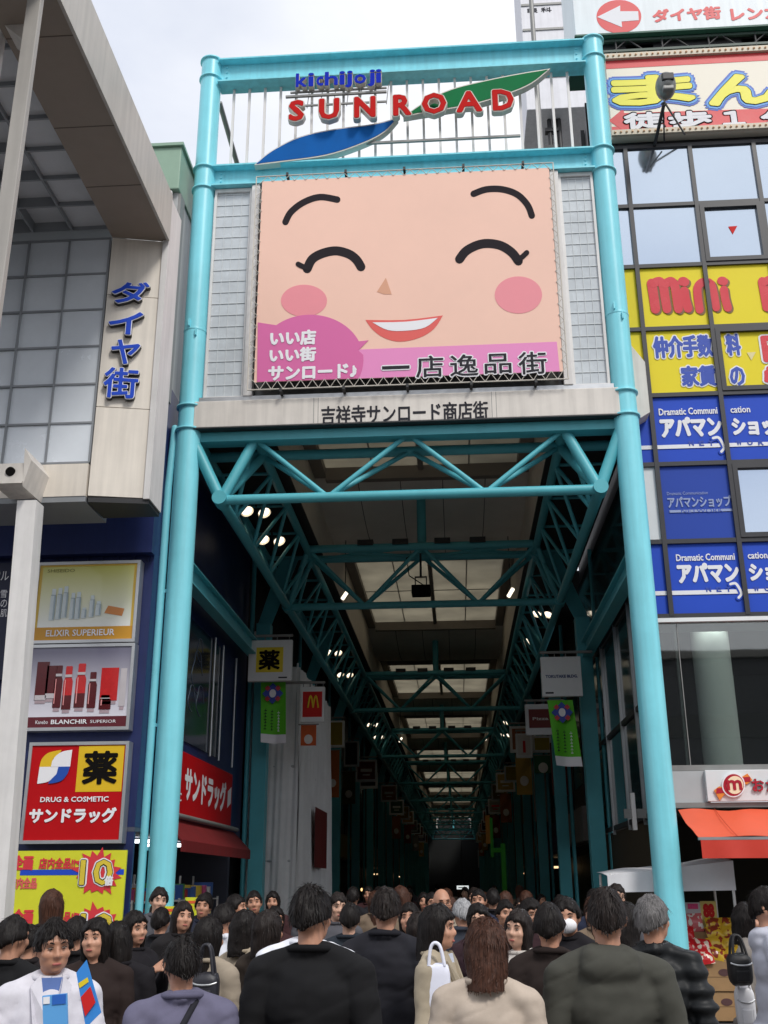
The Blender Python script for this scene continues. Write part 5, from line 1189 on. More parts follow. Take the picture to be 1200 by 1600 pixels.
def bag_mb(x, y, z, w, h, d, rot, tilt):
    mb = MB(); c, s_ = math.cos(rot), math.sin(rot); n1, n2 = 10, 12; T_ = Matrix.Translation((x, y, z)) @ Matrix.Rotation(rot, 4, 'Y') @ Matrix.Rotation(tilt, 4, 'X')
    for side in (1, -1):
        vs = []
        for j in range(n2 + 1):
            v = j / n2
            for i in range(n1 + 1):
                u = i / n1; puff = (math.sin(math.pi * min(1, max(0, (v - .06) / .88))) ** .6 if .06 < v < .94 else 0) * (math.sin(math.pi * u) ** .55 if 0 < u < 1 else 0)
                q = T_ @ Vector(((u - .5) * w * (1 - .06 * puff), -side * d * .5 * puff * (1 + .18 * noise.noise(Vector((u * 4 + x * 7, v * 4, z * 9)))), (v - .5) * h)); vs.append(q[:])
        F_ = [(j * (n1 + 1) + i, j * (n1 + 1) + i + 1, (j + 1) * (n1 + 1) + i + 1, (j + 1) * (n1 + 1) + i) for j in range(n2) for i in range(n1)]
        mb.add(vs, F_ if side > 0 else [f[::-1] for f in F_], True)
    return mb, T_
BAGM = {'red': mat('bag_red', (206, 38, 44), rough=.18, var=.12, scale=9, bump=.2, bscale=18), 'yellow': mat('bag_yellow', (220, 178, 52), rough=.18, var=.15, scale=9, bump=.2, bscale=18), 'pink': mat('bag_pink', (214, 110, 112), rough=.2, var=.15, scale=9, bump=.2, bscale=18)}
for m_, c2 in ((BAGM['red'], (236, 214, 196)), (BAGM['yellow'], (150, 60, 40)), (BAGM['pink'], (238, 230, 220))):
    # printed artwork: blotches of a second ink
    t_ = m_.node_tree; b_ = t_.nodes['Principled BSDF']; src = b_.inputs['Base Color'].links[0].from_socket
    tc_ = t_.nodes.new('ShaderNodeTexCoord'); n_ = t_.nodes.new('ShaderNodeTexNoise'); n_.inputs['Scale'].default_value = 13; n_.inputs['Detail'].default_value = 1.5
    r_ = t_.nodes.new('ShaderNodeValToRGB'); r_.color_ramp.elements[0].position = .54; r_.color_ramp.elements[1].position = .57
    x_ = t_.nodes.new('ShaderNodeMixRGB'); x_.inputs[2].default_value = (*[lin(q) for q in c2], 1)
    t_.links.new(tc_.outputs['Object'], n_.inputs['Vector']); t_.links.new(n_.outputs['Fac'], r_.inputs['Fac']); t_.links.new(r_.outputs[0], x_.inputs['Fac']); t_.links.new(src, x_.inputs[1]); t_.links.new(x_.outputs[0], b_.inputs['Base Color'])
rows = [('red', 0), ('yellow', 1), ('pink', 2)]
cnt = {}
ordw = ['first', 'second', 'third', 'fourth', 'fifth', 'sixth', 'seventh', 'eighth', 'ninth', 'tenth', 'eleventh', 'twelfth']
def bag(x, y, z, colr, tilt, rot, w=.24, h=.2):
    cnt[colr] = cnt.get(colr, 0) + 1; q = ordw[cnt[colr] - 1]
    where = {'red': 'in the red heap under the tent', 'yellow': 'in the yellow heap by the tent leg', 'pink': 'in the back row under the price cards'}[colr]
    t = thing('snack_bag', '%s snack bag %s, %s from front left' % (colr, where, q), 'snack bag', (x, y, z), 'snack bags heaped on the cartons')
    mb, T_ = bag_mb(x, y, z, w, h, .09, rot, tilt); mb.obj('pouch', BAGM[colr], t)
for r, (z, y) in enumerate(((.80, 15.42), (.93, 15.52), (1.07, 15.62))):
    for c in range(3 if r < 2 else 2): bag(2.76 + .24 * c + .03 * r, y, z + .02 * (c % 2), 'red', -.55 + .1 * rng.random(), rng.uniform(-.15, .15))
for r, (z, y) in enumerate(((.84, 15.46), (.97, 15.56), (1.10, 15.66), (1.2, 15.74))):
    for c in range(3 if r < 3 else 2): bag(3.42 + .22 * c + .02 * r, y, z, 'yellow', -.5 + .1 * rng.random(), rng.uniform(-.2, .2), .22, .18)
for c in range(3): bag(2.68 + .27 * c, 15.78, 1.22, 'pink', -.2, rng.uniform(-.1, .1), .25, .24)
bk = MB().box(2.6, 4.1, 15.42, 15.9, .73, .77); bk.box(2.6, 4.1, 15.72, 15.9, .77, 1.10); bk.obj('display_step', CARD, st)
for i, (u0, v0, u1, v1, lb) in enumerate(((1072, 1410, 1095, 1442, 'pale price card with pink lettering beside the yellow card'), (1095, 1408, 1120, 1440, 'yellow price card with a big red 88'))):
    X0, X1, Z0, Z1 = rectY(u0, v0, u1, v1, 15.85)
    t = thing('price_card', lb, 'price card', ((X0 + X1) / 2, 15.85, Z0)); MB().box(X0, X1, 15.85, 15.86, Z0 - .1, Z1).obj('card', mat('card_grey', (206, 200, 202), var=.05) if i == 0 else mat('card_yellow', (226, 206, 120), var=.05), t)
    if i: textW('lettering', '88', X0 + .03, X1 - .03, Z0 + .05, Z1 - .03, 15.848, RED, t, bold=.07)
    else:
        k_ = MB(); k_.box(X0 + .03, X1 - .03, 15.845, 15.849, Z0 + .18, Z0 + .25); k_.obj('pink_print', mat('pink_ink', (226, 70, 130), var=.2, scale=30), t); k_ = MB(); k_.box(X0 + .04, X1 - .03, 15.845, 15.849, Z0 + .06, Z0 + .12); k_.obj('dark_print', mat('dark_print', (70, 64, 70), var=.3, scale=30), t)
# white standing board with a blue edge at the column foot
t = thing('standing_board', 'white standing board with a grey-blue tubular edge at the foot of the right gate column', 'sign board', (2.95, 14.5, 0))
X0 = py(1066, 1530, 14.4)[0]; X1 = py(1082, 1530, 14.4)[0]
MB().prism([(X0 - .12, 14.4, .02), (X1, 14.4, .02), (X1, 14.4, .82), (X0 - .12, 14.4, 1.0)], (0, .03, 0)).obj('board', WHITE, t)
MB().path([(X0 - .12, 14.39, .02), (X0 - .12, 14.39, 1.0), (X1, 14.39, .84), (X1, 14.39, .02)], .02, 8).obj('edge_tube', mat('blue_grey_tube', (110, 150, 176), rough=.4, var=.05), t)
# ================================================================== rooftop signs above the right building
t = thing('billboard', 'wide billboard with fat yellow blue-edged characters over a red arrow strip', 'billboard', (6, RF - .1, 14.15))
Yb = RF - .12
MB().box(3.06, 9, Yb, Yb + .2, 14.16, 15.94).obj('board', mat('billboard_white', (236, 230, 214), rough=.5, var=.04), t)
BBW = mat('bulb_strip', (206, 196, 176), rough=.5, var=.1); BULB = mat('unlit_bulb', (232, 190, 150), rough=.2, var=.1)
for z in (14.19, 15.88):
    MB().box(3.04, 9, Yb - .06, Yb - .002, z - .055, z + .055).obj('bulb_strip', BBW, t)
    x = 3.1
    while x < 6.4: MB().ell((x, Yb - .065, z), (.022, .025, .022), 8, 6).obj('bulb', BULB, t); x += .1
RB = mat('billboard_red', (214, 62, 66), rough=.45, var=.05)
for z0, z1 in ((15.64, 15.82), (14.25, 14.36)): MB().box(3.06, 9, Yb - .004, Yb - .001, z0, z1).obj('red_band', RB, t)
BBL = mat('billboard_blue', (36, 88, 190), rough=.45, var=.04); BLB = mat('billboard_light_blue', (72, 150, 222), rough=.45, var=0); LEM = mat('billboard_lemon', (232, 226, 60), rough=.45, var=.04)
for ch, u0, u1, v0, v1 in (('ま', 953, 1087, 116, 166), ('ん', 1103, 1215, 114, 166)):
    textY('lettering', ch, u0 - 7, v0 - 5, u1 + 7, v1 + 6, Yb, BBL, t, bold=.135, lift=.006); textY('lettering', ch, u0 - 4, v0 - 2, u1 + 4, v1 + 3, Yb, BLB, t, bold=.105, lift=.010)
    textY('lettering', ch, u0, v0 + 1, u1, v1, Yb, BLACK, t, bold=.078, lift=.014); textY('lettering', ch, u0 + 1, v0 + 2, u1 - 1, v1 - 1, Yb, LEM, t, bold=.062, lift=.018)
sheetY('arrow', [(951, 189), (974, 170), (975, 177), (1260, 168), (1260, 199), (980, 204), (981, 209)], Yb, RB, t, lift=.006)
for ch, u0, u1, v0, v1 in (('徒', 974, 1038, 176, 202), ('歩', 1044, 1112, 174, 200), ('１', 1128, 1164, 174, 197), ('分', 1188, 1240, 172, 198)):
    textY('lettering', ch, u0 - 2, v0 - 2, u1 + 2, v1 + 2, Yb, BLACK, t, bold=.09, lift=.010); textY('lettering', ch, u0, v0, u1, v1, Yb, PWHITE, t, bold=.06, lift=.014)
# steelwork between the billboards
t = thing('rooftop_truss', 'dark green steel lattice between the two billboards', 'truss', (6, RF, 15.96))
s_ = MB()
for z in (15.98, 16.14, 16.38):
    s_.box(3.0, 9, RF - .02, RF + .04, z - .025, z + .025); s_.box(3.0, 9, RF + .9, RF + .96, z - .025, z + .025)
s_.obj('rail', mat('dark_green_steel', (58, 78, 70), rough=.5, var=.2), t)
s_ = MB(); x = 3.1
while x < 8.8:
    s_.tube((x, RF, 16.0), (x + .42, RF, 16.4), .018, seg=5); s_.tube((x + .42, RF, 16.4), (x + .84, RF, 16.0), .018, seg=5); s_.tube((x + .2, RF, 15.95), (x + .2, RF, 16.45), .022, seg=5); x += .84
s_.obj('lattice', DARKM, t)
s_ = MB()
for k in range(26): s_.box(3.1 + k * .22, 3.1 + k * .22 + .1, RF + 1.6, RF + 1.64, 15.9, 17.0)
s_.obj('back_louvre', mat('louvre_blue_grey', (128, 140, 150), var=.15), t)
for x in (3.5, 5.6, 7.4): MB().box(x, x + .5, RF + .1, RF + .5, 16.02, 16.36).obj('ballast_box', DARKM, t)
t = thing('billboard', 'white rooftop billboard with a white arrow in a red ellipse, highest on the right', 'billboard', (6, RF, 16.46))
MB().bbox(2.57, 9, RF - .1, RF + 1.3, 16.47, 19.2, .01).obj('board', mat('billboard_pale', (226, 234, 238), rough=.45, var=.05, streak=.1), t)
MB().box(2.55, 9, RF - .12, RF + 1.3, 16.43, 16.468).obj('green_edge', mat('dark_green_edge', (40, 90, 76), var=.1), t)
el = sheetY('red_ellipse', ellipse(967, 26, 35, 26, 48), RF - .1, RB, t, lift=.004)
sheetY('arrow', [(933, 27), (969, 9), (969, 18), (997, 18), (998, 32), (971, 34), (972, 43)], RF - .1, PWHITE, el, lift=.008)
textY('lettering', 'ダイヤ街', 1019, 12, 1127, 33, RF - .1, RB, t, bold=.05, lift=.004); textY('lettering', 'レンガ', 1141, 10, 1222, 31, RF - .1, RB, t, bold=.05, lift=.004)
# sign tower farther back
t = thing('sign_tower', 'pale boxy rooftop sign with dark characters on thin dark legs, behind the gate railing', 'sign', (3.3, 26, 17))
YT = 26.0
X0, X1, Z0, Z1 = rectY(816, -60, 893, 170, YT)
MB().bbox(X0, X1 + 1.2, YT, YT + 2, Z0, Z1 + 2, .02).obj('box', mat('tower_sign_white', (226, 226, 232), rough=.5, var=.08, streak=.1), t)
sm_ = MB()
for v in (7, 46): z = py(850, v, YT)[2]; sm_.box(X0 + .02, X1 + 1.1, YT - .03, YT - .002, z - .04, z + .04)
for v in (70, 120): z = py(850, v, YT)[2]; sm_.box(X0 + .02, X1 + 1.1, YT - .03, YT - .002, z - .04, z + .04)
sm_.obj('panel_joint', GREYM, t)
textY('lettering', '眼 科', 824, 12, 862, 20, YT, INK, t, bold=.03, lift=.004)
lg = MB()
for u in (857, 866, 872): q = py(u, 175, YT + .5); lg.tube((q[0], YT + .5, q[2] - 6), (q[0], YT + .5, Z0 + .1), .07, seg=6)
for v in (205, 232): z = py(865, v, YT + .5)[2]; lg.box(py(855, v, YT)[0], py(876, v, YT)[0], YT + .4, YT + .6, z - .06, z + .06)
lg.obj('legs', DARKM, t)
t = thing('rooftop_pole', 'slim grey rooftop pole in front of the pale sign tower', 'pole', (2.9, 22, 10)); q = py(846, 240, 22); q2 = py(830, -20, 22)
MB().tube((q[0], 22, 9), (q[0], 22, q2[2]), .075, .06, seg=14).obj('shaft', GREYM, t)
# ribbed plant screen flank of the right building, seen through the railing
t = thing('plant_screen', 'dark ribbed rooftop screen behind the right end of the gate railing', 'screen', (3.0, 18, 14))
s_ = MB()
for k in range(9): s_.box(2.9, 2.98, 16.2 + k * .8, 16.26 + k * .8, 13.6, 16.3)
s_.box(2.98, 3.01, 16.1, 23.5, 13.6, 16.2); s_.obj('ribs', DARKM, t)
# floodlamp on a bent arm
t = thing('billboard_lamp', 'grey oval floodlamp on a bent bracket in front of the yellow characters', 'lamp', (3.7, 14.9, 13.9))
pl = [py(1040, 135, 14.6), py(1037, 165, 14.65), py(1024, 222, 15.4)]
MB().path([pl[1] + np.array((0, .05, .08)), pl[1], pl[2], pl[2] + np.array((0, .2, 0))], .03, 10).obj('arm', DARKM, t)
MB().tube(pl[1] + np.array((.02, .02, .1)), py(1070, 210, 15.38), .018, seg=8).obj('stay', GREYM, t); MB().tube(pl[1] + np.array((0, .02, 0)), py(1038, 222, 15.4), .014, seg=8).obj('stay', DARKM, t)
hd = MB().ell(pl[0], (.17, .22, .24), 24, 16).obj('head', mat('lamp_grey', (128, 130, 128), rough=.35, metal=.3, var=.1), t)
MB().bbox(pl[0][0] - .1, pl[0][0] + .1, pl[0][1] - .235, pl[0][1] - .1, pl[0][2] - .05, pl[0][2] + .09, .02).obj('lens_box', DARKM, hd)
MB().bbox(pl[0][0] - .09, pl[0][0] + .09, pl[0][1] - .18, pl[0][1] - .02, pl[0][2] - .2, pl[0][2] - .12, .02).obj('ballast', GREYM, hd)
# ================================================================== buildings across the plaza, seen mirrored in the shop glass
for i, (x0, x1, y, h, c, lb) in enumerate(((-40, -2, -36, 13, (120, 112, 104), 'long low building across the plaza, mirrored in the shop glass'), (-1, 24, -38, 15.5, (96, 96, 98), 'darker taller building across the plaza, mirrored in the shop glass'), (25, 50, -34, 18, (130, 122, 112), 'tan block at the end of the plaza, mirrored in the windows'))):
    t = thing('plaza_building', lb, 'building', ((x0 + x1) / 2, y, 0)); MB().box(x0, x1, y - 12, y, 0, h).obj('wall', mat('plaza_wall_%d' % i, c, rough=.7, var=.15, streak=.15), t)
    wn = MB(); z = 4.0
    while z < h - 2: wn.box(x0 + 1, x1 - 1, y, y + .05, z, z + 1.5); z += 3.2
    wn.obj('window_band', DGL, t); MB().box(x0 - .2, x1 + .2, y - 12, y + .3, h, h + .5).obj('parapet', mat('plaza_parapet', (140, 136, 130), var=.1), t)
    MB().box(x0 + 4, x0 + 9, y - 8, y - 3, h + .5, h + 3).obj('plant_room', mat('plaza_plant', (110, 110, 110), var=.1), t); MB().tube((x0 + 12, y - 2, h), (x0 + 12, y - 2, h + 5), .06, seg=6).obj('aerial', DARKM, t)
# ================================================================== people
def remeshed(name, mb, voxel, m, parent, smooth=4, fn=None):
    me = bpy.data.meshes.new('tmp'); me.from_pydata(mb.v, [], mb.f); me.update()
    o = bpy.data.objects.new('tmp', me); COL.objects.link(o)
    r = o.modifiers.new('r', 'REMESH'); r.mode = 'VOXEL'; r.voxel_size = voxel; r.use_smooth_shade = True
    if smooth:
        s_ = o.modifiers.new('s', 'SMOOTH'); s_.iterations = smooth; s_.factor = .5
    dg = bpy.context.evaluated_depsgraph_get(); out_ = bpy.data.meshes.new_from_object(o.evaluated_get(dg), depsgraph=dg)
    bpy.data.objects.remove(o); bpy.data.meshes.remove(me); out_.name = name
    if fn:
        nv = len(out_.vertices); co = np.empty(nv * 3); no = np.empty(nv * 3); out_.vertices.foreach_get('co', co); out_.vertices.foreach_get('normal', no)
        co = co.reshape(-1, 3); no = no.reshape(-1, 3)
        d = np.array([fn(p) for p in co]); out_.vertices.foreach_set('co', (co + no * d[:, None]).ravel()); out_.update()
    out_.polygons.foreach_set('use_smooth', [True] * len(out_.polygons))
    return local(name, out_, m, parent)
def local(name, me, m, parent):
    o = bpy.data.objects.new(name, me); COL.objects.link(o); me.materials.clear(); me.materials.append(m); o.parent = parent; return o
HEAD = [0.0, 0.0, 0.0]
def head_pose(mb):
    a, b, c_ = HEAD; R_ = Matrix.Rotation(a, 3, 'Z') @ Matrix.Rotation(b, 3, 'X') @ Matrix.Rotation(c_, 3, 'Y'); piv = Vector((0, .015, 1.50))
    for i, q in enumerate(mb.v):
        f = min(1, max(0, (q[2] - 1.455) / .06))
        if f > 0:
            v = Vector(q); w_ = R_ @ (v - piv) + piv; mb.v[i] = tuple(v.lerp(w_, f))
def lobj(mb, name, m, parent):
    if name in ('eye', 'iris', 'eyebrow', 'mouth', 'face_mask', 'glasses', 'hair'):
        head_pose(mb)
    me = bpy.data.meshes.new(name); me.from_pydata(mb.v, [], mb.f); me.update(); me.polygons.foreach_set('use_smooth', mb.smooth)
    return local(name, me, m, parent)
def capsule(mb, p0, p1, r0, r1=None, seg=12):
    r1 = r0 if r1 is None else r1
    mb.tube(p0, p1, r0, r1, seg); mb.ell(p0, (r0,) * 3, seg, 8); mb.ell(p1, (r1,) * 3, seg, 8)
def fabric(name, rgb, rough=.85):
    return mat('cloth_' + name, rgb, rough=rough, var=.16, scale=9, bump=.10, bscale=260, spec=.2)
def hairmat(name, rgb):
    k = 'hair_' + name
    if k in _M: return _M[k]
    m = mat(k, rgb, rough=.5, var=0, spec=.18); t = m.node_tree; b = t.nodes['Principled BSDF']; ln = t.links.new
    tcn = t.nodes.new('ShaderNodeTexCoord'); mp_ = t.nodes.new('ShaderNodeMapping'); mp_.inputs['Scale'].default_value = (60, 60, 3)
    n = t.nodes.new('ShaderNodeTexNoise'); n.inputs['Scale'].default_value = 2.2; n.inputs['Detail'].default_value = 3
    ln(tcn.outputs['Object'], mp_.inputs['Vector']); ln(mp_.outputs[0], n.inputs['Vector'])
    bp = t.nodes.new('ShaderNodeBump'); bp.inputs['Strength'].default_value = .6; bp.inputs['Distance'].default_value = .006; ln(n.outputs['Fac'], bp.inputs['Height']); ln(bp.outputs[0], b.inputs['Normal'])
    c = [lin(x) for x in rgb]; rp_ = t.nodes.new('ShaderNodeValToRGB'); rp_.color_ramp.elements[0].position = .3; rp_.color_ramp.elements[1].position = .72
    rp_.color_ramp.elements[0].color = (*[x * .55 for x in c], 1); rp_.color_ramp.elements[1].color = (*[min(1, x * 1.7) for x in c], 1); ln(n.outputs['Fac'], rp_.inputs['Fac']); ln(rp_.outputs[0], b.inputs['Base Color'])
    return m
SKINS = [mat('skin_a', (196, 146, 120), rough=.5, var=.08, scale=12, bump=.05, bscale=200), mat('skin_b', (184, 134, 108), rough=.5, var=.08, scale=12, bump=.05, bscale=200), mat('skin_c', (206, 162, 138), rough=.5, var=.06, scale=12)]
LIP = mat('lips', (168, 92, 84), rough=.45, var=.05); EYEW = mat('eye_white', (176, 166, 158), rough=.25, var=0); IRIS = mat('iris_dark', (30, 20, 16), rough=.15, var=0)
HAIR = {'black': hairmat('black', (24, 20, 19)), 'soft': hairmat('soft_black', (34, 28, 26)), 'brown': hairmat('brown', (66, 42, 32)), 'grey': hairmat('grey', (150, 150, 152)), 'salt': hairmat('salt', (92, 90, 90))}
SHOE = mat('shoe_dark', (40, 36, 34), rough=.5, var=.1)
HC = np.array((0, .008, 1.607))
def hair_shell(style, parent, m, seed, fine):
    n1, n2 = (72, 44) if fine else (40, 26); mb = MB(); sv = Vector((seed * 3.1, seed * 1.7, 0))
    L_ = {'short': 0, 'crew': 0, 'bald': 0, 'bob': .025, 'long': .15, 'tied': .03}[style]
    def fn(u, p):
        az = math.atan2(u[0], -u[1])          # 0 = face direction
        face = max(0.0, 1 - abs(az) / (1.02 if style in ('bob', 'long') else 1.25))
        hl = .56 - .10 * math.cos(az * 7 + seed) * face - .25 * abs(az)       # fringe line
        th = {'short': .011, 'crew': .006, 'bald': -.004, 'bob': .017, 'long': .015, 'tied': .010}[style]
        infa = min(1, max(0, face * 3.2)) * min(1, max(0, (hl - u[2]) * 9))
        low = 0.0
        if L_ == 0 or style == 'tied':
            back = abs(az) / math.pi
            lim = (.12 - .62 * back ** 1.5) if style != 'bald' else -.05 - .5 * back ** 2
            low = min(1, max(0, (lim - u[2]) * 7))
        if style == 'bald': infa = max(infa, min(1, max(0, (u[2] - .05) * 6)) * min(1, max(0, 1.9 - abs(az))))
        streak = noise.noise(Vector((math.cos(az) * 9, math.sin(az) * 9, u[2] * 1.3)) + sv) * .007 + noise.noise(Vector((math.cos(az) * 26, math.sin(az) * 26, u[2] * 2)) + sv) * .004
        clump = noise.noise(Vector((u[0] * 3, u[1] * 3, u[2] * 3)) + sv) * .009
        q = th + (streak + clump) * (1 if style not in ('crew', 'bald') else .35)
        q = q * (1 - max(infa, low)) + (-.03) * max(infa, low)
        r_ = np.array((.080 + q, .101 + q, .124 + q)); o = HC + np.array(u) * r_
        if L_ and u[2] < .05 and infa < .6:
            d = min(1, (.05 - u[2]) / .75); o[2] -= L_ * d * (1 + .12 * noise.noise(Vector((az * 4, seed, 0)))); 
            sp = .9 if style == 'bob' else .75
            o[0] = HC[0] + math.sin(az) * (.088 + q * .6) * (sp + (1 - d) * (1 - sp) * max(.2, math.hypot(u[0], u[1])) + .0); o[1] = HC[1] - math.cos(az) * (.104 + q * .6) * (sp + (1 - d) * (1 - sp)) + .02 * d
            if d >= .999: pass
        return o
    mb.ell(HC, (1, 1, 1), n1, n2, fn)
    if style != 'bald':
        rg = random.Random(seed * 13 + 5); nb = 900 if fine else 260; P0 = len(mb.v); cand_ = []
        for i_ in range(nb):
            u = Vector((rg.gauss(0, 1), rg.gauss(0, 1), rg.gauss(0, 1))).normalized(); p = Vector(fn(np.array(u), None))
            sk = Vector(((p.x - HC[0]) / .080, (p.y - HC[1]) / .101, (p.z - HC[2]) / .124))
            if sk.length < 1.02: continue
            ct = Vector((HC[0], HC[1] + .01, p.z if p.z < HC[2] else HC[2])); nn = (p - ct).normalized(); dn = Vector((nn.x * .35 + rg.uniform(-.25, .25), nn.y * .35 + rg.uniform(-.25, .25), -1)); dn = (dn - nn * dn.dot(nn)).normalized() if abs(nn.z) < .97 else Vector((rg.uniform(-1, 1), rg.uniform(-1, 1), 0)).normalized()
            ln_ = rg.uniform(.025, .06) * (.35 if p.z < HC[2] - .02 - L_ * .8 else 1); sd_ = dn.cross(nn).normalized() * rg.uniform(.0012, .0028); lift = rg.uniform(.000, .010)
            a0 = p - nn * .003; a1 = p + dn * ln_ * .55 + nn * lift * .6; a2 = p + dn * ln_ + nn * (lift - .006 * ln_ / .06)
            mb.add([(a0 - sd_)[:], (a0 + sd_)[:], (a1 + sd_ * .8)[:], (a1 - sd_ * .8)[:], a2[:]], [(0, 1, 2, 3), (3, 2, 4)], True)
    if style == 'tied': mb.ell(HC + (0, .12, .02), (.045, .05, .05), 16, 10)
    return lobj(mb, 'hair', m, parent)
def arm_pose(kind, s):
    if kind == 'hang': return (s * .235, .03, 1.13), (s * .245, -.06, .89)
    if kind == 'swing': return (s * .235, .09, 1.14), (s * .24, .06, .90)
    if kind == 'fore': return (s * .225, -.02, 1.12), (s * .20, -.22, .99)
    if kind == 'hold': return (s * .235, -.01, 1.12), (s * .13, -.24, 1.17)
    if kind == 'phone': return (s * .19, -.10, 1.17), (s * .07, -.27, 1.33)
    if kind == 'pocket': return (s * .27, .06, 1.12), (s * .20, -.07, .93)
    if kind == 'bag': return (s * .225, .02, 1.12), (s * .21, -.10, .90)
def person(label, u, vtop, Y, yaw, hair=('short', 'black'), top=('jacket', 'black', (30, 30, 32)), legs=(40, 40, 48), arms=('hang', 'hang'), skin=0, voxel=.014, face=None, build=1.0, turn=0, group=None, seed=0, hood=False, collar=True, shirt=None, long_coat=False, skirt=False, mask=False, glasses=False, strap=None, xyz=None, puffer=False):
    if xyz is None: p = py(u, vtop, Y); H = float(p[2]); X = float(p[0])
    else: X, Y, H = xyz
    k = H / 1.735
    t = thing('person', label, 'person', (X, Y, 0.0), group); t.rotation_euler = (0, 0, math.radians(yaw)); t.scale = (k, k, k)
    if face is None: face = abs(yaw) < 125
    m_ = SKINS[skin]; fine = voxel <= .011
    rg_ = random.Random(seed * 7 + 3); HEAD[0] = math.radians(rg_.uniform(-22, 22) if turn == 0 else turn); HEAD[1] = math.radians(rg_.uniform(-4, 9)); HEAD[2] = math.radians(rg_.uniform(-5, 5))
    jw, ns, ck = rg_.uniform(.92, 1.12), rg_.uniform(.75, 1.1), rg_.uniform(.9, 1.12)
    # continuous body: head with features, neck, torso, arms, hands with five fingers, legs, feet
    b = MB()
    b.ell((0, .010, 1.622), (.075, .094, .106)); b.ell((0, -.022, 1.560), (.060 * jw, .070, .066)); b.ell((0, -.066, 1.522), (.024 * jw, .020, .020))
    capsule(b, (0, -.083, 1.628), (0, -.090 - .014 * ns, 1.588), .008, .0125); b.ell((-.014, -.094, 1.585), (.010, .011, .009)); b.ell((.014, -.094, 1.585), (.010, .011, .009))
    capsule(b, (-.036, -.074, 1.645), (.036, -.074, 1.645), .015); b.ell((-.04, -.058, 1.588), (.029 * ck, .028, .026)); b.ell((.04, -.058, 1.588), (.029 * ck, .028, .026))
    capsule(b, (-.017, -.084, 1.549), (.017, -.084, 1.549), .010)
    for s in (-1, 1):
        b.ell((s * .077, .012, 1.60), (.010, .022, .032)); b.ell((s * .082, .020, 1.612), (.009, .016, .02))
    capsule(b, (0, .022, 1.40), (0, .012, 1.55), .056, .052)
    b.ell((0, .0, 1.27), (.15, .09, .2)); b.ell((0, 0, 1.06), (.13, .09, .18)); b.ell((0, .01, .93), (.145, .1, .12)); capsule(b, (-.13, .01, 1.40), (.13, .01, 1.40), .055)
    AR = {}
    for s, kind in ((-1, arms[0]), (1, arms[1])):
        e, w = arm_pose(kind, s); AR[s] = (e, w); sh = (s * .175, .01, 1.395)
        capsule(b, sh, e, .047, .038); capsule(b, e, w, .037, .026)
        d = (Vector(w) - Vector(e)).normalized(); W = Vector(w); pc = W + d * .05; sd_ = Vector((s, 0, 0)); 
        fwd = Vector((0, -1, 0)); fwd = (fwd - d * fwd.dot(d)).normalized() if abs(d.y) < .9 else (Vector((0, 0, 1)) - d * d.z).normalized()
        nrm = d.cross(fwd) * s
        capsule(b, W + d * .015 - fwd * .02, W + d * .085 - fwd * .024, .017, .015); capsule(b, W + d * .015 + fwd * .016, W + d * .088 + fwd * .024, .017, .014); capsule(b, W + d * .015, W + d * .09, .018, .015)
        for i, (off, ln_) in enumerate(((.030, .062), (.010, .070), (-.012, .065), (-.032, .050))):
            q0 = W + d * .092 + fwd * off; q1 = q0 + d * ln_ * .5 - nrm * .006 + fwd * off * .12; q2 = q1 + d * ln_ * .42 - nrm * .022
            capsule(b, q0, q1, .0088, .0082, 8); capsule(b, q1, q2, .0082, .0072, 8)
        q0 = W + d * .03 + fwd * .028; q1 = q0 + d * .03 + fwd * .026 - nrm * .008; q2 = q1 + d * .03 + fwd * .006 - nrm * .01
        capsule(b, q0, q1, .0115, .0105, 8); capsule(b, q1, q2, .010, .0085, 8)
    for s in (-1, 1):
        st_ = .06 * s * (1 if seed % 2 else -1)
        capsule(b, (s * .085, .01, .90), (s * .095, -.01 + st_ * .5, .50), .075, .05); capsule(b, (s * .095, -.01 + st_ * .5, .50), (s * .095, .03 + st_, .09), .048, .034)
        b.ell((s * .10, -.03 + st_, .045), (.04, .12, .04))
    def widen(mb):
        for i, q in enumerate(mb.v):
            f = min(1, max(0, (1.485 - q[2]) / .06)); mb.v[i] = (q[0] * (1 + (build - 1) * f), q[1] * (1 + (build - 1) * .7 * f), q[2])
    head_pose(b); widen(b)
    body = remeshed('body', b, min(voxel, .012) if face else voxel, m_, t, 2)
    # head turn is carried by the whole figure's yaw; features below follow the head
    if face:
        for s in (-1, 1):
            e = MB().ell((s * .031, -.0765, 1.618), (.0115, .008, .0035), 14, 8); eo = lobj(e, 'eye', EYEW, t)
            lobj(MB().ell((s * .031, -.0855, 1.618), (.0055, .0025, .0037), 10, 6), 'iris', IRIS, eo)
            e = MB(); e.path([(s * .016, -.0865, 1.640), (s * .032, -.086, 1.646), (s * .050, -.076, 1.640)], [.003, .004, .002], 6); e.path([(s * .018, -.0855, 1.623), (s * .031, -.087, 1.627), (s * .046, -.080, 1.621)], .0018, 5)
            lobj(e, 'eyebrow', HAIR['black'], t)
        lobj(MB().ell((0, -.0925, 1.549), (.022, .005, .0065), 14, 8), 'mouth', LIP, t)
        if mask: lobj(MB().ell((0, -.074, 1.565), (.068, .048, .052), 20, 14), 'face_mask', PWHITE, t)
    if glasses:
        gm2 = MB()
        for s in (-1, 1): gm2.path([(s * .034 + .024 * math.cos(a_), -.101 + .006 * abs(math.sin(a_)), 1.616 + .018 * math.sin(a_)) for a_ in [i_ * math.pi / 8 for i_ in range(17)]], .0018, 5); gm2.path([(s * .058, -.098, 1.62), (s * .083, .01, 1.618)], .0016, 4)
        gm2.path([(-.010, -.103, 1.618), (.010, -.103, 1.618)], .0016, 4); lobj(gm2, 'glasses', BLACK, t)
    hair_shell(hair[0], t, HAIR[hair[1]], seed + 1, fine)
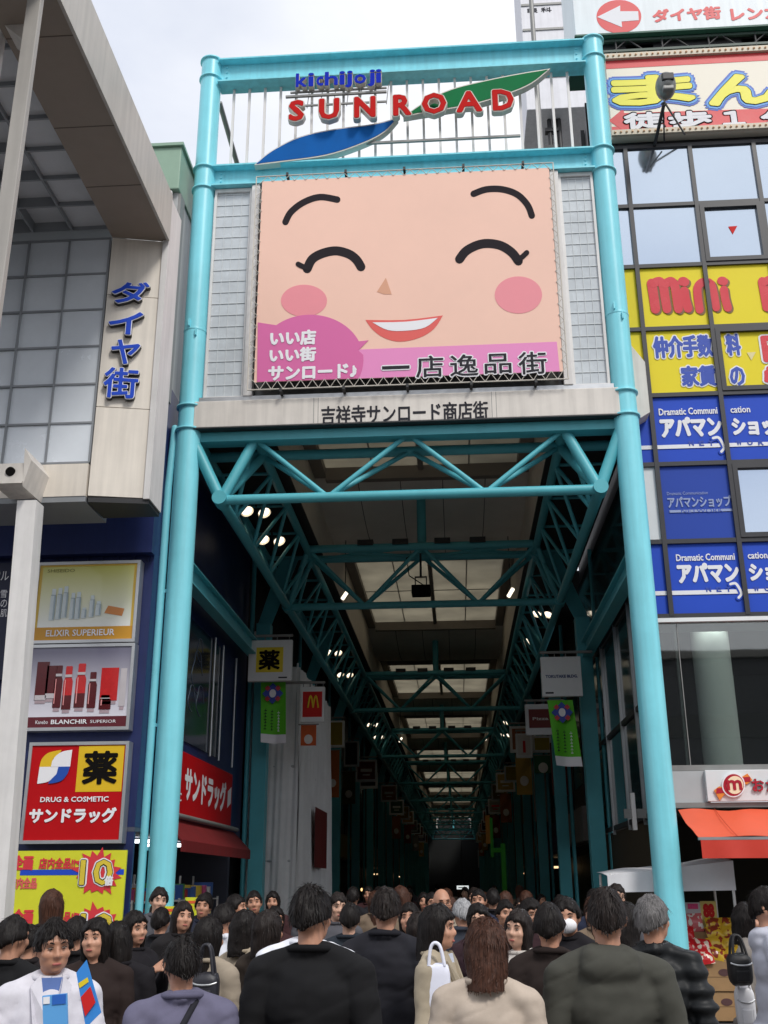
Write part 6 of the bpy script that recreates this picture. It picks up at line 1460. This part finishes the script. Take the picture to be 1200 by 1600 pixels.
    # upper garment
    c = MB(); z0 = .62 if long_coat else .86
    c.ell((0, .005, 1.27), (.188, .128, .21)); capsule(c, (-.155, .012, 1.392), (.155, .012, 1.392), .068); c.ell((0, .01, 1.06), (.172, .13, .22)); c.ell((0, .012, .93), (.182, .142, .16))
    capsule(c, (-.09, .012, 1.43), (.09, .012, 1.43), .058)
    if long_coat: c.lathe([(.02, .0), (.205, .0), (.20, .2), (.18, .4), (.02, .42)], (0, .01, .56), seg=28)
    else: c.lathe([(.02, 0), (.172, 0), (.176, .10), (.02, .12)], (0, .01, .84), seg=28)
    for s in (-1, 1):
        e, w = AR[s]; sh = (s * .182, .012, 1.385); wv = Vector(w); ev = Vector(e)
        capsule(c, sh, e, .073, .060); capsule(c, e, tuple(ev + (wv - ev) * .93), .058, .046)
        if puffer:
            for q in (.2, .5, .8): pz = Vector(sh) + (ev - Vector(sh)) * q; c.ell(pz, (.077, .077, .045))
            for q in (.25, .6, .9): pz = ev + (wv - ev) * q; c.ell(pz, (.060, .060, .045))
    if collar:
        for i in range(12):
            a = 2 * math.pi * i / 12; c.ell((.066 * math.cos(a), .020 + .062 * math.sin(a), 1.462 + .012 * math.sin(a)), (.026, .026, .034), 10, 8)
    if hood:
        c.ell((0, .088, 1.415), (.118, .055, .075)); c.ell((-.075, .055, 1.46), (.045, .065, .04)); c.ell((.075, .055, 1.46), (.045, .065, .04));
    for s in (-1, 1): capsule(c, (s * .05, .018, 1.462), (s * .17, .012, 1.402), .05, .062)
    widen(c)
    sv = Vector((seed * 5.3, 1.1, 2.2))
    def fold(p):
        v = Vector(p) + sv
        f = .013 * noise.noise(Vector((v.x * 5, v.y * 5, v.z * 9))) + .005 * noise.noise(Vector((v.x * 14, v.y * 14, v.z * 22)))
        w_ = noise.noise(Vector((v.x * 4 + v.z * 5, v.y * 4 - v.z * 3, v.z * 7 + v.x * 3))); f -= .008 * max(0, 1 - abs(w_) * 7) * (.4 + .6 * noise.noise(v * 3.3))
        if puffer: f += .006 * math.cos(p[2] * 2 * math.pi / .085)
        return f
    gm = fabric(top[1], top[2], .45 if puffer else .85)
    g_ = remeshed(top[0], c, max(.0105, voxel), gm, t, 9 if not puffer else 3, fold)
    if shirt: 
        s_ = MB(); s_.prism([(-.052, -.075, 1.475), (.052, -.075, 1.475), (.03, -.140, 1.30), (0, -.146, 1.16), (-.03, -.140, 1.30)], (0, .05, 0)); lobj(s_, 'shirt_front', fabric('shirt_%d' % shirt[0], shirt), t)
        lp = MB()
        for s in (-1, 1): lp.prism([(s * .05, -.07, 1.49), (s * .095, -.085, 1.44), (s * .075, -.148, 1.29), (s * .03, -.150, 1.20), (s * .02, -.148, 1.32)], (0, .02, 0))
        lobj(lp, 'lapels', gm, g_)
    if collar and not puffer and not hood:
        cv = [(.088 * build ** .3 * math.sin(a_), .022 - .078 * math.cos(a_), 1.468 + .014 * (1 - math.cos(a_)) * .5) for a_ in [i_ * 2 * math.pi / 20 for i_ in range(21)]]
        cm = MB().path(cv, .0155, 8); lobj(cm, 'collar', fabric(top[1] + '_collar', tuple(max(0, q - 7) for q in top[2])), g_)
    if strap:
        sm = MB(); sm.path(catmull([(-.10, -.12, 1.36), (-.09, .01, 1.475), (.02, .15, 1.34), (.14, .16, 1.12), (.20, .10, .96)], 6), .016, 6); lobj(sm, 'bag_strap', fabric('strap', strap), t)
    # lower garment and shoes
    tr = MB(); tr.ell((0, .012, .92), (.165, .128, .12))
    for s in (-1, 1):
        st_ = .06 * s * (1 if seed % 2 else -1)
        capsule(tr, (s * .085, .012, .88), (s * .095, -.005 + st_ * .5, .50), .090, .070); capsule(tr, (s * .095, -.005 + st_ * .5, .50), (s * .095, .03 + st_, .10), .068, .058)
        lobj(MB().ell((s * .10, -.035 + st_, .048), (.048, .135, .048), 16, 10, lambda u, p: np.array((p[0], p[1], max(p[2], .004)))), 'shoe', SHOE, t)
    remeshed('trousers', tr, max(.018, voxel), fabric('leg_%d_%d_%d' % tuple(legs), legs), t, 3, lambda p: .006 * noise.noise(Vector((p[0] * 9, p[1] * 9, p[2] * 14)) + sv))
    return t
BLK = (27, 27, 29)
P = {}
P['coat'] = person('man in a white coat handing out blue leaflets at the lower left', 88, 1436, 5.0, 24, ('short', 'black'), ('coat', 'white', (214, 212, 220)), (50, 54, 70), ('hold', 'hold'), 1, .008, True, seed=3, shirt=(96, 120, 176), long_coat=True)
person('long haired woman in a dark brown top facing the camera behind the white coat', 153, 1436, 6.4, 18, ('long', 'black'), ('top', 'darkbrown', (46, 36, 34)), (34, 34, 40), ('hang', 'fore'), 0, .012, True, seed=4, collar=False)
person('short haired man seen from behind in a grey-violet jacket', 288, 1461, 4.7, -158, ('crew', 'black'), ('jacket', 'greyviolet', (104, 102, 124)), (46, 46, 54), ('hang', 'swing'), 1, .0105, False, seed=5, build=1.04, strap=(40, 40, 46))
person('woman with long black hair raising a phone in front of the left gate column', 214, 1424, 7.6, 62, ('long', 'black'), ('coat', 'blackcoat', (32, 30, 34)), (40, 38, 42), ('phone', 'phone'), 0, .013, True, seed=6, long_coat=True)
person('person with long brown hair seen from behind before the yellow poster', 85, 1391, 8.4, 176, ('long', 'brown'), ('jacket', 'dimbrown', (52, 44, 42)), (40, 40, 46), ('hang', 'hang'), 0, .014, False, seed=7)
person('person all in black at the left edge of the crowd', 22, 1430, 6.0, 168, ('short', 'black'), ('jacket', 'deepblack', BLK), (30, 30, 34), ('hang', 'hang'), 1, .014, False, seed=8, long_coat=True)
person('woman with long black hair in a beige coat carrying a black shoulder bag', 326, 1434, 6.6, 160, ('long', 'black'), ('coat', 'beigecoat', (158, 146, 130)), (60, 56, 60), ('bag', 'hang'), 0, .012, False, seed=9, long_coat=True)
person('person in a tan jacket with black hair left of the big black jacket', 384, 1424, 7.2, 142, ('bob', 'black'), ('jacket', 'tan', (172, 158, 138)), (46, 46, 60), ('hang', 'fore'), 0, .013, False, seed=10)
person('person in a white shirt beyond the tan jacket', 352, 1412, 8.6, 150, ('short', 'black'), ('shirt', 'whiteshirt', (216, 218, 226)), (52, 60, 92), ('hang', 'hang'), 1, .014, False, seed=11)
person('black haired person in dark clothes by the goods racks', 318, 1397, 11.0, 20, ('short', 'black'), ('jacket', 'navydk', (40, 44, 60)), (44, 44, 50), ('hang', 'hang'), 1, .016, True, seed=12)
person('man turned sideways in a charcoal jacket near the first left post', 371, 1398, 10.6, 84, ('short', 'black'), ('jacket', 'charcoal', (54, 54, 58)), (44, 44, 50), ('hold', 'hang'), 1, .016, True, seed=13)
person('dark haired person in black between the phone woman and the goods racks', 285, 1410, 9.0, 30, ('bob', 'soft'), ('jacket', 'black2', (36, 34, 36)), (40, 40, 44), ('hang', 'hold'), 0, .015, True, seed=14)
P['big'] = person('big man in a black jacket seen from behind, largest figure left of centre', 487, 1383, 4.9, 180, ('short', 'black'), ('jacket', 'black', BLK), (34, 36, 44), ('hang', 'hang'), 1, .0105, False, seed=15, build=1.10)
person('person in a white shirt mostly hidden behind the big man in black', 482, 1398, 6.3, 178, ('short', 'black'), ('shirt', 'brightwhite', (232, 234, 242)), (50, 52, 64), ('hang', 'hang'), 1, .012, False, seed=16, build=1.18)
person('man in a charcoal-navy jacket and jeans seen from behind, centre of the crowd', 602, 1387, 6.7, 176, ('short', 'soft'), ('jacket', 'navycoal', (38, 38, 44)), (82, 94, 112), ('hang', 'swing'), 1, .0105, False, seed=17, build=1.08)
person('balding man with a bare forehead walking towards the camera', 690, 1387, 9.8, 14, ('bald', 'black'), ('jacket', 'beige2', (150, 140, 124)), (60, 58, 56), ('hang', 'fore'), 1, .013, True, seed=18, glasses=True)
P['tote'] = person('woman in a beige jacket walking right with a white tote bag', 683, 1415, 6.2, 74, ('bob', 'black'), ('jacket', 'sand', (170, 158, 138)), (40, 38, 40), ('bag', 'bag'), 0, .012, True, seed=19, shirt=(206, 212, 226))
person('woman with a brown bob in a pale beige coat seen from behind', 757, 1436, 4.75, 178, ('bob', 'brown'), ('coat', 'palebeige', (186, 172, 158)), (60, 54, 52), ('hang', 'hang'), 0, .0105, False, seed=20, long_coat=True)
person('grey haired person seen from behind in the middle distance', 722, 1404, 9.4, 182, ('short', 'grey'), ('jacket', 'slate', (58, 62, 72)), (44, 44, 50), ('hang', 'hang'), 1, .015, False, seed=21)
person('woman with black hair facing the camera, just left of the white coated woman', 749, 1413, 8.2, -6, ('bob', 'black'), ('jacket', 'plum', (58, 42, 48)), (40, 40, 46), ('hang', 'fore'), 2, .013, True, seed=22)
person('woman with long dark hair in a white coat facing the camera', 808, 1422, 7.0, -14, ('long', 'soft'), ('coat', 'ivory', (206, 200, 194)), (60, 58, 60), ('hang', 'hold'), 2, .0115, True, seed=23, long_coat=True)
person('dark haired person in black facing the camera behind the brown bob', 786, 1406, 10.0, 8, ('short', 'black'), ('jacket', 'ink', (34, 34, 38)), (40, 40, 44), ('hang', 'hang'), 0, .014, True, seed=24)
person('person facing the camera in a dark red scarf and black coat', 824, 1404, 9.2, 4, ('bob', 'black'), ('coat', 'wineblack', (52, 34, 38)), (40, 40, 44), ('hang', 'hang'), 0, .014, True, seed=25)
person('person wearing a white face mask and black coat', 887, 1403, 7.6, -34, ('short', 'black'), ('coat', 'blackmask', (34, 32, 36)), (40, 40, 44), ('hang', 'hang'), 0, .0125, True, seed=26, mask=True)
person('person in a dark brown coat seen from behind beside the mask wearer', 856, 1411, 6.2, 172, ('short', 'black'), ('coat', 'cocoa', (44, 36, 34)), (36, 34, 36), ('hang', 'hang'), 1, .012, False, seed=27, long_coat=True)
person('man in a dark olive hooded sweatshirt seen from behind, largest figure on the right', 942, 1385, 4.9, 181, ('crew', 'soft'), ('hoodie', 'olive', (72, 72, 66)), (52, 54, 60), ('hang', 'hang'), 1, .0105, False, seed=28, hood=True, build=1.10)
person('grey haired man in a black quilted jacket in front of the right gate column', 1016, 1399, 6.0, 168, ('short', 'salt'), ('jacket', 'puffer', (30, 32, 34)), (52, 54, 62), ('hang', 'hang'), 1, .0115, False, seed=29, puffer=True)
person('young man in a pale grey hooded sweatshirt at the right edge', 1196, 1386, 7.2, 84, ('short', 'black'), ('hoodie', 'palegrey', (186, 188, 200)), (30, 30, 36), ('fore', 'fore'), 0, .0115, True, seed=30, hood=True, glasses=True)
P['blackbag'] = person('person in a grey top and blue jeans left of the pale hooded sweatshirt', 1166, 1412, 8.0, 66, ('bob', 'black'), ('top', 'stone', (128, 122, 116)), (78, 104, 140), ('bag', 'fore'), 0, .013, True, seed=31)
extra = [(122, 1432, 7.4, 172, 'black', (30, 28, 30), 'person with black hair in black, just behind the man in the white coat'), (420, 1424, 6.9, 150, 'soft', (60, 52, 46), 'person with dark hair in dark brown just left of the big black jacket'),
         (545, 1410, 8.4, 182, 'black', (44, 50, 58), 'person in slate blue between the two dark jackets at centre'), (640, 1412, 8.8, 0, 'black', (40, 36, 34), 'person facing the camera left of the woman with the white tote bag'), (655, 1425, 7.6, 178, 'soft', (48, 34, 36), 'person in dark maroon seen from behind, left of the white tote bag'),
         (975, 1412, 7.4, 175, 'black', (34, 34, 36), 'dark haired person in black between the olive hood and the quilted jacket'), (50, 1444, 7.2, 178, 'black', (34, 30, 32), 'dark haired person in black at far left behind the white coat'), (190, 1440, 6.6, 184, 'black', (32, 30, 34), 'black haired person seen from behind, right of the brown-topped woman')]
for j, (u, v, Y, yw, hc, tc_, lb) in enumerate(extra):
    person(lb, u, v, Y, yw, (('short', 'bob', 'crew', 'long')[j % 4], hc), (('jacket', 'coat')[j % 2], 'extra_%d' % j, tc_), (38, 38, 44), (('hang', 'fore')[j % 2], 'hang'), j % 3, .013, yw == 0, seed=60 + j)
# crowd inside the covered street: prototypes walked in both directions, then copies
protos = []
for i, (hs, tp, lg, yw) in enumerate(((('short', 'black'), ('jacket', 'far_black', (32, 32, 36)), (40, 40, 48), 180), (('bob', 'black'), ('coat', 'far_wine', (64, 40, 42)), (40, 38, 40), 0), (('short', 'soft'), ('jacket', 'far_grey', (84, 84, 90)), (44, 46, 56), 0), (('long', 'brown'), ('coat', 'far_tan', (120, 104, 88)), (44, 42, 46), 180), (('crew', 'black'), ('jacket', 'far_navy', (40, 46, 66)), (40, 42, 50), 0))):
    protos.append((hs, tp, lg, yw))
spots = [(-2.9, 12.6), (-2.3, 13.6), (-1.6, 12.2), (-1.0, 13.2), (-.3, 12.4), (.4, 13.4), (1.1, 12.3), (1.7, 13.5), (-2.7, 16.0), (-1.9, 15.2), (-1.2, 16.4), (-.5, 15.4), (.2, 16.2), (.9, 15.1), (1.5, 16.3), (-2.6, 19), (-1.5, 18.2), (-.6, 19.4), (.4, 18.4), (1.4, 19.2), (-2.2, 23), (-1.0, 22), (.1, 23.5), (1.2, 22.3), (-1.9, 27), (-.6, 28), (.8, 27), (-1.5, 33), (0.0, 34), (1.0, 32), (-.8, 40), (.5, 42), (-3.0, 10.9), (-.1, 10.6), (1.3, 10.8), (-2.6, 9.6), (-1.7, 10.2), (-1.1, 9.9), (-.6, 11.4), (.2, 11.7), (.8, 9.9), (.6, 11.2), (1.6, 11.6), (1.1, 9.2), (-2.1, 11.3), (-1.3, 11.0), (-3.3, 12.0), (-.8, 14.3), (.6, 14.6), (1.4, 14.8), (-1.4, 14.6), (-2.3, 17.4), (0.9, 17.2), (-.2, 17.8)]
made = {}
for j, (x, y) in enumerate(spots):
    i = j % 5; hs, tp, lg, yw = protos[i]
    lab = ['short haired person in a black jacket deeper in the crowd', 'person with a black bob and wine red coat deeper in the crowd', 'short haired person in a grey jacket deeper in the crowd', 'person with long brown hair and a tan coat deeper in the crowd', 'person with cropped hair and a navy jacket deeper in the crowd'][i]
    if i not in made: made[i] = person(lab, 0, 0, 0, yw, hs, tp, lg, ('hang', 'fore' if i % 2 else 'hang'), i % 3, .015, yw == 0, seed=40 + i, xyz=(x, y, 1.66), group='crowd deeper in the covered street')
    else:
        c = copy_tree(made[i]); c.location = (x, y, 0); c.rotation_euler = (0, 0, math.radians(yw + rng.uniform(-30, 30))); s_ = rng.uniform(.92, 1.05); c.scale = tuple(q * s_ for q in made[i].scale)
# things carried
fy = 4.60
p = py(128, 1545, fy)
t = thing('leaflet_fan', 'blue leaflets with yellow and red print held out by the man in the white coat', 'leaflets', tuple(p))
fan = [(119, 1520), (135, 1500), (158, 1582), (134, 1606)]
for k_, (pts, m_) in enumerate(((fan, mat('leaflet_blue', (60, 140, 220), rough=.4, var=.05)), ([(123, 1536), (137, 1527), (139, 1534), (125, 1544)], YEL), ([(127, 1558), (142, 1541), (150, 1566), (134, 1588)], RED))):
    sheetY(['sheet', 'yellow_print', 'red_print'][k_], pts, fy, m_, t, t=.004 if k_ == 0 else .002, lift=.004 * k_)
t = thing('leaflet_stack', 'light blue leaflets held against the chest of the white coat', 'leaflets', tuple(py(85, 1570, fy)))
sheetY('sheet', [(66, 1556), (104, 1552), (106, 1622), (68, 1626)], fy - .02, mat('leaflet_sky', (96, 166, 226), rough=.4, var=.05), t, t=.012)
sheetY('dark_print', [(82, 1555), (103, 1553), (103, 1568), (82, 1570)], fy - .02, mat('leaflet_deep', (40, 100, 190), var=0), t, lift=.004); sheetY('white_print', [(68, 1558), (78, 1557), (78, 1568), (68, 1569)], fy - .02, PWHITE, t, lift=.004)
def bag_thing(name, label, u0, v0, u1, v1, Y, d, m_, strap, cat='bag'):
    X0, X1, Z0, Z1 = rectY(u0, v0, u1, v1, Y); t = thing(name, label, cat, ((X0 + X1) / 2, Y, Z0)); w = X1 - X0
    b = MB()
    b.ell(((X0 + X1) / 2, Y, (Z0 + Z1) / 2), (w / 2, d, (Z1 - Z0) / 2), 24, 16, lambda u, p: np.array(((X0 + X1) / 2 + np.sign(u[0]) * abs(u[0]) ** .45 * w / 2 * (1 + .05 * u[2]), Y + np.sign(u[1]) * abs(u[1]) ** .6 * d, (Z0 + Z1) / 2 + np.sign(u[2]) * abs(u[2]) ** .5 * (Z1 - Z0) / 2 + .012 * noise.noise(Vector((u[0] * 3, u[1] * 3, u[2] * 3))))))
    b.obj('pouch', m_, t)
    if cat == 'bag' and 'black' in label:
        fl = MB(); fl.path(catmull([(X0 + w * .04, Y - d * .75, Z0 + (Z1 - Z0) * .72), (X0 + w * .3, Y - d * 1.03, Z0 + (Z1 - Z0) * .66), (X0 + w * .7, Y - d * 1.03, Z0 + (Z1 - Z0) * .66), (X0 + w * .96, Y - d * .75, Z0 + (Z1 - Z0) * .72)], 5), .006, 6); fl.obj('zip', SILVER, t)
        MB().bbox(X0 + w * .2, X0 + w * .8, Y - d * 1.1, Y - d * .8, Z0 + (Z1 - Z0) * .15, Z0 + (Z1 - Z0) * .52, .012).obj('front_pocket', m_, t)
    for dy in (-d * .6, d * .6): MB().path(catmull([((X0 + w * .2), Y + dy, Z1 - .01), (X0 + w * .32, Y + dy * .6, Z1 + strap), (X0 + w * .62, Y + dy * .6, Z1 + strap), (X0 + w * .8, Y + dy, Z1 - .01)], 5), .009, 6).obj('strap', m_, t)
    return t
bag_thing('tote_bag', 'white tote bag carried by the woman in the beige jacket', 662, 1506, 704, 1580, 6.0, .03, mat('tote_white', (226, 228, 242), rough=.7, var=.06, bump=.2, bscale=9), .09)
bag_thing('shoulder_bag', 'black shoulder bag against the beige coat of the long haired woman', 300, 1520, 342, 1572, 6.3, .06, mat('bag_black', (36, 36, 44), rough=.5, var=.15, bump=.2, bscale=20), .13)
bag_thing('shoulder_bag', 'bulky black bag beside the pale hooded sweatshirt', 1138, 1490, 1174, 1540, 7.6, .08, mat('bag_black2', (28, 28, 30), rough=.5, var=.15, bump=.2, bscale=20), .10)
bag_thing('carrier_bag', 'white carrier bag below the bulky black bag at the right', 1150, 1542, 1180, 1610, 7.7, .05, mat('carrier_white', (222, 222, 226), rough=.4, var=.08, bump=.3, bscale=12), .1)
